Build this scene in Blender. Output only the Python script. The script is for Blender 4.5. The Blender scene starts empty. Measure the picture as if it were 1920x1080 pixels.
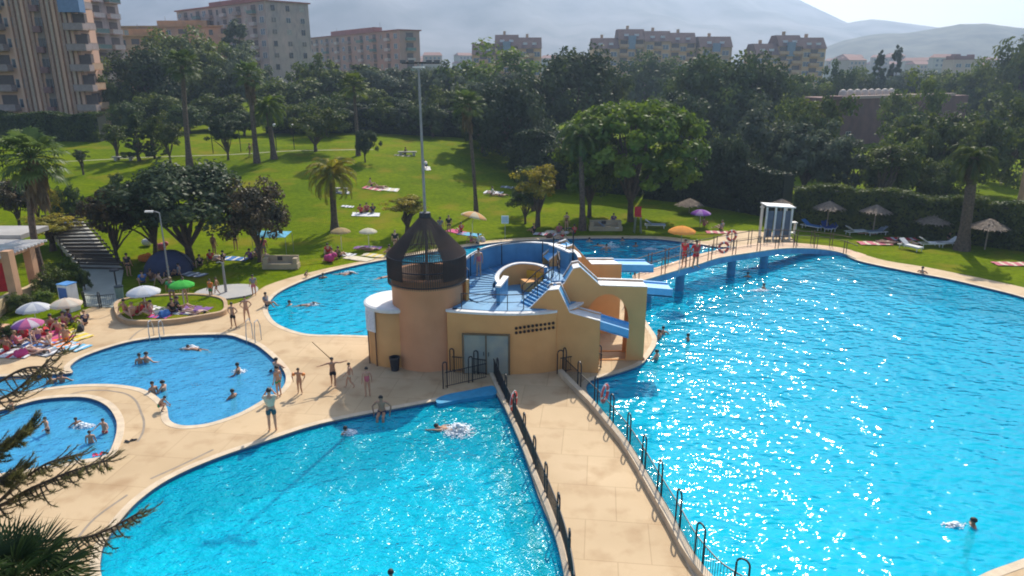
import bpy, bmesh, math, random
from mathutils import Vector, Matrix, geometry
from math import sin, cos, pi, radians, atan2, hypot
# ---------------------------------------------------------------- camera, sky, sun, exposure
SC = bpy.context.scene
COL = SC.collection
CAM_H = 14.0; FPX = 1330.0; PITCH = radians(17.13)
cam_d = bpy.data.cameras.new("camera"); cam = bpy.data.objects.new("camera", cam_d); COL.objects.link(cam)
cam.location = (0, 0, CAM_H); cam.rotation_euler = (pi/2 - PITCH, 0, 0)
cam_d.sensor_width = 36; cam_d.lens = FPX/1920*36; cam_d.clip_end = 20000; cam_d.clip_start = 0.1
SC.camera = cam
SUN_AZ = radians(18); SUN_EL = radians(43.5)          # azimuth to the right of the view direction (+Y)
W = bpy.data.worlds.new("World"); SC.world = W; W.use_nodes = True
nt = W.node_tree; bg = nt.nodes['Background']; sky = nt.nodes.new('ShaderNodeTexSky')
sky.sky_type = 'NISHITA'; sky.sun_disc = False; sky.sun_elevation = SUN_EL; sky.sun_rotation = SUN_AZ
sky.air_density = 1.0; sky.dust_density = 1.5; sky.ozone_density = 1.0
nt.links.new(sky.outputs[0], bg.inputs[0]); bg.inputs[1].default_value = 0.125
sd = bpy.data.lights.new("sun", 'SUN'); sd.energy = 4.2; sd.angle = radians(0.55); sd.color = (1, 0.93, 0.80)
so = bpy.data.objects.new("sun", sd); COL.objects.link(so)
dv = Vector((sin(SUN_AZ)*cos(SUN_EL), cos(SUN_AZ)*cos(SUN_EL), sin(SUN_EL)))
so.rotation_euler = (-dv).to_track_quat('-Z', 'Y').to_euler(); so.location = (20, 20, 60)
vs = SC.view_settings; vs.view_transform = 'Standard'; vs.look = 'None'; vs.gamma = 1; vs.exposure = 0.62; vs.use_curve_mapping = False
cy = SC.cycles; cy.use_denoising = True; cy.max_bounces = 8; cy.transparent_max_bounces = 12; cy.volume_bounces = 0
cy.sample_clamp_indirect = 6; cy.filter_width = 1.9; cy.caustics_reflective = False; cy.caustics_refractive = False
R = random.Random(7)
# ---------------------------------------------------------------- picture <-> place geometry
def ray(px, py):
    u = (px-960)/FPX; v = (540-py)/FPX
    return Vector((u, cos(PITCH)+v*sin(PITCH), -sin(PITCH)+v*cos(PITCH)))
def G(px, py, z=0.0):
    r = ray(px, py); t = (z-CAM_H)/r.z
    return Vector((r.x*t, r.y*t, z))
def AT(px, py, Y):
    r = ray(px, py); t = Y/r.y
    return Vector((r.x*t, Y, CAM_H+r.z*t))
def P3(px, py, d): return Vector((0, 0, CAM_H)) + ray(px, py)*d
def ppm(Y, z=0): return FPX/(Y*cos(PITCH)+(CAM_H-z)*sin(PITCH))
def lerp_tab(tab, x):
    if x <= tab[0][0]: return tab[0][1]
    for (a, va), (b, vb) in zip(tab, tab[1:]):
        if x <= b: return va+(vb-va)*(x-a)/(b-a)
    return tab[-1][1]
def sst(t): t = max(0, min(1, t)); return t*t*(3-2*t)
Y0T = [(-60, 48), (-30, 49), (-16, 51), (-10, 54), (-3, 59.5), (5, 62), (20, 61.5), (26, 60), (34, 61), (70, 60)]
AT_ = [(-80, 4.8), (-20, 4.5), (-5, 4.0), (8, 2.4), (20, 1.4), (40, 0.8), (90, 0.8)]
def T(x, y):
    a = lerp_tab(AT_, x); y0 = lerp_tab(Y0T, x)
    h = a*sst((y-y0)/58.0+0.0)
    if y > 105: h += 5.0*sst((y-105)/120)*(1 if x < -20 else max(.25, 1-(x+20)/60))
    return h + (0.10*sin(x*.23+1)*sin(y*.19) if y > y0+4 else 0)
def Wp(px, py):
    r = ray(px, py); t = 10.0
    while t < 600:
        p = Vector((r.x*t, r.y*t, CAM_H+r.z*t))
        if p.z <= T(p.x, p.y): break
        t += 0.15
    p.z = T(p.x, p.y); return p
def hpx(px, pyf, pyt, z=None):
    """height in metres of an upright thing whose foot and top show at these rows"""
    b = Wp(px, pyf) if z is None else G(px, pyf, z)
    return AT(px, pyt, b.y).z - b.z
# ---------------------------------------------------------------- materials
MATS = {}
def mat(name, col=(.5,.5,.5), rough=.7, metal=0, col2=None, scale=3, bump=0, spec=None, coords='Object', detail=4, bscale=None, stretch=None, streak=0):
    if name in MATS: return MATS[name]
    m = bpy.data.materials.new(name); m.use_nodes = True; n = m.node_tree.nodes; l = m.node_tree.links
    b = n['Principled BSDF']; b.inputs['Base Color'].default_value = (*col, 1); b.inputs['Roughness'].default_value = rough
    b.inputs['Metallic'].default_value = metal
    if spec is not None: b.inputs['Specular IOR Level'].default_value = spec
    tc = n.new('ShaderNodeTexCoord')
    out = tc.outputs[coords]
    if stretch:
        mp = n.new('ShaderNodeMapping'); mp.inputs['Scale'].default_value = stretch; l.new(out, mp.inputs[0]); out = mp.outputs[0]
    c2 = col2 or tuple(c*.8 for c in col)
    no = n.new('ShaderNodeTexNoise'); no.inputs['Scale'].default_value = scale; no.inputs['Detail'].default_value = detail
    l.new(out, no.inputs['Vector'])
    cr = n.new('ShaderNodeValToRGB'); cr.color_ramp.elements[0].position = .35; cr.color_ramp.elements[1].position = .65
    cr.color_ramp.elements[0].color = (*c2, 1); cr.color_ramp.elements[1].color = (*col, 1)
    l.new(no.outputs['Fac'], cr.inputs[0]); l.new(cr.outputs[0], b.inputs['Base Color'])
    if streak:
        mp2 = n.new('ShaderNodeMapping'); mp2.inputs['Scale'].default_value = (1.1, 1.1, .35); l.new(tc.outputs[coords], mp2.inputs[0])
        q = n.new('ShaderNodeTexNoise'); q.inputs['Scale'].default_value = 1.3; q.inputs['Detail'].default_value = 7; l.new(mp2.outputs[0], q.inputs['Vector'])
        c_ = n.new('ShaderNodeValToRGB'); c_.color_ramp.elements[0].position = .5; c_.color_ramp.elements[1].position = .72
        c_.color_ramp.elements[0].color = (1,1,1,1); c_.color_ramp.elements[1].color = (1-streak, 1-streak, 1-streak*.9, 1); l.new(q.outputs['Fac'], c_.inputs[0])
        mm = n.new('ShaderNodeMixRGB'); mm.blend_type = 'MULTIPLY'; mm.inputs[0].default_value = 1; l.new(cr.outputs[0], mm.inputs[1]); l.new(c_.outputs[0], mm.inputs[2]); l.new(mm.outputs[0], b.inputs['Base Color'])
    if bump:
        nb = n.new('ShaderNodeTexNoise'); nb.inputs['Scale'].default_value = bscale or scale*6; nb.inputs['Detail'].default_value = 5
        l.new(out, nb.inputs['Vector'])
        bu = n.new('ShaderNodeBump'); bu.inputs['Strength'].default_value = bump; bu.inputs['Distance'].default_value = .05
        l.new(nb.outputs['Fac'], bu.inputs['Height']); l.new(bu.outputs[0], b.inputs['Normal'])
    MATS[name] = m; return m
def leafmat(name, c1, c2, trans=.35, scale=.5, rnd=.25):
    if name in MATS: return MATS[name]
    m = bpy.data.materials.new(name); m.use_nodes = True; n = m.node_tree.nodes; l = m.node_tree.links
    n.remove(n['Principled BSDF']); out = n['Material Output']
    tc = n.new('ShaderNodeTexCoord'); no = n.new('ShaderNodeTexNoise'); no.inputs['Scale'].default_value = scale; no.inputs['Detail'].default_value = 6
    l.new(tc.outputs['Object'], no.inputs['Vector'])
    cr = n.new('ShaderNodeValToRGB'); cr.color_ramp.elements[0].position = .38; cr.color_ramp.elements[1].position = .62
    cr.color_ramp.elements[0].color = (*c1, 1); cr.color_ramp.elements[1].color = (*c2, 1); l.new(no.outputs['Fac'], cr.inputs[0])
    oi = n.new('ShaderNodeObjectInfo'); hs = n.new('ShaderNodeHueSaturation'); mr = n.new('ShaderNodeMapRange')
    mr.inputs['To Min'].default_value = 1-rnd; mr.inputs['To Max'].default_value = 1+rnd
    l.new(oi.outputs['Random'], mr.inputs['Value']); l.new(mr.outputs[0], hs.inputs['Value']); l.new(cr.outputs[0], hs.inputs['Color'])
    d = n.new('ShaderNodeBsdfDiffuse'); t = n.new('ShaderNodeBsdfTranslucent'); mx = n.new('ShaderNodeMixShader'); mx.inputs[0].default_value = trans
    g = n.new('ShaderNodeBsdfGlossy'); g.inputs['Roughness'].default_value = .5; mg = n.new('ShaderNodeMixShader'); mg.inputs[0].default_value = .03
    l.new(hs.outputs[0], d.inputs[0]); l.new(hs.outputs[0], t.inputs[0]); l.new(d.outputs[0], mx.inputs[1]); l.new(t.outputs[0], mx.inputs[2])
    l.new(mx.outputs[0], mg.inputs[1]); l.new(g.outputs[0], mg.inputs[2]); l.new(mg.outputs[0], out.inputs[0])
    MATS[name] = m; return m
def C(name, r, g, b, rough=.75, **k): return mat(name, (r, g, b), rough, **k)
# ---------------------------------------------------------------- mesh builder
class MB:
    def __init__(s): s.v = []; s.f = []; s.m = []
    def add(s, vs, fs, mi=0):
        o = len(s.v); s.v += [tuple(v) for v in vs]; s.f += [tuple(i+o for i in f) for f in fs]; s.m += [mi]*len(fs)
    def box(s, c, sz, rz=0, mi=0, tilt=None):
        hx, hy, hz = sz[0]/2, sz[1]/2, sz[2]/2; M = Matrix.Rotation(rz, 3, 'Z')
        if tilt: M = M @ Matrix.Rotation(tilt[0], 3, tilt[1])
        vs = [Vector(c)+M@Vector((x*hx, y*hy, z*hz)) for x in (-1,1) for y in (-1,1) for z in (-1,1)]
        s.add(vs, [(0,1,3,2),(4,6,7,5),(0,4,5,1),(2,3,7,6),(0,2,6,4),(1,5,7,3)], mi)
    def tube(s, pts, rad, n=8, mi=0, cap=True):
        pts = [Vector(p) for p in pts]
        if not isinstance(rad, (list, tuple)): rad = [rad]*len(pts)
        rings = []
        up = Vector((0,0,1))
        for i, p in enumerate(pts):
            d = (pts[min(i+1, len(pts)-1)]-pts[max(i-1, 0)])
            if d.length < 1e-9: d = Vector((0,0,1))
            d.normalize(); a = d.cross(up if abs(d.z) < .95 else Vector((1,0,0))); a.normalize(); b = d.cross(a)
            rings.append([p+(a*cos(2*pi*k/n)+b*sin(2*pi*k/n))*rad[i] for k in range(n)])
        vs = [v for r in rings for v in r]; fs = []
        for i in range(len(pts)-1):
            for k in range(n):
                k2 = (k+1) % n; fs.append((i*n+k, i*n+k2, (i+1)*n+k2, (i+1)*n+k))
        if cap: fs.append(tuple(range(n))[::-1]); fs.append(tuple((len(pts)-1)*n+k for k in range(n)))
        s.add(vs, fs, mi)
    def lathe(s, prof, c=(0,0,0), n=32, a0=0, a1=2*pi, mi=0, mfn=None):
        full = abs(a1-a0-2*pi) < 1e-6; m = n if full else n+1; vs = []; k = len(prof)
        for i in range(m):
            a = a0+(a1-a0)*i/n
            for r, z in prof: vs.append((c[0]+r*cos(a), c[1]+r*sin(a), c[2]+z))
        for i in range(n):
            j = (i+1) % m
            for q in range(k-1):
                s.add([], [], 0)
                s.f.append(tuple(x+len(s.v) for x in (i*k+q, j*k+q, j*k+q+1, i*k+q+1))); s.m.append(mfn(i, q) if mfn else mi)
        s.v += vs
    def prism(s, poly, z0, z1, mi=0, mside=None):
        n = len(poly); A = sum(poly[i][0]*poly[(i+1)%n][1]-poly[(i+1)%n][0]*poly[i][1] for i in range(n))
        if A < 0: poly = poly[::-1]
        o = len(s.v); s.v += [(p[0], p[1], z0) for p in poly]+[(p[0], p[1], z1) for p in poly]
        for i in range(n):
            j = (i+1) % n; s.f.append((o+i, o+j, o+n+j, o+n+i)); s.m.append(mi if mside is None else mside)
        tr = geometry.tessellate_polygon([[Vector((p[0], p[1], 0)) for p in poly]])
        for t in tr:
            a, b, c = [Vector((*poly[i][:2], 0)) for i in t]
            if (b-a).cross(c-a).z < 0: t = t[::-1]
            s.f.append(tuple(o+n+i for i in t)); s.m.append(mi); s.f.append(tuple(o+i for i in t[::-1])); s.m.append(mi)
    def sheet(s, outer, holes, z, mi=0):
        loops = [[Vector((p[0], p[1], 0)) for p in outer]]+[[Vector((p[0], p[1], 0)) for p in h] for h in holes]
        allp = [p for l in loops for p in l]; tr = geometry.tessellate_polygon(loops); fs = []
        for t in tr:
            a, b, c = [allp[i] for i in t]
            cr_ = (b-a).cross(c-a).z
            if abs(cr_) < 1e-7: continue
            fs.append(t if cr_ > 0 else t[::-1])
        s.add([(p.x, p.y, z) for p in allp], fs, mi)
    def sphere(s, c, r, n=12, m=8, mi=0, sc=(1,1,1)):
        vs = []; fs = []
        for i in range(m+1):
            t = pi*i/m
            for k in range(n):
                a = 2*pi*k/n; vs.append((c[0]+r*sc[0]*sin(t)*cos(a), c[1]+r*sc[1]*sin(t)*sin(a), c[2]+r*sc[2]*cos(t)))
        for i in range(m):
            for k in range(n):
                k2 = (k+1)%n; fs.append((i*n+k, (i+1)*n+k, (i+1)*n+k2, i*n+k2))
        s.add(vs, fs, mi)
    def mesh(s, name, mats, smooth=False):
        me = bpy.data.meshes.new(name); me.from_pydata(s.v, [], s.f); me.update()
        for m in (mats if isinstance(mats, (list, tuple)) else [mats]): me.materials.append(m)
        me.polygons.foreach_set('material_index', s.m)
        if smooth: me.polygons.foreach_set('use_smooth', [True]*len(s.f))
        me.update(); return me
    def build(s, name, mats, parent=None, smooth=False, loc=None, rz=0):
        return link(name, s.mesh(name, mats, smooth), parent, loc, rz)
def link(name, me, parent=None, loc=None, rz=0):
    o = bpy.data.objects.new(name, me); COL.objects.link(o)
    if parent is not None: o.parent = parent
    if loc is not None: o.location = loc
    if rz: o.rotation_euler.z = rz
    return o
def tag(o, label, cat, group=None):
    o['label'] = label; o['category'] = cat
    if group: o['group'] = group
    return o
def struct(o, kind='structure'): o['kind'] = kind; return o
def empty(name, loc, label, cat, group=None, rz=0):
    o = bpy.data.objects.new(name, None); COL.objects.link(o); o.location = loc; o.rotation_euler.z = rz; o.empty_display_size = .3
    return tag(o, label, cat, group)
def copy_tree(o, loc=None, rz=None, label=None, group=None, scale=None, parent=None):
    c = o.copy(); COL.objects.link(c)
    if parent is not None: c.parent = parent
    if loc is not None: c.location = loc
    if rz is not None: c.rotation_euler.z = rz
    if label: c['label'] = label
    if group: c['group'] = group
    if scale is not None: c.scale = scale
    for ch in list(o.children): copy_tree(ch, parent=c)
    return c
def setmat(o, i, m):
    o.material_slots[i].link = 'OBJECT'; o.material_slots[i].material = m
def smooth_loop(pts, n=6, closed=True):
    out = []; N = len(pts)
    rng = range(N) if closed else range(N-1)
    g = (lambda i: pts[i % N]) if closed else (lambda i: pts[max(0, min(N-1, i))])
    for i in rng:
        p0, p1, p2, p3 = g(i-1), g(i), g(i+1), g(i+2)
        for k in range(n):
            t = k/n
            out.append(tuple(.5*((2*p1[a])+(-p0[a]+p2[a])*t+(2*p0[a]-5*p1[a]+4*p2[a]-p3[a])*t*t+(-p0[a]+3*p1[a]-3*p2[a]+p3[a])*t**3) for a in range(len(p1))))
    if not closed: out.append(tuple(pts[-1]))
    return out
def gl(pxs, z=0): return [(G(x, y, z).x, G(x, y, z).y) for x, y in pxs]
def area(p): return .5*sum(p[i][0]*p[(i+1)%len(p)][1]-p[(i+1)%len(p)][0]*p[i][1] for i in range(len(p)))
def offset(poly, d):
    """grow (d>0) or shrink a closed outline"""
    n = len(poly); s = 1 if area(poly) > 0 else -1; out = []
    for i in range(n):
        a = Vector(poly[i-1][:2]); b = Vector(poly[(i+1)%n][:2]); t = b-a
        if t.length < 1e-9: out.append(poly[i]); continue
        t.normalize(); out.append((poly[i][0]+t.y*d*s, poly[i][1]-t.x*d*s))
    return out
def resample(pts, step):
    P_ = [Vector(p) for p in pts]; out = [P_[0].copy()]; acc = 0
    for a, b in zip(P_, P_[1:]):
        L = (b-a).length; pos = 0
        while acc+L-pos >= step:
            pos += step-acc; acc = 0; out.append(a.lerp(b, pos/L))
        acc += L-pos
    return out
# ================================================================ materials of the setting
def water_mat(name, deep, light, bump, scale, rough=.04, turb=.5, det=2.5, body=((.0,.27,.60),(.01,.60,.86))):
    m = bpy.data.materials.new(name); m.use_nodes = True; n = m.node_tree.nodes; l = m.node_tree.links
    n.remove(n['Principled BSDF']); out = n['Material Output']; tc = n.new('ShaderNodeTexCoord')
    def noise(s, d, st=None):
        q = n.new('ShaderNodeTexNoise'); q.inputs['Scale'].default_value = s; q.inputs['Detail'].default_value = d; q.inputs['Roughness'].default_value = .6
        mp = n.new('ShaderNodeMapping'); mp.inputs['Scale'].default_value = st or (1,1,1); mp.inputs['Rotation'].default_value = (0,0,.5)
        l.new(tc.outputs['Object'], mp.inputs[0]); l.new(mp.outputs[0], q.inputs['Vector']); return q
    n1 = noise(scale, det, (1,1.4,1)); n2 = noise(scale*.3, 1)
    ad = n.new('ShaderNodeMath'); ad.operation = 'MULTIPLY_ADD'; ad.inputs[1].default_value = 1.6
    l.new(n2.outputs['Fac'], ad.inputs[0]); l.new(n1.outputs['Fac'], ad.inputs[2])
    bu = n.new('ShaderNodeBump'); bu.inputs['Strength'].default_value = 1; bu.inputs['Distance'].default_value = bump
    l.new(ad.outputs[0], bu.inputs['Height'])
    lw = n.new('ShaderNodeLayerWeight'); lw.inputs['Blend'].default_value = .5; l.new(bu.outputs[0], lw.inputs['Normal'])
    cr = n.new('ShaderNodeValToRGB'); cr.color_ramp.elements[0].position = .25; cr.color_ramp.elements[1].position = .85
    cr.color_ramp.elements[0].color = (*light, 1); cr.color_ramp.elements[1].color = (*deep, 1)
    l.new(lw.outputs['Facing'], cr.inputs[0])
    tr = n.new('ShaderNodeBsdfTransparent'); l.new(cr.outputs[0], tr.inputs[0])
    gl_ = n.new('ShaderNodeBsdfGlossy'); gl_.inputs['Roughness'].default_value = rough; l.new(bu.outputs[0], gl_.inputs['Normal'])
    fr = n.new('ShaderNodeFresnel'); fr.inputs['IOR'].default_value = 1.20; l.new(bu.outputs[0], fr.inputs['Normal'])
    df = n.new('ShaderNodeBsdfDiffuse'); l.new(bu.outputs[0], df.inputs['Normal']); c2 = n.new('ShaderNodeValToRGB'); l.new(lw.outputs['Facing'], c2.inputs[0])
    c2.color_ramp.elements[0].position = .35; c2.color_ramp.elements[1].position = .9; c2.color_ramp.elements[0].color = (*body[1], 1); c2.color_ramp.elements[1].color = (*body[0], 1); l.new(c2.outputs[0], df.inputs[0])
    tb = n.new('ShaderNodeMixShader'); tb.inputs[0].default_value = turb; l.new(tr.outputs[0], tb.inputs[1]); l.new(df.outputs[0], tb.inputs[2])
    mx = n.new('ShaderNodeMixShader'); l.new(fr.outputs[0], mx.inputs[0]); l.new(tb.outputs[0], mx.inputs[1]); l.new(gl_.outputs[0], mx.inputs[2])
    l.new(mx.outputs[0], out.inputs[0]); return m
def tile_mat(name, c1, c2, tile=.25, grout=(.02,.18,.32), nscale=.35):
    m = bpy.data.materials.new(name); m.use_nodes = True; n = m.node_tree.nodes; l = m.node_tree.links
    b = n['Principled BSDF']; b.inputs['Roughness'].default_value = .5; tc = n.new('ShaderNodeTexCoord')
    br = n.new('ShaderNodeTexBrick'); br.offset = 0; br.inputs['Scale'].default_value = 1/tile
    br.inputs['Brick Width'].default_value = 1; br.inputs['Row Height'].default_value = 1; br.inputs['Mortar Size'].default_value = .05
    br.inputs['Mortar'].default_value = (*grout, 1)
    no = n.new('ShaderNodeTexNoise'); no.inputs['Scale'].default_value = nscale; no.inputs['Detail'].default_value = 4
    cr = n.new('ShaderNodeValToRGB'); cr.color_ramp.elements[0].position = .35; cr.color_ramp.elements[1].position = .65
    cr.color_ramp.elements[0].color = (*c1, 1); cr.color_ramp.elements[1].color = (*c2, 1)
    l.new(tc.outputs['Object'], br.inputs['Vector']); l.new(tc.outputs['Object'], no.inputs['Vector']); l.new(no.outputs['Fac'], cr.inputs[0])
    l.new(cr.outputs[0], br.inputs['Color1']); l.new(cr.outputs[0], br.inputs['Color2']); l.new(br.outputs['Color'], b.inputs['Base Color'])
    return m
def deck_mat():
    m = bpy.data.materials.new('deck_paving'); m.use_nodes = True; n = m.node_tree.nodes; l = m.node_tree.links
    b = n['Principled BSDF']; b.inputs['Roughness'].default_value = .8; tc = n.new('ShaderNodeTexCoord')
    def ramp(s, d, stops, st=None):
        q = n.new('ShaderNodeTexNoise'); q.inputs['Scale'].default_value = s; q.inputs['Detail'].default_value = d
        l.new(tc.outputs['Object'], q.inputs['Vector']); c = n.new('ShaderNodeValToRGB')
        c.color_ramp.elements[0].position, c.color_ramp.elements[1].position = stops[0][0], stops[1][0]
        c.color_ramp.elements[0].color = (*stops[0][1], 1); c.color_ramp.elements[1].color = (*stops[1][1], 1)
        l.new(q.outputs['Fac'], c.inputs[0]); return c
    a = ramp(.25, 5, [(.3, (.49,.345,.19)), (.7, (.60,.435,.255))])
    s = ramp(.9, 9, [(.50, (1,1,1)), (.72, (.78,.71,.64))])
    mu = n.new('ShaderNodeMixRGB'); mu.blend_type = 'MULTIPLY'; mu.inputs[0].default_value = 1
    l.new(a.outputs[0], mu.inputs[1]); l.new(s.outputs[0], mu.inputs[2])
    br = n.new('ShaderNodeTexBrick'); br.inputs['Scale'].default_value = .5; br.inputs['Mortar Size'].default_value = .008; br.inputs['Brick Width'].default_value = 1; br.inputs['Row Height'].default_value = 1
    br.inputs['Color1'].default_value = (1,1,1,1); br.inputs['Color2'].default_value = (.90,.89,.89,1); br.inputs['Mortar'].default_value = (.74,.70,.65,1)
    mp = n.new('ShaderNodeMapping'); mp.inputs['Rotation'].default_value = (0,0,.12); l.new(tc.outputs['Object'], mp.inputs[0]); l.new(mp.outputs[0], br.inputs['Vector'])
    m2 = n.new('ShaderNodeMixRGB'); m2.blend_type = 'MULTIPLY'; m2.inputs[0].default_value = .9
    l.new(mu.outputs[0], m2.inputs[1]); l.new(br.outputs['Color'], m2.inputs[2]); l.new(m2.outputs[0], b.inputs['Base Color'])
    return m
def grass_mat():
    m = bpy.data.materials.new('lawn_grass'); m.use_nodes = True; n = m.node_tree.nodes; l = m.node_tree.links
    b = n['Principled BSDF']; b.inputs['Roughness'].default_value = .9; b.inputs['Specular IOR Level'].default_value = .02; tc = n.new('ShaderNodeTexCoord')
    def ramp(s, d, p0, c0, p1, c1, st=(1,1,1)):
        q = n.new('ShaderNodeTexNoise'); q.inputs['Scale'].default_value = s; q.inputs['Detail'].default_value = d
        mp = n.new('ShaderNodeMapping'); mp.inputs['Scale'].default_value = st; l.new(tc.outputs['Object'], mp.inputs[0]); l.new(mp.outputs[0], q.inputs['Vector'])
        c = n.new('ShaderNodeValToRGB'); c.color_ramp.elements[0].position = p0; c.color_ramp.elements[1].position = p1
        c.color_ramp.elements[0].color = (*c0, 1); c.color_ramp.elements[1].color = (*c1, 1); l.new(q.outputs['Fac'], c.inputs[0]); return c
    a = ramp(.12, 6, .35, (.090,.140,.001), .65, (.148,.196,.001), (1,1.6,1))
    s = ramp(2.5, 8, .35, (.72,.76,.7), .65, (1.08,1.05,1))
    mu = n.new('ShaderNodeMixRGB'); mu.blend_type = 'MULTIPLY'; mu.inputs[0].default_value = 1
    l.new(a.outputs[0], mu.inputs[1]); l.new(s.outputs[0], mu.inputs[2])
    pt = ramp(.3, 8, .53, (0,0,0), .74, (1,1,1)); m2 = n.new('ShaderNodeMixRGB'); l.new(pt.outputs[0], m2.inputs[0])
    m2.inputs[2].default_value = (.19,.165,.014,1); l.new(mu.outputs[0], m2.inputs[1]); l.new(m2.outputs[0], b.inputs['Base Color'])
    nb = n.new('ShaderNodeTexNoise'); nb.inputs['Scale'].default_value = 9; nb.inputs['Detail'].default_value = 6; l.new(tc.outputs['Object'], nb.inputs['Vector'])
    bu = n.new('ShaderNodeBump'); bu.inputs['Strength'].default_value = .7; bu.inputs['Distance'].default_value = .08
    l.new(nb.outputs['Fac'], bu.inputs['Height']); l.new(bu.outputs[0], b.inputs['Normal']); return m
M_DECK = deck_mat(); M_GRASS = grass_mat()
M_WATER = water_mat('water_big', (.22,.68,.95), (.20,.95,1.0), .135, 1.85, .09, .58, 1.3, ((.0,.32,.54),(.0,.66,.84)))
M_WATER_A = water_mat('water_front', (.16,.62,.9), (.35,.97,1.0), .17, 2.0, .12, .42, 3, ((.0,.38,.64),(.0,.76,.92)))
M_WATER_K = water_mat('water_kids', (.35,.66,.93), (.66,.90,1.0), .11, 2.2, .11, .5, 2.6, ((.06,.36,.66),(.11,.60,.90)))
M_BASIN = tile_mat('basin_tiles', (.0,.48,.68), (.008,.64,.78), .5, (.002,.40,.60))
M_BASIN_B = tile_mat('basin_tiles_blue', (.03,.25,.50), (.05,.31,.56), .4, (.03,.20,.43))
M_BASIN_K = tile_mat('kids_tiles', (.09,.27,.52), (.13,.34,.58), .3, (.08,.22,.45), 1.5)
M_CURB = C('pale_curb', .66,.52,.36, scale=2, bump=.2)
M_YEL = mat('ochre_render', (.74,.37,.135), .85, col2=(.66,.325,.115), scale=.8, bump=.15, bscale=20, streak=.06)
M_PINK = mat('salmon_render', (.68,.325,.17), .85, col2=(.61,.285,.145), scale=.7, bump=.15, bscale=20, streak=.05)
M_WHITE = mat('white_paint', (.80,.78,.76), .6, col2=(.66,.64,.61), scale=2, streak=.25)
M_BLUE = mat('blue_paint', (.10,.31,.52), .5, col2=(.07,.24,.44), scale=1.2, streak=.25)
M_BLUE_L = mat('light_blue_paint', (.14,.45,.78), .4, col2=(.10,.38,.68), scale=1.5)
M_IRON = C('dark_iron', .018,.020,.026, .45, metal=.3)
M_RUST = C('brown_rail', .10,.05,.03, .6)
M_GREY = C('grey_metal', .30,.30,.31, .5, metal=.4)
M_DARKW = C('dark_opening', .02,.018,.018, .8)
# ================================================================ ground, deck, pools
POOL_E = [(1604,487),(1640,496),(1709,510),(1778,523),(1847,539),(1920,558),(2060,605),(2200,690),(2260,790),(2200,900),(2060,990),(1920,1047),(1850,1073),(1780,1110),(1690,1150),(1560,1185),(1430,1160),(1334,1100),
  (1296,1040),(1264,982),(1228,920),(1175,831),(1117,760),(1101,735),(1100,722),(1112,712),(1150,702),(1200,684),(1222,660),(1232,636),(1218,612),(1205,590),(1198,562),(1150,547),(1050,532),(930,530),(860,555),(790,606),(730,628),
  (640,628),(583,627),(550,620),(520,607),(505,590),(503,573),(520,550),(567,527),(627,507),(720,487),(870,463),(927,455),(993,450),(1093,447),(1200,447),(1250,450),(1313,458),(1352,463),(1420,462),(1500,461),(1560,468)]
POOL_A = [(192,1085),(190,1040),(200,1013),(233,967),(267,933),(320,897),(400,861),(504,825),(580,800),(648,784),(721,770),(800,755),(853,744),(900,737),(926,736),(938,751),(969,813),(1009,929),(1049,1027),(1060,1080),(1068,1150),(1020,1230),(850,1290),(600,1300),(380,1260),(240,1180)]
POOL_B = [(132,686),(160,667),(233,643),(300,632),(367,628),(427,628),(457,637),(483,648),(513,673),(533,697),(535,717),(522,735),(500,746),(452,773),(405,790),(370,797),(338,797),(318,787),(313,765),(300,748),(270,730),(217,721),(150,721),(90,727),(30,737),(-60,760),(-140,770),(-160,735),(-60,712),(20,705),(80,702),(134,699)]
POOL_C = [(0,770),(40,758),(83,748),(140,744),(173,748),(200,761),(216,783),(219,805),(211,835),(196,854),(147,863),(110,870),(37,882),(-40,890),(-120,870),(-140,820),(-80,785)]
loops = {k: smooth_loop(gl(v), 4) for k, v in dict(E=POOL_E, A=POOL_A, B=POOL_B, C=POOL_C).items()}
sharp = {}
deck_px = [(-300,800),(-60,690),(0,668),(50,655),(120,632),(165,600),(150,585),(215,568),(300,585),(425,573),(470,556),(498,536),(560,516),(627,500),(720,482),(870,458),(927,450),(993,445),(1093,442),(1200,442),(1262,445),(1318,452),(1346,445),(1372,434),(1420,431),(1462,434),(1484,445),(1500,458),
  (1555,464),(1617,477),(1663,489),(1732,500),(1778,509),(1847,523),(1920,539),(2080,578),(2300,640)]
deck_outer = [(-40,-8)]+smooth_loop(gl(deck_px), 3, closed=False)+[(48,20),(40,-8)]
def big_ground():
    b = MB(); b.sheet([(-90,-30),(90,-30),(90,75),(-90,75)], [offset(l, .12) for l in loops.values()], -.03)
    o = b.build('lawn', M_GRASS); struct(o)
    # rising lawn
    b = MB(); xs = [-260+4*i for i in range(55)]+[-42+1.5*i for i in range(70)]+[63+6*i for i in range(45)]
    ys = [0,1.5,3,5,7.5]+[10+2.2*i for i in range(34)]+[86+6*i for i in range(18)]+[210,260,330,420,520,700]
    nx = len(xs); vs = []; fs = []
    for dy in ys:
        for x in xs:
            y = lerp_tab(Y0T, x)+dy; vs.append((x, y, T(x, y)-.004))
    for j in range(len(ys)-1):
        for i in range(nx-1): a = j*nx+i; fs.append((a, a+1, a+nx+1, a+nx))
    b.add(vs, fs); o = b.build('lawn', M_GRASS, smooth=True); struct(o)
big_ground()
b = MB(); b.sheet(deck_outer, list(loops.values()), 0.0)
for i in range(len(deck_outer)):
    p, q = deck_outer[i], deck_outer[(i+1)%len(deck_outer)]
    b.add([(p[0],p[1],-.2),(q[0],q[1],-.2),(q[0],q[1],0),(p[0],p[1],0)], [(0,1,2,3)])
struct(b.build('pool_deck', M_DECK))
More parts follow.
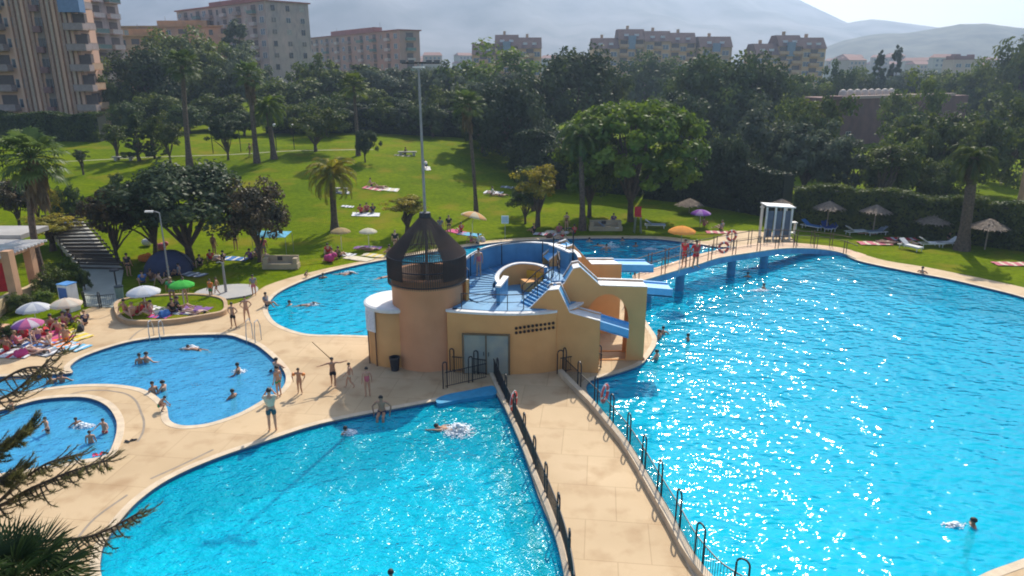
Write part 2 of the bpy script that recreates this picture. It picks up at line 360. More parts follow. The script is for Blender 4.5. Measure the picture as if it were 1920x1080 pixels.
def basin(key, depth, m_floor, m_wall, m_edge, m_water, zw=-.14):
    l = loops[key]; n = len(l); b = MB()
    if area(l) > 0: l = l[::-1]
    for i in range(n):
        p, q = l[i], l[(i+1)%n]
        b.add([(p[0],p[1],-depth),(q[0],q[1],-depth),(q[0],q[1],-.30),(p[0],p[1],-.30)], [(3,2,1,0)], 0)
        b.add([(p[0],p[1],-.30),(q[0],q[1],-.30),(q[0],q[1],0),(p[0],p[1],0)], [(3,2,1,0)], 1)
    b.sheet(l, [], -depth, 2)
    struct(b.build('pool_basin', [m_wall, m_edge, m_floor]))
    b = MB(); b.sheet(offset(l, .02), [], zw); struct(b.build('pool_water', m_water))
    # coping stones round the rim
    b = MB(); o1 = offset(l, .28)
    for i in range(n):
        j = (i+1)%n
        b.add([(*l[i],.012),(*l[j],.012),(*o1[j],.012),(*o1[i],.012)], [(0,1,2,3)])
        b.add([(*l[i],.012),(*l[j],.012),(*l[j],-.05),(*l[i],-.05)], [(0,3,2,1)])
        b.add([(*o1[i],.012),(*o1[j],.012),(*o1[j],-.02),(*o1[i],-.02)], [(0,1,2,3)])
    struct(b.build('pool_coping', M_CURB))
M_EDGE = mat('edge_tiles', (.015,.10,.22), .4, scale=6)
M_EDGE_L = mat('edge_tiles_light', (.05,.42,.62), .4, scale=6)
basin('E', 1.6, M_BASIN, M_BASIN, M_EDGE, M_WATER)
basin('A', 1.8, M_BASIN, M_BASIN, M_EDGE, M_WATER_A)
basin('B', .75, M_BASIN_B, M_BASIN_B, M_EDGE, M_WATER_K)
basin('C', .42, M_BASIN_K, M_BASIN_K, M_EDGE, M_WATER_K)
# dark band on the floor of the front pool, drains in the deck
def strip(pts, w, z, name, m, kind='structure'):
    b = MB(); P_ = [Vector(p[:2]) for p in pts]
    L = []; 
    for i, p in enumerate(P_):
        d = P_[min(i+1, len(P_)-1)]-P_[max(i-1,0)]; d.normalize(); nn = Vector((-d.y, d.x))*w/2; L.append((p+nn, p-nn))
    for (a, c), (a2, c2) in zip(L, L[1:]): b.add([(*a, z if not callable(z) else z(a.x,a.y)),(*a2, z if not callable(z) else z(a2.x,a2.y)),(*c2, z if not callable(z) else z(c2.x,c2.y)),(*c, z if not callable(z) else z(c.x,c.y))], [(3,2,1,0)])
    o = b.build(name, m); struct(o, kind); return o
band = smooth_loop([(G(x,y,-1.8).x, G(x,y,-1.8).y) for x, y in [(925,800),(950,880),(975,950),(1000,1010),(1020,1090)]], 8, False)
strip(band, .34, -1.79, 'pool_floor_line', C('dark_floor_line', .01,.05,.13))
M_DRAIN = C('drain_slot', .30,.24,.18)
for pts in ([(265,775),(270,790),(268,810),(258,828)], [(200,732),(235,738),(255,752),(265,775)], [(148,1006),(180,970),(239,928)], [(282,898),(340,872),(400,843)], [(240,640),(262,620),(300,606)], [(110,745),(160,733),(200,732)]):
    strip(smooth_loop(gl(pts), 4, False), .09, .005, 'drain_channel', M_DRAIN)
# park paths over the lawn
M_PATH = C('pale_path', .38,.36,.22, scale=1)
def path_px(pxs, w, name='path', dz=.012, m=None):
    pts = [tuple(Wp(x, y)[:2]) for x, y in pxs]; pts = smooth_loop(pts, 6, False)
    return strip(pts, w, lambda x, y: T(x, y)+dz, name, m or M_PATH)
path_px([(120,303),(260,296),(420,291),(560,283),(700,281)], .3)
# ================================================================ far terrain
def ridge(name, pts, D, depth, m, seed, base=-20, rough=1.0):
    """pts: (px, py) skyline rows; built as a real slope in front of and behind the crest"""
    rr = random.Random(seed); b = MB(); N = 90; K = 14; x0, x1 = pts[0][0], pts[-1][0]; vs = []
    for j in range(K+5):
        t = j/K
        for i in range(N+1):
            px = x0+(x1-x0)*i/N; py = lerp_tab(pts, px); c = AT(px, py, D)
            h = c.z-base
            if j <= K:
                y = D-depth*(1-t); z = base+h*(t**1.1)*(1+0); bumpy = (sin(i*.9+j*.7+seed)*.5+sin(i*.37-j*1.3)*.6+rr.uniform(-.5,.5))*h*.045*rough*sin(pi*min(t,.97))
                z += bumpy
                if j == K: z = c.z+rr.uniform(-.5,.5)*h*.006*rough
            else:
                tt = (j-K)/4; y = D+depth*.6*tt; z = base+h*(1-tt)
            vs.append((c.x*(y/D)**.5, y, z))
    fs = []
    for j in range(K+4):
        for i in range(N): a = j*(N+1)+i; fs.append((a, a+1, a+N+2, a+N+1))
    b.add(vs, fs); return struct(b.build(name, m, smooth=True))
M_MTN = mat('mountain_scrub', (.22,.21,.21), .95, col2=(.08,.085,.085), scale=.009, detail=8)
M_HILL = mat('hill_scrub', (.075,.075,.05), .95, col2=(.012,.02,.012), scale=.035, detail=8)
ridge('mountain', [(-500,-60),(0,-110),(300,-150),(700,-190),(1100,-130),(1300,-70),(1430,-30),(1500,0),(1545,22),(1585,44),(1700,90),(1900,128),(2500,130)], 2600, 1500, M_MTN, 3)
ridge('hills', [(-300,100),(200,70),(500,95),(900,100),(1300,92),(1500,70),(1580,44),(1640,35),(1700,44),(1760,52),(1850,60),(2000,66),(2600,80)], 2000, 700, M_MTN, 9)
ridge('hills', [(1100,140),(1440,118),(1520,100),(1580,76),(1640,64),(1700,62),(1760,52),(1800,45),(1850,44),(1920,53),(2100,60),(2500,80)], 1150, 480, M_HILL, 14, rough=1.3)
ridge('hills', [(-700,90),(-200,60),(0,40),(180,55),(330,95),(700,118),(1000,132),(1500,128),(2300,128)], 1000, 420, M_HILL, 21, rough=1.3)
b = MB(); b.sheet([(-9000,600),(9000,600),(9000,9000),(-9000,9000)], [], -4); b.sheet([(-9000,-2000),(9000,-2000),(9000,-35),(-9000,-35)],[],-.6)
b.sheet([(-9000,-35),(-88,-35),(-88,601),(-9000,601)],[],-1.2); b.sheet([(88,-35),(9000,-35),(9000,601),(88,601)],[],-1.2)
struct(b.build('terrain', M_HILL))
# ================================================================ tower
TC = Vector((-4.15, 33.35, 0)); TR = 1.74
def railing_run(pts, parent, h=1.0, bars=3, post_step=1.2, m=None, r=.022, picket=False, name='railing'):
    """one railing section as one mesh: posts, rails"""
    m = m or M_IRON; b = MB(); P_ = [Vector(p) for p in pts]
    for q in range(1, bars+1): b.tube([p+Vector((0,0,h*q/bars)) for p in P_], r if q == bars else r*.7, 6)
    rs = resample(P_, post_step)
    if (rs[-1]-P_[-1]).length > .2: rs.append(P_[-1])
    for p in rs: b.tube([p, p+Vector((0,0,h))], r*1.1, 6)
    if picket:
        for p in resample(P_, .13): b.tube([p, p+Vector((0,0,h))], .009, 4)
    return b.build(name, m, parent)
water_house = empty('slide_building', TC, 'round ochre slide building with salmon tower, blue stair bowl and three chutes', 'water slide building')
WH = water_house
def wl(p): return Vector(p)-TC
b = MB()
b.lathe([(TR,-.0),(TR,4.45),(TR+.06,4.47),(TR+.06,4.55),(TR-.22,4.56),(TR-.22,3.6),(0,3.6)], n=64, mfn=lambda i, q: 1 if q >= 4 else 0)
tw = b.build('tower', [M_PINK, C('tower_inside', .22,.13,.09)], WH, smooth=False)
for p in tw.data.polygons: p.use_smooth = abs(p.normal.z) < .3
# net / cage cone
zr = 4.25; z1 = 5.5; zt = AT(790,399,TC.y).z; rc = 1.90
tip = zt
cage = None
b = MB()
for z, r in ((zr, rc+.0), (4.95, rc), (z1, rc)): b = MB(); b.tube([(r*cos(2*pi*k/64), r*sin(2*pi*k/64), z) for k in range(65)], .03, 6); b.build('cage_ring', M_IRON, WH)
b = MB(); b.lathe([(.16, tip-.35),(.3,tip-.2),(.26,tip+.02),(.0,tip+.06)], n=20); b.build('cage_cap', M_IRON, WH)
b = MB(); NB = 110
for k in range(NB):
    a = 2*pi*k/NB; c, s_ = cos(a), sin(a)
    b.tube([(rc*c, rc*s_, zr-.12), (rc*c, rc*s_, z1), (.16*c, .16*s_, tip-.1)], .019, 4, cap=False)
o = b.build('cage_bars', C('reed_bars', .11,.078,.06, .85), WH)
# denser matting on the flanks of the cone: two thin net panels sewn to the bars
b = MB()
for a0, a1 in ((radians(150), radians(241)), (radians(-61), radians(30))):
    n = 14
    for k in range(n):
        aa = a0+(a1-a0)*k/n; ab = a0+(a1-a0)*(k+1)/n
        for (ra, za, ta), (rb, zb, tb) in (((rc+.03, zr+.25, 1), (rc+.03, z1, 1)), ((rc+.03, z1, 1), (.2, tip-.15, .25))):
            b.add([(ra*cos(aa), ra*sin(aa), za), (ra*cos(ab), ra*sin(ab), za), (rb*cos(ab), rb*sin(ab), zb), (rb*cos(aa), rb*sin(aa), zb)], [(0,1,2,3)])
mnet = bpy.data.materials.new('shade_net'); mnet.use_nodes = True; n_ = mnet.node_tree.nodes; l_ = mnet.node_tree.links
pb = n_['Principled BSDF']; pb.inputs['Base Color'].default_value = (.050,.040,.038,1); pb.inputs['Roughness'].default_value = 1; pb.inputs['Specular IOR Level'].default_value = 0
pb.inputs['Alpha'].default_value = .97
o = b.build('shade_net', mnet, WH)
b = MB(); b.lathe([(rc-.03, zr-.08), (rc-.03, 4.86)], n=64); mb_ = mnet.copy(); mb_.name = 'band_net'; mb_.node_tree.nodes['Principled BSDF'].inputs['Alpha'].default_value = .45; b.build('band_net', mb_, WH)
# mast: a thing of its own standing on the tower
mast = empty('light_mast', TC+Vector((0,0,3.62)), 'tall thin grey mast rising from the tower with a crossbar of floodlights', 'light mast')
b = MB(); mh = AT(771,118,TC.y).z-3.62
b.tube([(0,0,0), (0,0,4), (-.05,0,mh)], [.075,.07,.05], 10); b.build('pole', M_GREY, mast)
b = MB(); b.box((.05,0,mh), (1.7,.07,.07)); b.build('crossbar', M_IRON, mast)
for x in (-.72, -.35, .45, .8):
    b = MB(); b.box((x,-.06,mh+.06), (.26,.2,.13)); b.build('floodlight', C('lamp_case', .12,.12,.14,.4), mast)
b = MB(); b.box((-.05,0,mh-.18), (.5,.25,.07)); b.build('bracket', M_WHITE, mast)
# ---------------- body of the building
def zat(px, py, Y): return AT(px, py, Y).z
RC = Vector((.35, 34.75)); RR = 3.55        # round body
def arcpts(c, r, a0, a1, n): return [(c[0]+r*cos(radians(a0+(a1-a0)*i/n)), c[1]+r*sin(radians(a0+(a1-a0)*i/n))) for i in range(n+1)]
foot = [(-3.1,31.85)]+smooth_loop([(-3.1,31.85),(-1.6,31.5),(-.1,31.35),(1.2,31.45),(2.1,31.75)], 5, False)[1:]+[(2.12,31.9)]
foot += arcpts(RC, RR, -48, 190, 34)
foot = [(x, y) for x, y in foot]
b = MB(); b.prism([(x-TC.x, y-TC.y) for x, y in foot], 0, 3.0); b.build('body_wall', M_YEL, WH)
b = MB(); b.prism([(x-TC.x, y-TC.y) for x, y in offset(foot, .05)], 3.0, 3.10); b.build('roof_rim', M_WHITE, WH)
# lobe on the left
LC = Vector((-5.75, 33.65)); b = MB(); b.lathe([(0,2.9),(1.52,2.9),(1.52,0)][::-1], c=(LC.x-TC.x, LC.y-TC.y, 0), n=48); b.build('lobe_wall', M_YEL, WH, smooth=True)
b = MB(); b.lathe([(1.58,2.82),(1.62,2.9),(1.62,3.0),(1.52,3.06),(0,3.06)], c=(LC.x-TC.x, LC.y-TC.y, 0), n=48); b.build('lobe_roof', M_WHITE, WH)
# door: double, metal sheet
dx0 = AT(870,655,31.5).x; dx1 = AT(953,655,31.4).x
dm = mat('door_sheet', (.34,.33,.27), .6, col2=(.24,.27,.26), scale=1.5, metal=.2)
for q, (xa, xb) in enumerate(((dx0, (dx0+dx1)/2-.02), ((dx0+dx1)/2+.02, dx1))):
    ya = 31.5-.04*q; b = MB(); b.box(((xa+xb)/2-TC.x, 31.46-.10*(q+.2)-TC.y, 1.0), (xb-xa, .05, 1.95), rz=-.07); d_ = b.build('door', dm, WH)
    b = MB(); b.box(((xb-.1 if q == 0 else xa+.1)-TC.x, 31.40-.10*(q+.2)-TC.y, 1.05), (.03, .05, .18)); b.build('handle', M_IRON, d_)
b = MB()
for xa in (dx0-.05, (dx0+dx1)/2, dx1+.05): b.box((xa-TC.x, 31.44-(xa-dx0)*.07-TC.y, 1.0), (.07, .09, 2.06))
b.box(((dx0+dx1)/2-TC.x, 31.36-TC.y, 2.03), (dx1-dx0+.16, .1, .07), rz=-.07); b.build('door_frame', C('bronze_frame', .16,.11,.06,.6), WH)
# vent holes, two rows, as dark recessed tubes set proud of the wall by a lip
vm = C('vent_dark', .035,.02,.015,.9)
for row in range(2):
    for k in range(10):
        px = 968+k*7.7; py = 616-k*1.1+row*8.5; p = AT(px, py, 31.33)
        yy = 31.33 if p.x < 1.0 else 31.36+(p.x-1.0)*.33
        p = AT(px, py, yy-.03); b = MB(); b.tube([p-TC, p-TC+Vector((0,.05,0))], .072, 8); b.build('vent_hole', vm, WH)
# ---------------- three chutes: profile walls swept across a width, blue trough and white lip
def chute(p0, ang, prof, width, name, m_wall, foot_len, arch=None, seg_end=None):
    """p0: near-top corner on plan (x,y); ang: plan direction; prof: [(s, z)] crest line of the side wall; foot_len: where the wall ends; trough goes on beyond"""
    d = Vector((cos(ang), sin(ang))); nrm = Vector((-d.y, d.x)); P0 = Vector(p0)
    def at(s, t, z): q = P0+d*s+nrm*t; return Vector((q.x-TC.x, q.y-TC.y, z))
    wp = [(s, z) for s, z in prof if s <= foot_len+1e-6]
    for side, t0, t1 in (('near', 0, .11), ('far', width-.11, width)):
        poly = wp+[(foot_len, 0), (prof[0][0], 0)]
        hole = arch if arch else None
        b = MB()
        loops_ = [[Vector((s, z, 0)) for s, z in poly]]+([[Vector((s, z, 0)) for s, z in hole]] if hole else [])
        allp = [p for l in loops_ for p in l]; tr = geometry.tessellate_polygon(loops_); n = len(allp)
        b.v = [tuple(at(p.x, t0, p.y)) for p in allp]+[tuple(at(p.x, t1, p.y)) for p in allp]
        for t in tr: b.f.append(tuple(t)); b.m.append(0); b.f.append(tuple(i+n for i in t)); b.m.append(0)
        o0 = 0
        for L in loops_:
            k = len(L)
            for i in range(k): j = (i+1)%k; b.f.append((o0+i, o0+j, n+o0+j, n+o0+i)); b.m.append(0)
            o0 += k
        bm = bmesh.new(); me = b.mesh('support_wall', m_wall); bm.from_mesh(me); bmesh.ops.recalc_face_normals(bm, faces=bm.faces); bm.to_mesh(me); bm.free()
        link('support_wall', me, WH)
        # white lip on the crest
        b = MB()
        for (s0, z0), (s1, z1) in zip(wp, wp[1:]):
            q = [at(s0, t0-.015, z0+.004), at(s1, t0-.015, z1+.004), at(s1, t1+.015, z1+.004), at(s0, t1+.015, z0+.004)]
            up = Vector((0,0,.035)); vs = q+[v+up for v in q]
            b.add(vs, [(0,1,5,4),(1,2,6,5),(2,3,7,6),(3,0,4,7),(4,5,6,7),(0,3,2,1)])
        b.build('chute_lip', M_WHITE, WH)
    # blue bed
    b = MB(); dz = -.09
    pr = prof
    for (s0, z0), (s1, z1) in zip(pr, pr[1:]):
        flat = abs(z1-z0) < .25*abs(s1-s0) and s1 <= foot_len+1e-6
        dd = -.05 if flat else dz
        q = [at(s0, .105, z0+(dd if flat else dz)), at(s1, .105, z1+dd), at(s1, width-.105, z1+dd), at(s0, width-.105, z0+(dd if flat else dz))]
        b.add(q, [(0,1,2,3)], 1 if flat else 0)
    b.build('chute_bed', [M_BLUE_L, M_WHITE], WH)
    # overhanging trough
    if pr[-1][0] > foot_len+.05:
        i = [k for k, (s, z) in enumerate(pr) if s >= foot_len-1e-6][0]; tail = pr[i:]
        b = MB()
        for (s0, z0), (s1, z1) in zip(tail, tail[1:]):
            for ta, tb in ((.02,.14), (width-.14, width-.02)):
                vs = [at(s, t, z) for s, zz in ((s0, z0), (s1, z1)) for t in (ta, tb) for z in (zz-.42, zz-.01)]
                b.add(vs, [(0,1,3,2),(4,6,7,5),(0,4,5,1),(2,3,7,6),(0,2,6,4),(1,5,7,3)], 0)
            vs = [at(s, t, z) for s, zz in ((s0, z0), (s1, z1)) for t in (.02, width-.02) for z in (zz-.44, zz-.36)]
            b.add(vs, [(0,1,3,2),(4,6,7,5),(0,4,5,1),(2,3,7,6),(0,2,6,4),(1,5,7,3)], 0)
        b.build('chute_trough', [M_BLUE_L, M_WHITE], WH)
def arch_hole(cx, cz, rx, rz_, n=22):
    return [(cx+rx*cos(pi*i/n), cz+rz_*sin(pi*i/n)) for i in range(n+1)]+[(cx-rx*.96, .05), (cx+rx*.96, .05)]
def ellipse_hole(cx, cz, rx, rz_, n=26, zmin=.02):
    return [(cx+rx*cos(2*pi*i/n), max(zmin, cz+rz_*sin(2*pi*i/n))) for i in range(n)]
# chute 1 (front)
c1 = (.85, 32.0); z1a = zat(983,562,31.9)
chute(c1, radians(-9), [(-.3,2.95),(0,3.12),(.85,4.05),(1.35,4.12),(1.9,3.0),(3.05,2.72),(3.35,2.66),(4.7,2.3)], 1.15, 'front', M_YEL, 3.35)
# chute 2 (middle, higher) with the round arch in its wall
hole = arch_hole(2.15, 2.1, 1.05, 1.4)
chute((2.55, 33.05), radians(0), [(-.6,3.4),(0,4.05),(.42,4.78),(.75,4.85),(1.75,3.93),(3.3,3.88),(4.05,3.85),(5.3,3.75)], 1.25, 'middle', M_YEL, 4.05, arch=hole)
# chute 3 (rear)
chute((2.75, 36.3), radians(14), [(-.8,4.4),(0,5.0),(.5,5.15),(1.55,4.02),(3.3,3.9),(5.2,3.75)], 1.3, 'rear', M_YEL, 3.3)
# pillar foot of chute 2
b = MB(); q = AT(1188,600,33.0)
b.box((6.45-TC.x, 33.66-TC.y, 1.72), (.24,1.0,3.42)); b.build('pillar', M_YEL, WH)
# arch recess below chute 1 (lighter rounded side opening)
# ---------------- raised bowl: outer ring wall, spiral ramp, inner drum
def ringwall(c, r0, r1, a0, a1, zb, ztf, n, name, mi, mo, cap=M_WHITE):
    b = MB(); vs = []
    for i in range(n+1):
        t = i/n; a = radians(a0+(a1-a0)*t); zt_ = ztf(t)
        for r, z in ((r0, zb), (r0, zt_-.06), (r0-.02, zt_-.06), (r0-.02, zt_), (r1+.02, zt_), (r1+.02, zt_-.06), (r1, zt_-.06), (r1, zb)):
            vs.append((c[0]-TC.x+r*cos(a), c[1]-TC.y+r*sin(a), z))
    fs = []; ms = [0, 2, 2, 2, 2, 2, 1]
    for i in range(n):
        for q in range(7): fs.append((i*8+q, (i+1)*8+q, (i+1)*8+q+1, i*8+q+1)); b.m.append(ms[q])
    b.v = vs; b.f = fs+[tuple(range(8)), tuple(n*8+k for k in range(8))[::-1]]; b.m += [1, 1]
    return b.build(name, [mi, mo, cap], WH)
BC = (.35, 34.95)
def zouter(t): return lerp_tab([(0,4.2),(.12,4.0),(.22,4.35),(.42,4.8),(.6,4.95),(.8,5.0),(1,4.9)], t)
ringwall(BC, 3.0, 3.16, 215, -2, 3.1, zouter, 60, 'bowl_wall', M_BLUE, M_YEL)
ringwall((BC[0]+.15,BC[1]-.2), 1.18, 1.36, 215, 15, 3.1, lambda t: 3.75+.55*sst(t*1.6), 40, 'inner_drum_wall', M_YEL, M_BLUE)
# spiral ramp with steps
b = MB(); NS = 26
for i in range(NS):
    a0 = radians(235-i*8.6); a1 = radians(235-(i+1)*8.6); z = 3.14+.045*i if i > 3 else 3.14
    z = 3.14+ (i/NS)*.95
    vs = []
    for a in (a0, a1):
        for r in (1.36, 2.95):
            for zz in (3.05, z): vs.append((BC[0]-TC.x+r*cos(a), BC[1]-TC.y+r*sin(a), zz))
    b.add(vs, [(0,1,3,2),(4,6,7,5),(1,5,7,3)], 0); b.m[-3] = 1 if i % 2 else 0
b.build('spiral_steps', [M_BLUE, M_WHITE], WH)
# blue floor of the front terrace and inside divider wall
b = MB(); b.prism([(x-TC.x, y-TC.y) for x, y in offset(foot, -.28)], 3.1, 3.13); b.build('terrace_floor', M_BLUE, WH)
b = MB(); b.prism([(x-TC.x, y-TC.y) for x, y in [(-.75,32.6),(-.58,32.5),(-.2,34.2),(-.42,34.3)]], 3.13, 4.0, 0); b.prism([(x-TC.x, y-TC.y) for x, y in [(-.79,32.58),(-.54,32.46),(-.16,34.2),(-.44,34.34)]], 4.0, 4.08, 1); b.build('divider_wall', [M_BLUE, M_WHITE], WH)
b = MB(); b.box((2.55-TC.x, 36.4-TC.y, 4.3), (.2, 2.0, 1.3), rz=.5); b.box((2.55-TC.x, 36.4-TC.y, 4.98), (.28, 2.05, .06), rz=.5, mi=1); b.build('divider_wall', [M_BLUE, M_WHITE], WH)
# top platform from which the chutes start
b = MB(); b.prism([(x-TC.x, y-TC.y) for x, y in [(1.9,33.5),(2.9,33.5),(3.3,34.6),(3.3,36.5),(2.4,37.2),(1.6,35.4)]], 3.1, 4.05); b.build('top_platform', M_BLUE, WH)
# straight stair up to the platform
b = MB()
for i in range(9):
    t = i/9; x = .75+t*1.25; y = 32.55+t*.75; z = 3.13+.105*(i+1)
    b.box((x-TC.x, y-TC.y, (3.13+z)/2), (.16, 1.0, z-3.13), rz=.54, mi=i%2)
b.build('stair', [M_BLUE_L, M_BLUE], WH)
# yellow tube inside drum
ringwall((BC[0]+.15,BC[1]-.2), 1.02, 1.12, 75, 15, 3.1, lambda t: 3.95, 12, 'yellow_panel', C('yellow_plastic', .72,.40,.03,.5), C('yellow_plastic', .72,.40,.03,.5), C('yellow_plastic', .72,.40,.03,.5))
b = MB(); b.box((1.0-TC.x, 35.0-TC.y, 3.4), (.9,.7,.5), rz=.4); b.build('tan_block', M_YEL, WH)
# railings
zz = 3.13
railing_run([Vector((x-TC.x, y-TC.y, 3.12)) for x, y in [(-2.4,32.0),(-1.4,31.85),(-.2,31.75),(.55,31.85)]], WH, .75, 2, 2.2)
railing_run([Vector((x-TC.x, y-TC.y, z)) for x, y, z in [(.55,31.95,3.13),(1.3,32.35,3.7),(2.0,32.8,4.1)]], WH, .8, 2, .9)
railing_run([Vector((x-TC.x, y-TC.y, z)) for x, y, z in [(.5,33.1,3.13),(1.2,33.5,3.7),(1.9,33.9,4.1)]], WH, .8, 2, .9)
railing_run([Vector((BC[0]-TC.x+2.75*cos(radians(a)), BC[1]-TC.y+2.75*sin(radians(a)), 3.35+.9*(205-a)/200)) for a in range(205, 20, -12)], WH, 1.15, 1, 2.3, r=.026)
railing_run([Vector((2.35-TC.x, y-TC.y, 4.05)) for y in (33.7, 34.6, 35.6)], WH, 1.0, 2, .95)
for px, py, yb in ((1037,512,34.2), (1074,480,35.6)):
    p = AT(px, py, yb); b = MB(); b.tube([(p.x-TC.x, yb-TC.y, 4.0), (p.x-TC.x, yb-TC.y, 6.1)], .035, 6)
    if px == 1074: b.tube([(p.x-TC.x, yb-TC.y, 6.1), (p.x-TC.x-.15, yb-TC.y, 6.25), (p.x-TC.x-.4, yb-TC.y, 6.2)], .03, 6)
    b.build('shower_post', M_IRON, WH)
# sign board on two legs by the lobe
sb = G(700,684); sgn = empty('notice_board', (sb.x,sb.y,0), 'white notice board on two legs against the round lobe of the slide building', 'notice board', rz=radians(-62))
sgn.rotation_euler.z = radians(-38)
b = MB(); b.box((0,0,2.35), (.62,.06,1.15)); b.build('board', M_WHITE, sgn)
b = MB(); b.box((0,-.033,2.35), (.5,.01,.95)); b.build('notice_sheet', mat('notice_print', (.68,.68,.72), .5, col2=(.50,.52,.58), scale=9), sgn)
for x in (-.27,.27): b = MB(); b.tube([(x,.02,0),(x,.02,1.8)], .03, 6); b.build('leg', M_RUST, sgn)
# dark bin
p = G(741,694); bn = empty('litter_bin', (p.x,p.y,0), 'dark grey litter bin standing at the foot of the salmon tower', 'litter bin')
b = MB(); b.lathe([(0,0),(.19,0),(.25,.64),(.23,.66),(.22,.6),(.17,.1),(0,.1)], n=20); b.build('bin_body', C('bin_plastic', .02,.024,.035,.5), bn)
b = MB(); b.lathe([(.24,.62),(.275,.63),(.275,.69),(.22,.70),(.22,.62)], n=20); b.build('bin_rim', C('bin_rim', .035,.04,.05,.5), bn)
# ================================================================ bridge
def zbr(px): return 1.45*(1-sst((px-1390)/215))
near = [(1184,533),(1215,524),(1252,513),(1308,497),(1350,484),(1412,474),(1465,467),(1500,466),(1540,468),(1575,474),(1604,485)]
backe = [(1186,516),(1215,506),(1267,490),(1308,477),(1350,468),(1412,457),(1465,455),(1500,456),(1545,460),(1585,466),(1625,478)]
nb_ = [G(x, y, zbr(x)) for x, y in near]; bb_ = [G(x, y, zbr(x)) for x, y in backe]
nb_ = [Vector(p) for p in smooth_loop([tuple(p) for p in nb_], 5, False)]; bb_ = [Vector(p) for p in smooth_loop([tuple(p) for p in bb_], 5, False)]
B0 = nb_[0]*1; B0.z = 0
br = empty('footbridge', B0, 'curved footbridge with blue side and beige deck over the pool', 'footbridge')
b = MB(); n = len(nb_)
for i in range(n-1):
    A_, B_, C_, D_ = nb_[i]-B0, nb_[i+1]-B0, bb_[i+1]-B0, bb_[i]-B0
    b.add([A_, B_, C_, D_], [(0,1,2,3)], 0)
    for P_, Q_, f in ((A_, B_, 1), (C_, D_, 1)):
        dzv = Vector((0,0,.42)); b.add([P_-dzv, Q_-dzv, Q_, P_], [(0,1,2,3)], 1)
    dzv = Vector((0,0,.42)); b.add([A_-dzv, B_-dzv, C_-dzv, D_-dzv], [(3,2,1,0)], 1)
b.build('bridge_deck', [mat('bridge_paving', (.66,.44,.28), .8, scale=1.2), M_BLUE], br)
b = MB()
for i in range(n-1):
    for L, s_ in ((nb_, 1),):
        A_, B_ = L[i]-B0, L[i+1]-B0; w = (bb_[i]-nb_[i]).normalized()*.14; up = Vector((0,0,.06)); ou = -(bb_[i]-nb_[i]).normalized()*.03
        vs = [A_+ou, B_+ou, B_+w, A_+w]; b.add(vs+[v+up for v in vs], [(0,1,5,4),(1,2,6,5),(2,3,7,6),(3,0,4,7),(4,5,6,7)])
b.build('bridge_curb', M_CURB, br)
for px, py in ((1281,556),(1376,524),(1441,508),(1225,575)):
    p = G(px, py, -.14); q = min(range(n), key=lambda i: (nb_[i].xy-p.xy).length); c = (nb_[q]+bb_[q])/2*.0+nb_[q]*.75+bb_[q]*.25
    b = MB(); b.tube([(c.x-B0.x, c.y-B0.y, -1.9), (c.x-B0.x, c.y-B0.y, c.z-.38)], .3, 14); b.build('bridge_pier', mat('pier_blue', (.03,.22,.40), .6), br)
# ================================================================ hoop fences
def hoop(b, base, h, w, d, r=.03):
    d = Vector((d.x, d.y, 0)).normalized(); a = base-d*w/2; c = base+d*w/2; pts = [a]
    for k in range(9): t = pi*k/8; pts.append(base+Vector((0,0,h-w/2))-d*cos(t)*w/2+Vector((0,0,sin(t)*w/2)))
    b.tube(pts+[c], r, 6)
def hoop_fence(pts, label, name, step, h=1.15, first=0.0, picket=.11, bars=True, m=None, group=None, railz=.78, w=.36, z=None):
    P_ = [Vector(p) for p in pts]; O = P_[0].copy(); e = empty(name, O, label, 'railing', group)
    L = [p-O for p in P_]
    b = MB(); b.tube([p+Vector((0,0,railz)) for p in L], .022, 6); b.build('top_rail', M_IRON, e)
    b = MB(); b.tube([p+Vector((0,0,.1)) for p in L], .018, 6); b.build('bottom_rail', M_IRON, e)
    rs = resample(L, step)
    for i, p in enumerate(rs):
        q = rs[i+1] if i+1 < len(rs) else p*2-rs[i-1]
        b = MB(); hoop(b, p, h, w, q-p); b.build('hoop_post', M_IRON, e)
    if picket:
        b = MB()
        for p in resample(L, picket): b.tube([p+Vector((0,0,.1)), p+Vector((0,0,railz))], .009, 4, cap=False)
        b.build('pickets', M_IRON, e)
    return e
right_edge = smooth_loop(gl([(1052,702),(1085,736),(1111,762),(1140,797),(1169,833),(1196,876),(1222,922),(1258,984),(1287,1038),(1318,1080),(1352,1112),(1420,1148),(1530,1182),(1660,1166)]), 6, False)
# raised curb along the right side of the walkway
def curb_along(pts, w, h, name, m, z0=0, label=None, cat=None):
    b = MB(); P_ = [Vector(p) for p in pts]; L = []
    for i, p in enumerate(P_):
        d = P_[min(i+1, len(P_)-1)]-P_[max(i-1,0)]; d.normalize(); nn = Vector((-d.y, d.x))*w/2; L.append((p+nn, p-nn))
    for (a, c), (a2, c2) in zip(L, L[1:]):
        vs = [(*a,z0),(*a2,z0),(*c2,z0),(*c,z0),(*a,z0+h),(*a2,z0+h),(*c2,z0+h),(*c,z0+h)]
        b.add(vs, [(4,5,6,7)][::-1]+[(0,1,5,4),(2,3,7,6)])
    a, c = L[0]; b.add([(*a,z0),(*c,z0),(*c,z0+h),(*a,z0+h)], [(0,1,2,3)])
    a, c = L[-1]; b.add([(*a,z0),(*c,z0),(*c,z0+h),(*a,z0+h)], [(0,1,2,3)])
    o = b.build(name, m)
    if label: tag(o, label, cat)
    else: struct(o)
    return o
curb_along([(x-.05, y) for x, y in right_edge], .24, .26, 'low_wall', M_CURB, label='low beige kerb wall along the right side of the walkway', cat='low wall')
hoop_fence([Vector((x+.16, y, .04)) for x, y in right_edge], 'dark hoop-topped pool railing on the right side of the walkway', 'pool_railing', 1.75, h=1.32)
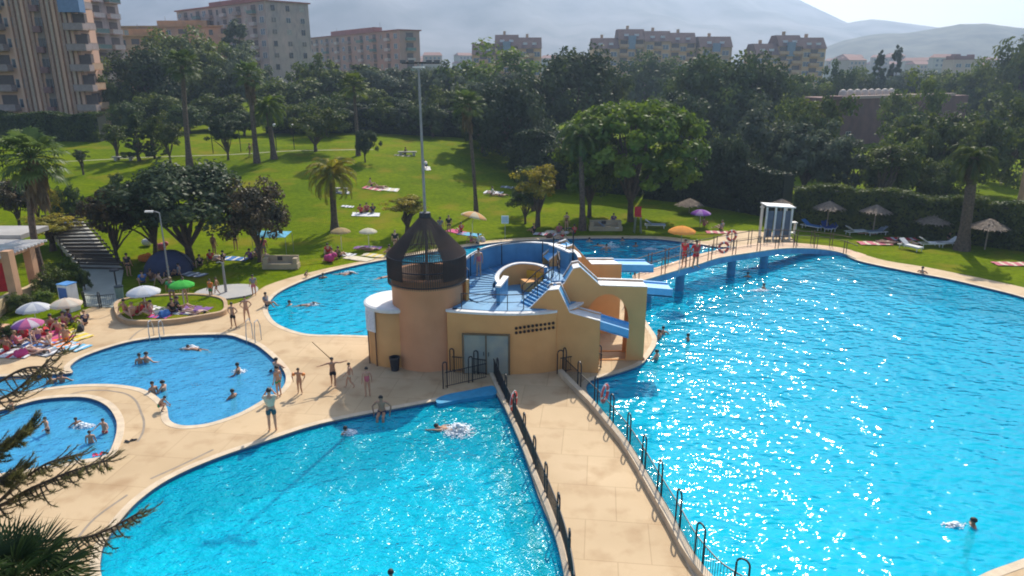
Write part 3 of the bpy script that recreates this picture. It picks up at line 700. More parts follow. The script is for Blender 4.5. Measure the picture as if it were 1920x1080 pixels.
left_edge = smooth_loop(gl([(915,690),(928,720),(945,757),(962,795),(985,850),(1003,897),(1022,945),(1040,995),(1055,1050),(1066,1120),(1060,1180)]), 6, False)
curb_along([(x+.02, y) for x, y in left_edge], .16, .10, 'low_wall', M_CURB, label='low pale kerb along the left side of the walkway', cat='low wall')
hoop_fence([Vector((x+.14, y, .02)) for x, y in left_edge], 'dark hoop-topped railing between the front pool and the walkway', 'pool_railing', 1.85, h=1.25, picket=.085)
hoop_fence([G(x, y) for x, y in [(835,728),(870,720),(912,710)]], 'short dark gate railing at the corner of the front pool', 'pool_railing', 1.3, h=1.3, w=.2)
hoop_fence([G(x, y) for x, y in [(848,697),(885,700),(912,704)]], 'dark barrier panel in front of the metal double doors', 'pool_railing', 1.2, h=1.2, w=.2)
hoop_fence([G(x, y) for x, y in [(1050,700),(1085,694),(1120,690),(1128,692)]], 'dark railing panel at the top end of the walkway by the arch', 'pool_railing', 1.0, h=1.2, w=.3)
# bridge rails
def rail_thing(pts, label, step=1.9, h=1.0):
    O = pts[0].copy(); L = [p-O for p in pts]; e = empty('bridge_railing', O, label, 'railing')
    b = MB(); b.tube([p+Vector((0,0,h)) for p in L], .028, 6); b.build('top_rail', M_RUST, e)
    b = MB(); b.tube([p+Vector((0,0,h*.5)) for p in L], .014, 5); b.build('middle_rail', M_RUST, e)
    for p in resample(L, step):
        for s_ in (-.14, .14):
            b = MB(); q = p+Vector((s_*.9, s_*.3, 0)); b.tube([q, q+Vector((0,0,h+.12))], .03, 6); b.build('post', M_RUST, e)
rail_thing([p*1 for p in bb_[:-4]], 'brown post railing on the far side of the footbridge')
rail_thing([p+(q-p).normalized()*.12 for p, q in zip(nb_[2:], bb_[2:])], 'brown post railing on the near side of the footbridge', step=2.6)
# ================================================================ vegetation
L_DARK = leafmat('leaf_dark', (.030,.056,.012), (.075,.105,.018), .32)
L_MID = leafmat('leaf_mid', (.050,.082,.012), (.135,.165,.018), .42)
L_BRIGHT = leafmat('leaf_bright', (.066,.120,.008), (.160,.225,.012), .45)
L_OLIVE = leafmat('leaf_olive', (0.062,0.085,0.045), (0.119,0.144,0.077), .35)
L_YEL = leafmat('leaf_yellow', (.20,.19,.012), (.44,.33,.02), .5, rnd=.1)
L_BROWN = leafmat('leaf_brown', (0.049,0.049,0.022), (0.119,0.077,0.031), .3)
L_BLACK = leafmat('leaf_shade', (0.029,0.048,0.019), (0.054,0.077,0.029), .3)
L_PALM = leafmat('leaf_palm', (0.060,0.102,0.026), (0.120,0.168,0.038), .4, scale=1.5)
L_PALMY = leafmat('leaf_palm_yellow', (.15,.17,.010), (.36,.28,.02), .5, scale=1.2, rnd=.1)
L_DEAD = leafmat('leaf_dead', (0.100,0.070,0.035), (0.190,0.130,0.060), .3, scale=2)
M_BARK = mat('bark', (.12,.085,.06), .9, col2=(.06,.045,.035), scale=3, bump=.5)
M_PBARK = mat('palm_bark', (.15,.105,.075), .9, col2=(.07,.05,.038), scale=6, bump=.6)
def leafquad(b, c, s, rr, nrm=None, asp=.55):
    d = Vector((rr.gauss(0,1), rr.gauss(0,1), rr.gauss(0,.7)))
    if nrm is not None:
        n = (nrm+Vector((rr.gauss(0,.5), rr.gauss(0,.5), rr.gauss(0,.5)))).normalized(); d = d-n*d.dot(n)
    else: n = Vector((rr.gauss(0,1), rr.gauss(0,1), rr.gauss(0,1))).normalized(); d = d-n*d.dot(n)
    if d.length < 1e-4: d = Vector((1,0,0))
    d.normalize(); e = n.cross(d)*s*asp; d = d*s
    o = len(b.v); b.v += [tuple(c-d), tuple(c+e), tuple(c+d), tuple(c-e)]; b.f.append((o, o+1, o+2, o+3)); b.m.append(0)
def crown_mesh(name, seed, R0=4.0, H0=6.0, clumps=70, leaves=8000, leaf=.2, shape='round', crs=(.16,.30), lump=.25):
    """a crown standing on z=0..H0, half width R0"""
    rr = random.Random(seed); b = MB(); cl = []
    ph = [rr.uniform(0, 6.28) for _ in range(6)]
    for i in range(clumps):
        u = rr.uniform(-.75, 1); a = rr.uniform(0, 2*pi); q = math.sqrt(max(0, 1-u*u))
        f = rr.uniform(.45, .93)*(1+lump*sin(3*a+ph[0])*cos(2.2*u+ph[1])+lump*.6*sin(5*a+ph[2]+3*u))
        if shape == 'round': x, y, z = q*cos(a)*f, q*sin(a)*f, .5+.5*u*f
        elif shape == 'umbrella':
            rad = f*min(1, q+.25); x, y, z = rad*cos(a), rad*sin(a), (.38+.55*math.sqrt(max(0, 1-min(1, rad)**2))) if u > -.1 else .12+.5*rr.random()
        elif shape == 'column':
            t = rr.random(); w = (sin(pi*min(1, t*.9+.12))**.7)*rr.uniform(.5, .95); x, y, z = w*cos(a), w*sin(a), t
        elif shape == 'cone':
            t = rr.random()**1.2; w = (1-t)*rr.uniform(.5, 1.0)+.04; x, y, z = w*cos(a), w*sin(a), t
        elif shape == 'vase':
            t = .15+.85*rr.random(); w = (t**.8)*rr.uniform(.3, 1); x, y, z = w*cos(a), w*sin(a), t*(1-.2*w)
        r = rr.uniform(*crs)*(1.0 if shape in ('round','umbrella','vase') else .7)
        cl.append((Vector((x*R0, y*R0, z*H0)), r*R0))
    ctr = Vector((0, 0, H0*.4)); per = leaves//clumps
    for c, r in cl:
        out = (c-ctr); out.normalize()
        for k in range(per):
            d = Vector((rr.gauss(0,1), rr.gauss(0,1), rr.gauss(0,1))).normalized()
            p = c+Vector((d.x, d.y, d.z*.75))*r*(rr.random()**.4)
            leafquad(b, p, leaf*rr.uniform(.6, 1.3), rr, (d*.7+out*.5+Vector((0,0,.3))).normalized())
    return b.mesh(name, L_MID), cl
def limbs_mesh(name, cl, H0, trunk_h, seed, r0=.35, n=14, fork=.55):
    rr = random.Random(seed); b = MB(); k0 = Vector((rr.uniform(-.2,.2), rr.uniform(-.2,.2), trunk_h*fork))
    b.tube([(0,0,-.4), (0,0,0), (k0.x*.5,k0.y*.5,trunk_h*fork*.5), k0], [r0*1.3, r0*1.12, r0*.92, r0*.8], 10)
    for c, r in rr.sample(cl, min(n, len(cl))):
        t = c+Vector((0,0,trunk_h)); m1 = k0.lerp(t, .35)+Vector((rr.uniform(-.4,.4), rr.uniform(-.4,.4), .2)); m2 = k0.lerp(t, .7)+Vector((rr.uniform(-.3,.3), rr.uniform(-.3,.3), .25))
        b.tube([k0-Vector((0,0,.3)), m1, m2, t], [r0*.5, r0*.36, r0*.22, r0*.07], 6)
    return b.mesh(name, M_BARK)
PROTO = {}
def proto(key, seed, **k):
    me, cl = crown_mesh('crown_'+key, seed, **k); th = k.pop('th', 3.0)
    PROTO[key] = (me, limbs_mesh('limbs_'+key, cl, k.get('H0', 6.0), 3.0, seed+1), k.get('R0', 4.0), k.get('H0', 6.0))
proto('big', 21, clumps=190, leaves=19000, leaf=.15, crs=(.09,.17), lump=.12, shape='umbrella', H0=5.0); proto('a', 1, leaves=9500, clumps=85); proto('b', 2, lump=.4, clumps=60); proto('c', 3, clumps=95, crs=(.12,.2), leaves=9500, lump=.35); proto('d', 4, lump=.15, clumps=110, leaves=11000, leaf=.17)
proto('u', 5, shape='umbrella', clumps=130, leaves=15000, H0=5.0, leaf=.15, crs=(.12,.2)); proto('col', 6, shape='column', R0=1.6, H0=9.0, clumps=60, leaves=6000, leaf=.16, crs=(.25,.45))
proto('cone', 7, shape='cone', R0=2.2, H0=7.0, clumps=80, leaves=6500, leaf=.15, crs=(.15,.3)); proto('v', 8, shape='round', R0=2.0, H0=4.0, clumps=60, leaves=4200, leaf=.14, crs=(.16,.34), lump=.35)
proto('e', 9, clumps=44, leaves=5200, lump=.5, crs=(.18,.34)); proto('f', 10, clumps=75, leaves=7200, lump=.3, crs=(.10,.24), leaf=.18)
def tree(key, base, top_z, width, label, leaf=None, crown0=None, rz=None, name='tree', group=None, cat='tree'):
    """base: foot; top_z: absolute height; width: crown width; crown0: height above the foot where the crown starts"""
    me, tr, R0, H0 = PROTO[key]; H = top_z-base.z; c0 = crown0 if crown0 is not None else H*.22
    e = empty(name, base, label, cat, group, rz=R.uniform(0, 6.28) if rz is None else rz)
    s = width/2/R0*1.02; sz = (H-c0)/H0
    k = link('trunk', tr, e); k.scale = (s, s, (c0+.35*H0*sz)/3.0 if False else max(c0, .6)/3.0)
    # limbs follow the crown: a second scale would bend them, so the trunk mesh is stretched as one
    tot = 3.0; k.scale.z = max(c0, .5)/3.0*.98
    c = link('crown', me, e, (0, 0, c0)); c.scale = (s, s, sz)
    q_ = .5 if key == 'big' else .75
    k.scale = (s*q_, s*q_, (c0+H0*.8*sz)/(3.0+H0*.8))
    if leaf: setmat(c, 0, leaf)
    return e
def tpx(key, px, D, top, wpx, label, leaf, crown_base=None, group=None, name='tree', cat='tree'):
    """tree at picture column px, D metres out, its top row and crown width in picture units"""
    x = AT(px, 300, D).x; z0 = T(x, D); x = AT(px, (top+250)/2, D).x; p = Vector((x, D, T(x, D)-.05)); zt = AT(px, top, D).z
    w = wpx/ppm(D, (zt+p.z)/2); c0 = None
    if crown_base is not None: c0 = max(.3, AT(px, crown_base, D).z-p.z)
    if D >= 88: c0 = .35
    return tree(key, p, zt, w, label, leaf, c0, name=name, group=group, cat=cat)
def tfoot(key, px, pyf, top, wpx, label, leaf, crown_base=None, dx=0, name='tree', cat='tree', group=None):
    p = Wp(px, pyf); zt = AT(px, top, p.y).z; w = wpx/ppm(p.y, (zt+p.z)/2)
    c0 = AT(px, crown_base, p.y).z-p.z if crown_base else None
    p = p+Vector((0,0,-.05)); return tree(key, p, zt, w, label, leaf, c0, name=name, cat=cat, group=group)
# --- palms
def frond(b, base, az, elev, L, droop, rr, n=22, leaf=.5, mi=0):
    d = Vector((cos(az), sin(az), 0)); side = Vector((-sin(az), cos(az), 0)); pts = []; e = elev; p = Vector(base); seg = L/10
    for i in range(11):
        pts.append(p.copy()); p = p+(d*cos(e)+Vector((0,0,sin(e))))*seg; e -= droop/10*(1+.6*i/10)
    b.tube(pts, [.035*(1-i/11)+.006 for i in range(11)], 4, mi=mi, cap=False)
    for i in range(n):
        t = .12+.88*i/n; q = t*10; k = int(min(9, q)); c = pts[k].lerp(pts[k+1], q-k); tan = (pts[k+1]-pts[k]).normalized(); up = side.cross(tan)
        ll = leaf*(sin(pi*min(1, t*.95+.06))**.6+.1); w = .045
        for s_ in (-1, 1):
            tipv = (side*s_*.82+tan*.5+up*rr.uniform(-.05, .32)+Vector((0,0,-.25*rr.random()))).normalized()*ll*rr.uniform(.85,1.1)
            o = len(b.v); b.v += [tuple(c-tan*w), tuple(c+tan*w), tuple(c+tipv*.6+tan*w*.8-Vector((0,0,.02))), tuple(c+tipv-Vector((0,0,ll*.22)))]; b.f.append((o, o+1, o+2, o+3)); b.m.append(mi)
def pinnate_crown(name, seed, L=2.9, n=44, leaf=.5, droop=1.7):
    rr = random.Random(seed); b = MB()
    for i in range(n):
        t = i/n; az = i*2.39996; el = 1.35-1.75*t+rr.uniform(-.1,.1); frond(b, (0,0,-.15-.3*t), az, el, L*rr.uniform(.85,1.05), droop*rr.uniform(.8,1.15), rr, 26, leaf)
    return b.mesh(name, L_PALM)
def fan_crown(name, seed, n=34, R0=1.5, blade=.75, mi=0):
    rr = random.Random(seed); b = MB()
    for i in range(n):
        t = i/n; az = i*2.39996+rr.uniform(-.2,.2); el = 1.25-1.9*t; d = Vector((cos(az)*cos(el), sin(az)*cos(el), sin(el))); pl = R0*rr.uniform(.6,.8)
        mid = d*pl*.6; h = d*pl+Vector((0,0,-.12*pl)); b.tube([(0,0,0), mid+Vector((0,0,.05)), h], [.03,.022,.015], 4, cap=False)
        side = Vector((-sin(az), cos(az), 0)); up = side.cross(d); K = 15
        for k in range(K):
            a = -1.9+3.8*k/(K-1); v = (d*cos(a)+side*sin(a)+up*(.18-.25*abs(a)/1.9)).normalized(); l = blade*rr.uniform(.85,1.1)*(1-.18*abs(a)/1.9)
            w = (side*cos(a)-d*sin(a))*.055; p1 = h+v*l*.6; p2 = h+v*l+Vector((0,0,-.28*l))
            o = len(b.v); b.v += [tuple(h), tuple(p1+w), tuple(p2), tuple(p1-w)]; b.f.append((o,o+1,o+2,o+3)); b.m.append(0)
    return b.mesh(name, L_PALM)
def skirt_mesh(name, seed, n=60, L=1.1):
    rr = random.Random(seed); b = MB()
    for i in range(n):
        a = rr.uniform(0, 6.28); z = rr.uniform(-1.3, -.1); r = rr.uniform(.16,.5)*(1+z*.3); d = Vector((cos(a), sin(a), 0)); s_ = Vector((-sin(a), cos(a), 0))*.14
        p = d*.12+Vector((0,0,z+.2)); q = d*r+Vector((0,0,z-.25)); e = d*(r+.05)+Vector((0,0,z-L*rr.uniform(.5,.9)))
        o = len(b.v); b.v += [tuple(p), tuple(q+s_), tuple(e), tuple(q-s_)]; b.f.append((o,o+1,o+2,o+3)); b.m.append(0)
    return b.mesh(name, L_DEAD)
PC = [pinnate_crown('palm_crown', 11), pinnate_crown('palm_crown', 12, n=30, droop=2.0, leaf=.55)]
FC = [fan_crown('fan_crown', 13), fan_crown('fan_crown', 14, n=44)]; SK = skirt_mesh('dead_skirt', 15)
def palm(foot, crown_px, crown_py, kind, wpx, label, leaf=None, r=.22, skirt=False, group=None, bend=0, var=0):
    p = foot if isinstance(foot, Vector) else Wp(*foot); c = AT(crown_px, crown_py, p.y); h = c.z-p.z; dx = c.x-p.x
    e = empty('palm_tree', p, label, 'palm tree', group); b = MB(); pts = []; rad = []
    for i in range(15):
        t = i/14; pts.append((dx*(t**1.4)+bend*sin(pi*t), 0, h*t-.1)); rad.append(r*(1.35-.45*min(1, t*5)-.25*t+.10*(i%2)*.4))
    b.tube(pts, rad, 10); b.build('trunk', M_PBARK, e, smooth=False)
    me = (PC if kind == 'pin' else FC)[var]; base = 5.8 if kind == 'pin' else 3.3
    s = wpx/ppm(p.y, c.z)/base*1.08; k = link('crown', me, e, (dx, 0, h-.1)); k.scale = (s, s, s); k.rotation_euler.z = R.uniform(0, 6)
    if leaf: setmat(k, 0, leaf)
    if skirt: q = link('dead_fronds', SK, e, (dx, 0, h-.1)); q.scale = (s*1.25, s*1.25, s*1.3)
    return e
palm((85,532), 57, 292, 'fan', 125, 'tall fan palm with drooping crown and leaning trunk in front of the stepped path', skirt=True, r=.27, var=1, bend=-.35)
palm((356,312), 341, 118, 'fan', 72, 'tall thin fan palm at the crest of the lawn, leftmost of the lawn-top palms', L_PALM, r=.34)
palm((482,305), 466, 138, 'fan', 62, 'tall fan palm on the lawn crest just behind the bright feather palm', L_PALM, r=.34, skirt=True)
palm((514,298), 500, 196, 'pin', 92, 'bright yellow-green feather palm on the lawn crest beside a taller fan palm', L_BRIGHT, r=.36)
palm((672,292), 663, 158, 'fan', 60, 'tall slim palm in front of the dark belt, left of the floodlight mast', L_MID, r=.26)
palm((893,402), 876, 192, 'fan', 66, 'very tall slender palm on the lawn right of the floodlight mast', L_PALM, r=.21, skirt=True)
palm((628,432), 621, 318, 'pin', 122, 'golden date palm with thick flared trunk in the middle of the lawn', L_PALMY, r=.33)
palm((1092,432), 1088, 248, 'pin', 118, 'dark feather palm beside the big round tree behind the slides', L_PALM, r=.30, var=1)
palm((1000,395), 985, 320, 'pin', 60, 'short bushy palm at the shaded lawn edge beside the yellow tree', L_MID, r=.2, var=1)
palm(Wp(1832,480)+Vector((0,2.0,0)), 1828, 290, 'pin', 120, 'palm with stout pale trunk rising behind the clipped hedge at the right', L_MID, r=.5, var=1, skirt=True)
# --- hedges
def hedge(name, pts, w, h, label, leaf, n, seed=5, s=.2):
    rr = random.Random(seed); P_ = [Vector(p) for p in pts]; O = P_[0]; b = MB(); segs = [(a, c, (c-a).length) for a, c in zip(P_, P_[1:])]; tot = sum(q[2] for q in segs)
    for i in range(n):
        u = rr.uniform(0, tot)
        for a, c, L in segs:
            if u <= L: break
            u -= L
        t = u/L; p = a.lerp(c, t); d = (c-a).normalized(); nn = Vector((-d.y, d.x, 0)); f = rr.random(); hh = h*(1+.06*sin(u*.9+seed))
        if f < .45: q = p-nn*0+nn*(-w/2+rr.uniform(-.12,.12)); z = rr.uniform(0, hh); nr = -nn
        elif f < .6: q = p+nn*(w/2+rr.uniform(-.12,.12)); z = rr.uniform(0, hh); nr = nn
        else: q = p+nn*rr.uniform(-w/2, w/2); z = hh+rr.uniform(-.2,.12); nr = Vector((0,0,1))
        leafquad(b, q-O+Vector((0,0,z)), s*rr.uniform(.6,1.3), rr, nr)
    me = b.mesh('foliage', leaf); e = empty(name, O, label, 'hedge'); link('foliage', me, e)
    b = MB()
    for a, c, L in segs:
        d = (c-a).normalized(); nn = Vector((-d.y, d.x, 0))*(w/2-.22); vs = [a-nn, a+nn, c+nn, c-nn]; vs = [v-O for v in vs]
        b.add([(v.x, v.y, v.z-.3) for v in vs]+[(v.x, v.y, v.z+h-.3) for v in vs], [(0,1,5,4),(1,2,6,5),(2,3,7,6),(3,0,4,7),(4,5,6,7)])
    b.build('twigs', C('hedge_core', .012,.018,.008), e)
    return e
def gT(x, y): return Vector((x, y, T(x, y)))
hr = [Wp(px, py) for px, py in ((1490,424),(1600,432),(1740,449),(1850,462),(1990,480))]
hedge('hedge', [p+Vector((.0,.9,0)) for p in hr], 1.8, 3.6, 'long tall clipped hedge behind the sun loungers with a sunlit yellow-green top', L_MID, 17000, s=.15)
hl = [Wp(px, py) for px, py in ((-40,262),(60,264),(190,266))]
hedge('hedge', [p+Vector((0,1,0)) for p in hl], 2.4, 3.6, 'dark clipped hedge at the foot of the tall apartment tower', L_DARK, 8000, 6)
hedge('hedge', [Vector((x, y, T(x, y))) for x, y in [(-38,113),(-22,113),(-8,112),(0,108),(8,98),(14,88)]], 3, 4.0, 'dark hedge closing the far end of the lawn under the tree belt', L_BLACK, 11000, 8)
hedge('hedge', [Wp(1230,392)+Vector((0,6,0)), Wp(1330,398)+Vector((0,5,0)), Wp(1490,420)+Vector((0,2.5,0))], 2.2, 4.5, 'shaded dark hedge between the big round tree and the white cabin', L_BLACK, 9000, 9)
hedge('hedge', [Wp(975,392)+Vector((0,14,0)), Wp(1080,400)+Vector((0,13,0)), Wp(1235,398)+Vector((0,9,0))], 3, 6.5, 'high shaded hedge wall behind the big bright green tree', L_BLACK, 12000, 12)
# --- trees: (proto, px, D, top row, crown width px, label, leaf, crown base row)
TL = [
 ('d',275,128,86,150,'huge dark round tree left of the lawn behind the clipped hedge',L_DARK,262),
 ('a',345,150,60,150,'large mid-green tree behind the huge dark round one',L_MID,230),
 ('c',430,148,78,130,'leafy green tree in front of the grey tower block',L_MID,240),
 ('col',452,165,28,62,'thin tall tree rising in front of the grey tower block',L_OLIVE,150),
 ('b',395,135,118,120,'bushy green tree behind the leftmost lawn palm',L_MID,250),
 ('e',470,138,95,110,'loose light-green tree above the lawn-crest palms',L_OLIVE,240),
 ('a',545,132,150,140,'round green tree right of the bright feather palm',L_MID,262),
 ('f',600,140,108,120,'tree with pale top in front of the pink apartment block',L_MID,240),
 ('c',665,150,118,150,'wide tree under the right half of the pink apartment block',L_MID,240),
 ('b',725,145,122,130,'grey-green tree left of the floodlight mast top',L_OLIVE,250),
 ('a',790,150,140,120,'tree directly behind the floodlight mast',L_MID,250),
 ('f',835,138,120,110,'tree right of the floodlight mast with olive leaves',L_OLIVE,250),
 ('e',905,142,95,190,'broad olive-green tree in front of the gabled ochre block',L_BRIGHT,250),
 ('c',955,120,135,150,'grey-olive tree lower down beside the very tall slender palm',L_OLIVE,260),
 ('d',1075,118,90,190,'massive dark tree in the middle of the skyline',L_DARK,280),
 ('b',1145,125,130,100,'lighter tree leaning on the massive dark middle tree',L_MID,270),
 ('a',1215,170,105,140,'hazy dark tree below the long brown-roofed block',L_DARK,220),
 ('d',1330,120,100,200,'very dark broad tree right of the bright umbrella tree',L_DARK,300),
 ('a',1420,125,110,150,'dark tree in front of the rightmost ochre block',L_DARK,280),
 ('b',1290,110,165,140,'shaded tree directly behind the bright umbrella tree',L_DARK,300),
 ('c',1490,150,135,120,'tree at the foot of the rightmost ochre block',L_MID,240),
 ('f',1560,165,120,90,'small round dark tree standing apart below the hills',L_DARK,200),
 ('e',1425,84,205,150,'grey olive tree with feathery crown above the white cabin',L_OLIVE,380),
 ('c',1520,80,225,150,'wide grey-green tree right of the feathery olive tree',L_OLIVE,385),
 ('f',1610,78,270,120,'pale bushy tree behind the clipped hedge near the thatched parasols',L_OLIVE,385),
 ('b',1530,95,170,130,'tall poplar-like green tree left of the brick hall',L_MID,330),
 ('e',1470,105,195,90,'dark tree between the olive tree and the brick hall',L_MID,330),
 ('a',1690,74,262,110,'yellowish leafy tree in front of the brick hall',L_MID,380),
 ('c',1760,80,215,140,'green tree hiding the right half of the brick hall',L_MID,380),
 ('b',1845,82,205,150,'broad tree with glossy leaves behind the stout palm',L_MID,385),
 ('f',1905,90,195,150,'tree at the right edge above the yellow canopy',L_MID,385),
 ('d',1780,72,300,100,'low round tree on the hedge line left of the stout palm',L_MID,390),
 ('e',1700,120,150,110,'green tree behind the domes of the brick hall',L_MID,250),
 ('a',1600,190,132,100,'row tree left of the twin cypresses',L_MID,190),
 ('c',1700,180,128,110,'pale tree behind the brick hall between cypresses and red-roofed house',L_OLIVE,190),
 ('b',1780,170,125,120,'wide hazy tree under the red-roofed house',L_MID,200),
 ('a',1850,160,118,130,'tree crown right of the red-roofed house',L_MID,220),
 ('d',1925,150,55,140,'tall tree cut by the right edge of the picture',L_MID,230),
 ('f',1880,125,165,130,'mid-green tree below the tall one at the right edge',L_MID,300),
 ('e',205,122,125,90,'tree right of the tall apartment tower',L_MID,250),
 ('d',240,112,190,70,'rounded shrub-like tree beside the hedge end at the left',L_DARK,262),
 ('a',1010,170,150,110,'tree in the gap left of the massive dark middle tree',L_MID,220),
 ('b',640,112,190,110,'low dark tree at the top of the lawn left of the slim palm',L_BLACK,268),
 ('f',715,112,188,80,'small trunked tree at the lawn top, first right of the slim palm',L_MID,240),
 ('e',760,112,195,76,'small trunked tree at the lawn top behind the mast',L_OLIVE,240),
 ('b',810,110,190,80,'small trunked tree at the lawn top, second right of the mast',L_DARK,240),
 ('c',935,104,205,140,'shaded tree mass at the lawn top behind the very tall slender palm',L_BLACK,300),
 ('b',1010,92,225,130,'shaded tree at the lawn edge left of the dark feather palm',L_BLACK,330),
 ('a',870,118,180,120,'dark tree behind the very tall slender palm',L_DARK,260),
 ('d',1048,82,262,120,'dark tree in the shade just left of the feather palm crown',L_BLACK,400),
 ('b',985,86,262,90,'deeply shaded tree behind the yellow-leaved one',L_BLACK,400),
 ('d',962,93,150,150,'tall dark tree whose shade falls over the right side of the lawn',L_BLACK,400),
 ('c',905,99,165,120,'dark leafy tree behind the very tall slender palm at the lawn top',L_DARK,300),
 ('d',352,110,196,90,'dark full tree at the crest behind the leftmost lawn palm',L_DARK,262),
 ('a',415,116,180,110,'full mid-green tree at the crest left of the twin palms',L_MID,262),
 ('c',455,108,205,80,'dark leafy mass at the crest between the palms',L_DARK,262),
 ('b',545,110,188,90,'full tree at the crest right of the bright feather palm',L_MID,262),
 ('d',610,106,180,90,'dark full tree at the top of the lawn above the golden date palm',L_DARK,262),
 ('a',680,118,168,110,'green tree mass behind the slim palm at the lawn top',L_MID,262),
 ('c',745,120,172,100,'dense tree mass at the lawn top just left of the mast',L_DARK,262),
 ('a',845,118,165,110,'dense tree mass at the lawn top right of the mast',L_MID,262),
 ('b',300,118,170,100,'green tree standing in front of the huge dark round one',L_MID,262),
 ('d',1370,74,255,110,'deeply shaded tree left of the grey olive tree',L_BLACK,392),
 ('b',1700,98,205,110,'tree covering the left wall of the brick hall',L_MID,300),
 ('c',1300,190,112,120,'bright-topped hazy tree left of the rightmost ochre block',L_MID,200),
 ('f',1120,190,118,100,'hazy pointed tree left of the long brown-roofed block',L_MID,200),
 ('a',820,200,128,90,'hazy tree in the gap between the two pale apartment groups',L_OLIVE,200),
]
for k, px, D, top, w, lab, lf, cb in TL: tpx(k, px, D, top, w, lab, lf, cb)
tpx('col',1643,185,88,26,'slim dark cypress, left of the twin cypresses',L_DARK,150,name='cypress_tree',cat='cypress')
tpx('col',1674,185,78,30,'taller lighter cypress, right of the twin cypresses',L_OLIVE,150,name='cypress_tree',cat='cypress')
tpx('col',1195,150,148,20,'small narrow dark cypress above the bright umbrella tree',L_BLACK,200,name='cypress_tree',cat='cypress')
for px, lab in ((1568,'thin cypress at the left end of the brick hall roof'),(1578,'second thin cypress at the left end of the brick hall'),(1588,'third thin cypress by the brick hall, nearest its roof')):
    tpx('col',px,140,156,9,lab,L_BLACK,190,name='cypress_tree',cat='cypress')
tfoot('big',1182,415,186,280,'big bright green dome-shaped tree behind the small rear pool',L_BRIGHT,362)
tfoot('d',1105,408,232,120,'darker round tree leaning against the big bright one',L_MID,370)
# lawn trees
tfoot('d',358,492,306,240,'large dark spreading tree with forked trunk beside the sunbathers',L_BLACK,440)
tfoot('c',292,480,326,140,'dark leafy tree left of the large spreading one',L_BLACK,438)
tfoot('c',222,492,352,112,'brown-leaved tree with thin bent trunk by the path',L_BROWN,440)
tfoot('a',487,492,342,122,'reddish-brown leafy tree right of the large spreading tree',L_BROWN,455)
tfoot('v',226,392,325,30,'little dark round tree with pale trunk on the left lawn',L_DARK,365)
tfoot('v',146,448,345,40,'slim dark sapling with upright crown near the path head',L_DARK,415)
tfoot('v',118,440,352,46,'yellowish sapling next to the slim dark one',L_YEL,412)
tfoot('v',157,328,280,28,'tiny standard tree alone on the left lawn',L_DARK,302)
tfoot('v',222,300,232,50,'young tree in a stone ring on the left lawn crest',L_MID,272)
tfoot('cone',262,302,216,62,'bushy dark conifer on the lawn crest, left one of three',L_DARK,292)
tfoot('e',320,306,218,62,'bushy dark tree on the lawn crest, right one of three',L_MID,285)
tfoot('cone',291,298,226,42,'narrow conifer between the two bushy crest trees',L_DARK,290)
tfoot('e',592,284,205,100,'flowering brownish shrub tree at the lawn crest right of the feather palm',L_MID,262)
tfoot('b',685,305,240,46,'small dark bush at the foot of the slim palm',L_BLACK,292)
tfoot('v',1008,425,308,76,'small tree with yellow leaves at the shaded lawn edge',L_YEL,380)
tfoot('b',985,420,345,70,'dark low tree left of the yellow-leaved one',L_DARK,392)
tfoot('v',764,440,368,78,'small golden tree on the lawn behind the tower cage',L_YEL,402)
tfoot('e',38,430,342,95,'brownish small tree on the lawn at the left edge',L_BROWN,400)
tfoot('v',100,470,405,95,'yellow-green bush tree by the restaurant roof',L_YEL,440)
tfoot('e',75,420,340,70,'dark bush behind the trunk of the drooping fan palm',L_BLACK,400)
tfoot('c',428,300,215,70,'dark leafy tree at the lawn crest left of the twin palms',L_BLACK,270)
tfoot('v',1648,400,270,90,'thin-trunked tree growing through the clipped hedge',L_MID,330)
# shrubs by the restaurant (left)
M_S = [('a',38,585,552,48,'clipped round bush beside the beige terrace wall',L_MID),('a',80,572,545,44,'second round bush right of the clipped one by the terrace',L_BRIGHT),
 ('b',125,520,485,62,'rounded bright green bush beside the stepped path',L_BRIGHT),('e',95,560,505,60,'untidy shrub behind the round bushes',L_MID),('b',160,545,500,30,'low dark shrub at the lower end of the stepped path',L_DARK),
 ('e',20,640,600,50,'dark leafy shrub under the pink striped parasol',L_DARK)]
for k, px, pf, tp, w, lab, lf in M_S: tfoot(k, px, pf, tp, w, lab, lf, crown_base=pf-3, name='bush', cat='bush')
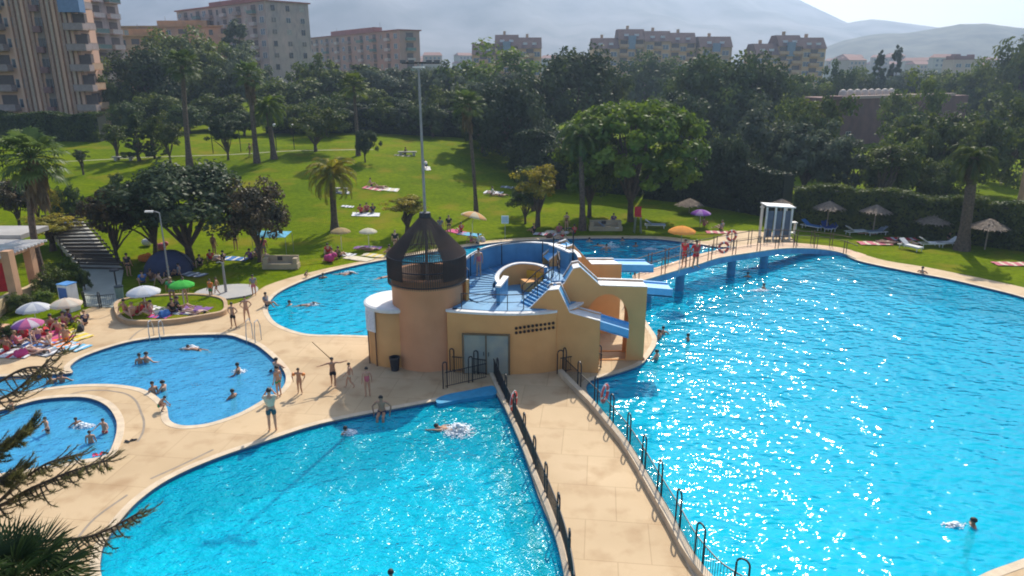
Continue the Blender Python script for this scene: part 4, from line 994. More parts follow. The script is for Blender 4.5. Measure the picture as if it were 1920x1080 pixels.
# ---------------- foreground conifer and fan palm, close to the camera
def needle_branch(path, name, parent, O, seed, tw=46, tl=.75, thick=.035, dens=1.0, fwd=.15, dead=False, t0=.25):
    rr = random.Random(seed); P_ = [Vector(p)-O for p in smooth_loop([tuple(p) for p in path], 8, False)]; n = len(P_)
    b = MB(); b.tube(P_, [thick*(1-.8*i/n) for i in range(n)], 6, mi=1); ax = (P_[-1]-P_[0]).normalized()
    for k in range(tw):
        t = t0+(1-t0)*k/tw; q = t*(n-1); i = min(n-2, int(q)); c = P_[i].lerp(P_[i+1], q-i); tan = (P_[i+1]-P_[i]).normalized()
        side = tan.cross(Vector((0,0,1))).normalized()*(1 if k % 2 else -1); L = tl*rr.uniform(.6,1.1)*(1-.55*t*t); d = (side*rr.uniform(.5,.9)+tan*rr.uniform(.5,.9)+Vector((0,0,rr.uniform(-1.0,-.25)))).normalized()
        pts = []; p = c.copy()
        for j in range(8): pts.append(p.copy()); p = p+d*L/7; d = (d+Vector((0,0,.15 if not dead else -.10))+tan*.05).normalized()
        b.tube(pts, [.009*(1-.09*j)+.003 for j in range(8)], 4, mi=1, cap=False)
        for j in range(1, 8):
            for s_ in range(int(6*dens)):
                a = rr.uniform(0, 6.28); dd = (pts[j]-pts[j-1]).normalized(); u = dd.orthogonal().normalized(); v = dd.cross(u)
                o_ = u*cos(a)+v*sin(a); nl = .075*rr.uniform(.6,1.4); base = pts[j-1].lerp(pts[j], rr.random()); tp_ = base+(dd*.8+o_*.65).normalized()*nl; w = o_.cross(dd)*.0045
                o = len(b.v); b.v += [tuple(base-w), tuple(base+w), tuple(tp_)]; b.f.append((o,o+1,o+2)); b.m.append(0)
    return b.build(name, [L_NEED, C('twig_brown', .10,.07,.045)], parent)
L_NEED = leafmat('needles', (.085,.095,.028), (.18,.17,.06), .5, scale=2, rnd=0)
trk = P3(-330, 900, 10.0); O = Vector((trk.x, trk.y, -.03))
cf = empty('conifer_tree', O, 'foreground conifer whose drooping needle branches reach in from the left edge', 'conifer')
b = MB(); b.tube([(0,0,0),(0.05,0,6),(0,0,12.5),(0,0,17)], [.28,.24,.16,.05], 12); b.build('trunk', M_BARK, cf)
D_ = 10
needle_branch([P3(-320,960,10),P3(-60,965,10),P3(60,915,9.9),P3(130,885,9.9),P3(202,862,9.8)], 'branch', cf, O, 1, tw=54, tl=.68)
needle_branch([P3(-320,1040,10),P3(-80,1030,9.8),P3(95,1014,9.6),P3(180,1002,9.6),P3(262,960,9.5)], 'branch', cf, O, 2, tw=34, tl=.7, t0=.55)
needle_branch([P3(-320,905,10.2),P3(-60,960,10),P3(40,900,10),P3(90,868,10),P3(145,852,10)], 'branch', cf, O, 3, tw=40, tl=.6)
needle_branch([P3(-320,860,10),P3(-120,880,10),P3(-30,850,10),P3(15,825,10),P3(48,800,10)], 'branch', cf, O, 4, tw=80, tl=.6, dens=2.3)
needle_branch([P3(-320,900,10),P3(-120,930,10),P3(-20,905,9.8),P3(30,880,9.8)], 'branch', cf, O, 5, tw=80, tl=.6, dens=2.3)
needle_branch([P3(-320,800,10.4),P3(-140,790,10.4),P3(0,748,10.4),P3(60,705,10.4),P3(125,640,10.4)], 'branch', cf, O, 6, tw=40, tl=.75, dens=.7)
needle_branch([P3(-320,830,10.4),P3(-140,800,10.4),P3(0,715,10.4),P3(50,690,10.4),P3(100,688,10.4)], 'branch', cf, O, 7, tw=30, tl=.5, dens=.4, dead=True)
# fan palm at the bottom-left corner
pc = P3(20, 1120, 8.5); O2 = Vector((pc.x, pc.y, -.03)); fp = empty('palm_tree', O2, 'dark green fan palm crown at the bottom left corner in the foreground', 'palm tree')
b = MB(); hh = pc.z+.03; b.tube([(0,0,0),(0,0,hh*.5),(0,0,hh)], [.2,.16,.14], 10); b.build('trunk', M_PBARK, fp)
def big_fan(seed):
    rr = random.Random(seed); b = MB()
    for i in range(26):
        az = i*2.39996; el = 1.3-1.5*i/26; d = Vector((cos(az)*cos(el), sin(az)*cos(el), sin(el))); h = d*.55*rr.uniform(.8,1.1)
        b.tube([(0,0,0), h*.5, h], [.02,.016,.012], 5, cap=False); side = Vector((-sin(az), cos(az), 0)); up = side.cross(d)
        for k in range(34):
            a = -2.1+4.2*k/33; v = (d*cos(a)+side*sin(a)+up*.12*rr.uniform(.2,1.4)).normalized(); l = .52*rr.uniform(.85,1.08); w = (side*cos(a)-d*sin(a))*.013
            o = len(b.v); b.v += [tuple(h-w*.3), tuple(h+w*.3), tuple(h+v*l*.6+w), tuple(h+v*l+Vector((0,0,-.07*rr.random()))), tuple(h+v*l*.6-w)]; b.f.append((o,o+1,o+2,o+3,o+4)); b.m.append(0)
    return b.mesh('fan_leaves', leafmat('leaf_fan', (0.020,0.045,0.018), (0.050,0.085,0.025), .3, scale=3, rnd=0))
link('crown', big_fan(3), fp, (0,0,hh))
for dx, dz_, s_ in ((-.9,-.3,.9),):
    q = link('crown', fp.children[-1].data, fp, (dx,.5,hh+dz_)); q.rotation_euler.z = 2; q.scale = (s_,)*3
# ================================================================ buildings
def wm(name, w=1.3, h=1.3, frame=(.5,.48,.46), glass=(.05,.07,.10)):
    b = MB(); b.box((0,-.02,0), (w,.05,h), mi=1)
    for x in (-w/2, 0, w/2): b.box((x,-.055,0), (.07,.08,h+.08))
    for z in (-h/2, h/2): b.box((0,-.06,z), (w-.08,.08,.07))
    return b.mesh(name, [C('frame_'+name, *frame), mat('glass_'+name, glass, .2, spec=.6)])
WIN = wm('window'); WIND = wm('window_dark', 1.1, 1.4, (.25,.2,.18), (.03,.035,.05)); WINW = wm('window_wide', 2.2, 1.5, (.6,.6,.62), (.10,.13,.18))
def balc_mesh(w=3.0, d=1.2, wall=(.34,.24,.19), rail=(.35,.27,.25)):
    b = MB(); b.box((0,-d/2,0), (w,d,.18)); b.box((0,-d+.05,.5), (w,.08,.82), mi=1)
    for x in (-w/2+.04, w/2-.04): b.box((x,-d/2,.5), (.08,d-.1,.82), mi=1)
    b.box((0,-d+.05,.95), (w+.02,.12,.06), mi=0); b.box((0,-.03,1.3), (w*.8,.05,2.1), mi=2)
    return b.mesh('balcony', [C('slab_%g'%wall[0], *wall), C('rail_%g'%rail[0], *rail), C('balcony_door', .13,.10,.09)])
WINS = wm('window_shut', 1.3, 1.3, (.5,.46,.42), (.36,.33,.29)); WINC = wm('window_half', 1.3, 1.2, (.42,.36,.33), (.16,.13,.11)); BALA = balc_mesh(3.0, 1.3, (.40,.28,.22), (.14,.22,.20)); BAL = balc_mesh(); BALO = balc_mesh(3.2, 1.3, (.50,.26,.13), (.52,.33,.2)); BALP = balc_mesh(2.6, 1.0, (.45,.30,.28), (.55,.48,.46))
def facade(e, A, d, L, z0, z1, floor, bays, kinds, group_seed=0):
    """parts on one wall: A corner (local), d plan direction (unit), outward = d rotated -90"""
    rr = random.Random(group_seed); nf = int((z1-z0)/floor); alt = [WIN, WIND, WINS, WINC]; ang = atan2(d.y, d.x); out = Vector((d.y, -d.x, 0))
    for f in range(nf):
        for k in range(bays):
            kind = kinds[k % len(kinds)]
            if not kind: continue
            p = A+Vector((d.x, d.y, 0))*(L*(k+.5)/bays)+out*.03; z = z1-floor*(f+1)+floor*.5
            me = {'w': WIN, 'd': WIND, 'W': WINW, 'b': BAL, 'o': BALO, 'p': BALP}[kind]
            if kind in 'wd': me = rr.choice(alt)
            elif kind in 'bp' and rr.random() < .3: me = BALA
            link('balcony' if kind in 'bop' else 'window', me, e, (p.x, p.y, z-(floor*.5-.1 if kind in 'bop' else 0)), ang)
def block(name, label, C0, u, Lu, v, Lv, z0, z1, m_wall, ku, bu, kv, bv, floor=3.0, roof=None, seed=0, cat='building', ov=.5):
    """C0: corner nearest the viewer; u: direction to the left-back, v: to the right-back"""
    O = Vector((C0.x, C0.y, z0)); e = empty(name, O, label, cat); u = Vector(u).normalized(); v = Vector(v).normalized(); h = z1-z0
    q = [Vector((0,0)), v*Lv, v*Lv+u*Lu, u*Lu]; b = MB(); b.prism([(p.x, p.y) for p in q], 0, h); b.build('wall', m_wall, e)
    facade(e, Vector((u.x*Lu, u.y*Lu, 0)), -u, Lu, 0, h, floor, bu, ku, seed); facade(e, Vector((0,0,0)), v, Lv, 0, h, floor, bv, kv, seed+1)
    if roof:
        b = MB(); qq = [q[0]-u*ov-v*ov, q[1]+v*ov-u*ov, q[2]+u*ov+v*ov, q[3]+u*ov-v*ov]; b.prism([(p.x, p.y) for p in qq], h+.002, h+.35); b.build('roof', roof, e)
        b = MB(); c = (q[0]+q[2])/2; b.prism([(c.x+(p.x-c.x)*.45, c.y+(p.y-c.y)*.45) for p in q], h+.352, h+2.0); b.build('roof_house', roof, e)
        for t in (.25,.7): b = MB(); p = u*Lu*t+v*Lv*.5; b.tube([(p.x,p.y,h+.3),(p.x,p.y,h+3.4)], .06, 5); b.build('antenna', M_GREY, e)
    return e
W_LT = mat('wall_left_tower', (.68,.42,.29), .9, col2=(.60,.36,.25), scale=.3)
W_GP = mat('wall_grey_pink', (.50,.37,.33), .9, col2=(.34,.29,.27), scale=.2, streak=.3)
W_PK = mat('wall_pink', (.48,.28,.22), .9, col2=(.36,.25,.22), scale=.2)
W_OC = mat('wall_ochre', (.64,.38,.20), .9, col2=(.38,.26,.16), scale=.2)
W_OR = mat('wall_orange', (.60,.33,.19), .9, col2=(.42,.26,.18), scale=.2)
RF = mat('roof_tile_red', (.34,.13,.10), .9, scale=.5); RFB = mat('roof_brown', (.17,.095,.08), .9, scale=.5); RFO = mat('roof_orange', (.50,.27,.12), .9, scale=.5)
W_BR = mat('brick_dark', (.20,.10,.085), .9, col2=(.15,.08,.07), scale=.6)
# tall tower at the left
D0 = 116; xl = AT(-260,120,D0).x; xr = AT(166,180,D0).x; z0 = T(-75,116)-1
e = empty('apartment_tower', Vector((xl, D0, z0)), 'tall apartment tower with ribbed salmon facade and stacked balconies at the left edge', 'apartment tower')
w = xr-xl; H = 46; b = MB(); b.box((w/2, 2.5, H/2), (w, 5, H)); b.build('wall', W_LT, e)
def lx(px): return AT(px, 130, D0).x-xl
b = MB(); rr = random.Random(4)
x = lx(38); k = 0
while x < lx(152):
    if not (lx(84) < x < lx(97)): b.box((x, -.22, H/2), (.42, .44, H-.4), mi=k % 3)
    x += .78; k += 1
b.build('facade_ribs', [W_LT, mat('rib_dark', (.46,.29,.21), .9), mat('rib_light', (.52,.38,.28), .9)], e)
b = MB(); b.box((lx(90), -.03, H/2), (lx(97)-lx(84), .06, H-.6)); b.build('stair_shaft', C('shaft', .26,.19,.15), e)
for f in range(15):
    z = 1.2+3.0*f
    link('window', WIND, e, (lx(90), -.08, z+.8)); b = MB(); b.box((lx(88)-.1, -.35, z-.2), (1.1,.7,.9)); b.build('vent_box', C('vent_red', .24,.12,.11), e)
    for px, me in ((8, BAL), (-50, BAL), (160, BAL)):
        q = link('balcony', me, e, (lx(px), -.02, z-.3)); q.scale = (1.0, 1.2, 1)
    b = MB(); b.box((lx(36), -.1, z+.5), (1.2,.2,1.3)); 
    link('window', WIN, e, (lx(34), -.04, z+.8))
    q = link('balcony', BALO if f < 4 else BAL, e, (w, 1.9+(f%2)*.1, z-.1), radians(90)); q.scale = (.9, .9, 1)
b = MB(); b.box((lx(160), -.9, z0*0+19.6), (3.2, 1.6, 2.5)); b.build('glazed_balcony', mat('glass_blue', (.10,.20,.36), .25), e)
b = MB(); b.box((lx(20), -1.0, 1.6), (9,1.8,2.9)); b.build('ground_floor_glazing', mat('glass_grey', (.13,.16,.22), .25), e)
# mid blocks
def gp(px, D): return Vector((AT(px, 100, D).x, D))
c = gp(505,200); block('apartment_block', 'tall grey-pink apartment block with red roof edge, left of centre skyline', c, (-40,37), 54, (37,40), 13, 4, AT(505,2,200).z, W_GP, ['W','b','w','p'], 13, ['w','d','w'], 3, roof=RF, seed=2)
c = gp(750,230); block('apartment_block', 'pink and blue-grey apartment block with red roof edge behind the tree belt', c, (-47.5,67), 82, (67,47.5), 7, 4, AT(750,57,230).z, W_PK, ['b','w','p','W'], 16, ['p'], 1, roof=RF, seed=3)
c = gp(290,188); block('terraced_building', 'orange terraced building with tiled roof right of the apartment tower', c, (-1,.35), 15, (.35,1), 12, 4, AT(290,68,188).z, W_OR, ['o','w','o'], 4, ['w'], 2, roof=RFO, seed=4, ov=.9)
c = gp(440,215); block('terraced_building', 'long low ochre terraced building between the orange one and the grey-pink block', c, (-1,.1), 34, (.1,1), 14, 4, AT(440,50,215).z, W_OR, ['w','o','w'], 8, ['w'], 2, roof=RFO, seed=5, ov=.9)
c = gp(176,150); block('grey_building', 'narrow grey building with balconies showing beside the apartment tower', c, (-1,.3), 10, (.3,1), 8, 4, AT(190,-60,150).z, W_GP, ['p','p'], 2, ['p'], 2, seed=6)
def gable_block(label, px0, px1, top, D, n, seed, rise=2.4):
    """ochre block whose brown mansard roof steps along, with skylights and an open gable frame"""
    x0 = gp(px0, D).x; x1 = gp(px1, D).x; L = x1-x0; zt = AT((px0+px1)/2, top, D).z; O = Vector((x0, D, 2)); e = empty('gabled_block', O, label, 'apartment block')
    rr = random.Random(seed); H = zt-2-3.4; d = 13; b = MB()
    sw = L/n; hs = [H+rr.uniform(-.5,.9)*(1 if i % 2 else -.4) for i in range(n)]
    if n > 2: hs[0] = H-2.2
    for i in range(n):
        b = MB(); xx = i*sw; yo = .0+.9*(i % 2); b.prism([(xx, yo), (xx+sw, yo), (xx+sw, d), (xx, d)], 0, hs[i]); b.build('wall', W_OC, e)
        b = MB(); h = hs[i]; xx2 = xx+sw+.15
        vs = [(xx-.1, yo-.6, h-.3), (xx2, yo-.6, h-.3), (xx2, yo+3.6, h+rise+1), (xx-.1, yo+3.6, h+rise+1), (xx-.1, d+.3, h-.3), (xx2, d+.3, h-.3), (xx-.1, d-3.6, h+rise+1), (xx2, d-3.6, h+rise+1)]
        b.add(vs, [(0,1,2,3), (3,2,7,6), (6,7,5,4), (0,3,6,4), (1,5,7,2), (0,4,5,1)]); b.build('roof', RFB, e)
        for q in range(2):
            sx = xx+sw*(.3+.4*q); b = MB(); b.box((sx, yo+1.25, h+1.25), (1.5,.9,.8), tilt=(-.0,'X')); b.build('skylight', C('skylight_pale', .62,.62,.66), e)
        for f in range(int(h/3)):
            for q in range(3):
                px_ = xx+sw*(.2+.3*q); link('balcony' if (q+i) % 2 else 'window', BALO if (q+i) % 2 else WINW, e, (px_, yo-.04, h-2.2-3*f+(0 if not (q+i)%2 else -.6)))
        if i == 1 or n < 3: b = MB(); b.box((xx+sw*.5, yo-.5, h-1.2), (2.6,1,4.5)); b.build('glazed_bay', mat('glass_bay', (.14,.22,.32), .3), e)
        b = MB(); b.box((xx+sw*.4, d*.5, h+rise+1.6), (.9,.9,1.3)); b.build('chimney', W_OC, e)
    return e
gable_block('ochre gabled apartment block on the skyline above the broad olive-green tree', 885, 1015, 68, 255, 3, 1)
gable_block('long ochre block with brown stepped roofs, right of the massive dark tree', 1112, 1305, 58, 265, 4, 2)
gable_block('smaller brown-roofed ochre block attached at the right end of the long one', 1312, 1372, 68, 262, 1, 3)
gable_block('rightmost ochre apartment block with brown roof and pale skylights', 1418, 1548, 68, 250, 3, 5)
# brick hall with domes
c = Vector((AT(1583,190,128).x, 128)); xr2 = AT(1805,180,150).x
e = block('brick_hall', 'long flat-roofed dark brick hall with a row of pale domes on the roof', c, (-.25,1), 12, (xr2-c.x, 20), math.hypot(xr2-c.x, 20), 0, AT(1583,186,128).z, W_BR, [None,'d'], 3, ['d',None,None], 9, floor=4.2, cat='brick hall')
vdir = Vector((xr2-c.x, 20)).normalized(); udir = Vector((-vdir.y, vdir.x)); b = MB(); Hh = AT(1583,186,128).z
q = [vdir*0, vdir*38, vdir*38+udir*.5, udir*.5]
b = MB(); b.prism([(p.x, p.y) for p in [vdir*-.3-udir*.3, vdir*34-udir*.3, vdir*34+udir*.6, vdir*-.3+udir*.6]], Hh+.005, Hh+.5); b.build('parapet', C('parapet_pale', .46,.33,.28), e)
for k in range(8):
    p = vdir*(3.0+2.05*k)+udir*2.6; b = MB(); b.lathe([(.72,-.1),(.72,.35),(.62,.75),(.4,1.05),(.0,1.2)], c=(p.x, p.y, Hh+.4), n=16); b.build('roof_dome', C('dome_pale', .60,.50,.42), e)
b = MB(); b.box((-.3, 1.6, Hh+.25), (3.5,3,.5)); b.build('stair_head', W_BR, e)
# small far houses of the town
hm = []
for wc in ((.40,.37,.34), (.36,.27,.22), (.38,.31,.26)):
    b = MB(); b.box((0,0,3), (12,9,6)); 
    for x in (-4,-1.3,1.3,4):
        for z in (1.7,4.4): b.box((x,-4.52,z), (1.2,.08,1.3), mi=1)
    hm.append((b.mesh('town_walls', [C('town_wall_%g'%wc[0]+str(wc[1]), *wc), C('town_window', .12,.13,.16)])))
b = MB(); b.add([(-6.4,-4.9,6.02),(6.4,-4.9,6.02),(6.4,4.9,6.02),(-6.4,4.9,6.02),(-5,0,8),(5,0,8)], [(0,1,5,4),(1,2,5),(2,3,4,5),(3,0,4),(0,3,2,1)]); RM = b.mesh('town_roof', mat('town_roof_red', (.30,.15,.12), .9))
rr = random.Random(12); hh_ = []
for i in range(34):
    px = rr.uniform(1555, 1860) if i < 24 else rr.uniform(1030, 1110) if i < 27 else rr.uniform(780, 870); D = rr.uniform(430, 640); py = rr.uniform(104, 128) if i < 24 else rr.uniform(104,120)
    hh_.append((px, D, py))
for i, (px, D, py) in enumerate(hh_):
    p = AT(px, py, D); e = empty('town_house', Vector((p.x, p.y, p.z-6)), 'small pale far-off house of the hazy town below the hills' if i < 24 else 'far pale house showing through the gap in the tree belt', 'house', 'small houses of the far town' if i < 24 else 'far houses in the gaps of the tree belt')
    k = link('wall', hm[i % 3], e); e.rotation_euler.z = rr.uniform(-.5,.5); e.scale = (1,1,1)
    b_ = e; link('roof', RM, e)
    f = MB(); f.box((0,0,-8), (11.6,8.6,15.98)); link('plinth', hm[0] if False else f.mesh('plinth', C('plinth', .3,.27,.22)), e)
p = AT(1806,112,330); e = empty('red_roofed_house', Vector((p.x,330,p.z-9)), 'wide house with a red stepped roof in front of the hills at the right', 'house')
b = MB(); b.box((0,0,4.5), (13,8,9)); b.build('wall', C('wall_redhouse', .50,.36,.30), e); b = MB(); b.box((-1.5,0,9.8), (9,6,1.6)); b.box((0,0,9.1),(13.6,8.6,.24)); b.box((-3.6,0,11),(2,4,.7)); b.box((3.0,0,10.9),(1,4,.6)); b.build('roof', mat('roof_redhouse', (.26,.11,.09), .9), e)
for x in (-4,0,4): link('window', WINW, e, (x,-4.03,6.5))
# ================================================================ people
SKINS = [mat('skin_%d' % i, c, .55, col2=tuple(x*.93 for x in c), scale=4) for i, c in enumerate([(.42,.22,.13), (.50,.28,.18), (.33,.165,.095), (.56,.34,.24)])]
HAIRM = [C('hair_dark', .012,.009,.008, .6), C('hair_brown', .05,.028,.015, .6), C('hair_fair', .26,.17,.08, .6)]
M_EYE = C('eye_dark', .01,.01,.012, .3)
CL = {k: C('cloth_'+k, *v, .9) for k, v in dict(dark=(.015,.018,.028), navy=(.02,.035,.08), teal=(.02,.10,.13), red=(.62,.03,.04), pink=(.55,.14,.18), green=(.04,.28,.12), white=(.70,.70,.70), grey=(.22,.23,.26), blue=(.05,.18,.50), orange=(.80,.22,.03), yellow=(.70,.52,.06), purple=(.20,.08,.28), black=(.012,.012,.014), cream=(.66,.58,.42), olive=(.14,.15,.05), sky=(.12,.42,.62), brown=(.16,.08,.05), magenta=(.58,.06,.22)).items()}
BASE = dict(pel=(0,0,.95), spn=(0,0,1.13), chs=(0,0,1.33), nck=(0,-.01,1.49), hed=(0,.015,1.62), crn=(0,.0,1.70),
  shL=(-.18,0,1.42), elL=(-.24,-.02,1.13), wrL=(-.26,.06,.88), shR=(.18,0,1.42), elR=(.24,-.02,1.13), wrR=(.26,.06,.88),
  hpL=(-.09,0,.90), knL=(-.10,.02,.49), anL=(-.11,-.02,.07), toL=(-.13,.15,.03), hpR=(.09,0,.90), knR=(.10,.02,.49), anR=(.11,-.02,.07), toR=(.13,.15,.03))
def pose(**k): d = dict(BASE); d.update(k); return d
POSES = dict(
 stand=pose(),
 hips=pose(elL=(-.36,-.06,1.16), wrL=(-.17,.03,.98), elR=(.36,-.06,1.16), wrR=(.17,.03,.98), knL=(-.14,.02,.49), anL=(-.17,-.02,.07), toL=(-.22,.14,.03), knR=(.14,.02,.49), anR=(.17,-.02,.07), toR=(.22,.14,.03)),
 photo=pose(elL=(-.25,.18,1.28), wrL=(-.10,.28,1.50), elR=(.25,.18,1.28), wrR=(.10,.28,1.50)),
 fists=pose(elL=(-.38,.02,1.22), wrL=(-.30,.12,1.0), elR=(.38,.02,1.22), wrR=(.30,.12,1.0), knL=(-.09,.06,.49), knR=(.09,.0,.5)),
 spread=pose(elL=(-.42,.02,1.38), wrL=(-.62,.08,1.44), elR=(.42,.0,1.36), wrR=(.64,.05,1.34), knL=(-.08,.08,.49), anL=(-.07,.10,.07), toL=(-.07,.26,.03), knR=(.08,.02,.5), anR=(.08,-.16,.09), toR=(.09,0,.03)),
 walk=pose(elL=(-.22,.10,1.15), wrL=(-.20,.27,.98), elR=(.22,-.14,1.15), wrR=(.22,-.16,.90), knL=(-.09,-.02,.50), anL=(-.09,-.26,.14), toL=(-.10,-.14,.03), knR=(.10,.18,.52), anR=(.10,.24,.07), toR=(.11,.40,.05)),
 wade=pose(elL=(-.36,.12,1.22), wrL=(-.38,.34,1.14), elR=(.36,.12,1.22), wrR=(.38,.34,1.14)),
 sit=pose(pel=(0,0,.12), spn=(0,-.05,.30), chs=(0,-.09,.50), nck=(0,-.08,.67), hed=(0,-.05,.80), crn=(0,-.06,.88), shL=(-.18,-.09,.59), elL=(-.27,-.24,.34), wrL=(-.26,-.32,.08), shR=(.18,-.09,.59), elR=(.27,-.02,.36), wrR=(.18,.24,.36),
  hpL=(-.09,.02,.10), knL=(-.14,.40,.30), anL=(-.13,.72,.06), toL=(-.14,.86,.14), hpR=(.09,.02,.10), knR=(.13,.36,.40), anR=(.11,.58,.06), toR=(.12,.74,.05)),
 edge=pose(pel=(0,0,.12), spn=(0,.02,.31), chs=(0,.05,.51), nck=(0,.08,.66), hed=(0,.11,.79), crn=(0,.10,.87), shL=(-.19,.05,.60), elL=(-.38,-.02,.36), wrL=(-.33,.05,.07), shR=(.19,.05,.60), elR=(.38,-.02,.36), wrR=(.33,.05,.07),
  hpL=(-.09,.05,.10), knL=(-.12,.45,.06), anL=(-.12,.50,-.36), toL=(-.12,.64,-.42), hpR=(.09,.05,.10), knR=(.12,.45,.06), anR=(.12,.50,-.36), toR=(.12,.64,-.42)),
 lie=pose(pel=(0,0,.12), spn=(0,-.2,.13), chs=(0,-.4,.14), nck=(0,-.56,.14), hed=(0,-.69,.14), crn=(0,-.77,.14), shL=(-.18,-.49,.13), elL=(-.30,-.26,.06), wrL=(-.30,-.02,.05), shR=(.18,-.49,.13), elR=(.36,-.62,.06), wrR=(.22,-.82,.06),
  hpL=(-.09,.04,.11), knL=(-.12,.45,.14), anL=(-.13,.86,.06), toL=(-.16,.92,.17), hpR=(.09,.04,.11), knR=(.11,.43,.22), anR=(.12,.82,.06), toR=(.14,.90,.16)),
 swim=pose(pel=(0,0,-.02), spn=(0,.2,.0), chs=(0,.4,.02), nck=(0,.56,.05), hed=(0,.67,.10), crn=(0,.70,.18), shL=(-.18,.48,.03), elL=(-.30,.72,.10), wrL=(-.22,.98,.02), shR=(.18,.48,.03), elR=(.34,.30,.0), wrR=(.34,.05,-.08),
  hpL=(-.09,-.05,-.04), knL=(-.11,-.46,-.08), anL=(-.12,-.86,-.02), toL=(-.12,-1.0,-.02), hpR=(.09,-.05,-.04), knR=(.11,-.46,-.02), anR=(.12,-.86,-.10), toR=(.12,-1.0,-.12)),
 crouch=pose(pel=(0,-.12,.42), spn=(0,-.02,.58), chs=(0,.12,.74), nck=(0,.22,.86), hed=(0,.30,.95), crn=(0,.31,1.03), shL=(-.18,.16,.80), elL=(-.22,.30,.56), wrL=(-.12,.46,.42), shR=(.18,.16,.80), elR=(.22,.32,.56), wrR=(.12,.48,.40),
  hpL=(-.10,-.10,.38), knL=(-.16,.28,.48), anL=(-.14,.02,.07), toL=(-.17,.18,.03), hpR=(.10,-.10,.38), knR=(.16,.28,.48), anR=(.14,.02,.07), toR=(.17,.18,.03)),
)
def skin_eval(verts, rads, edges, root=0, sub=1):
    me = bpy.data.meshes.new('tmp'); me.from_pydata(verts, edges, []); o = bpy.data.objects.new('tmp', me); COL.objects.link(o)
    m = o.modifiers.new('s', 'SKIN'); m.use_smooth_shade = True
    if not me.skin_vertices: me.skin_vertices  # layer is made by the modifier below
    bm = bmesh.new(); bm.from_mesh(me); lay = bm.verts.layers.skin.verify(); bm.verts.ensure_lookup_table()
    for i, r in enumerate(rads): bm.verts[i][lay].radius = r if isinstance(r, tuple) else (r, r); bm.verts[i][lay].use_root = (i == root)
    bm.to_mesh(me); bm.free()
    s = o.modifiers.new('u', 'SUBSURF'); s.levels = sub; s.render_levels = sub
    bpy.context.view_layer.update(); dg = bpy.context.evaluated_depsgraph_get(); r_ = bpy.data.meshes.new_from_object(o.evaluated_get(dg))
    bpy.data.objects.remove(o); bpy.data.meshes.remove(me); return r_
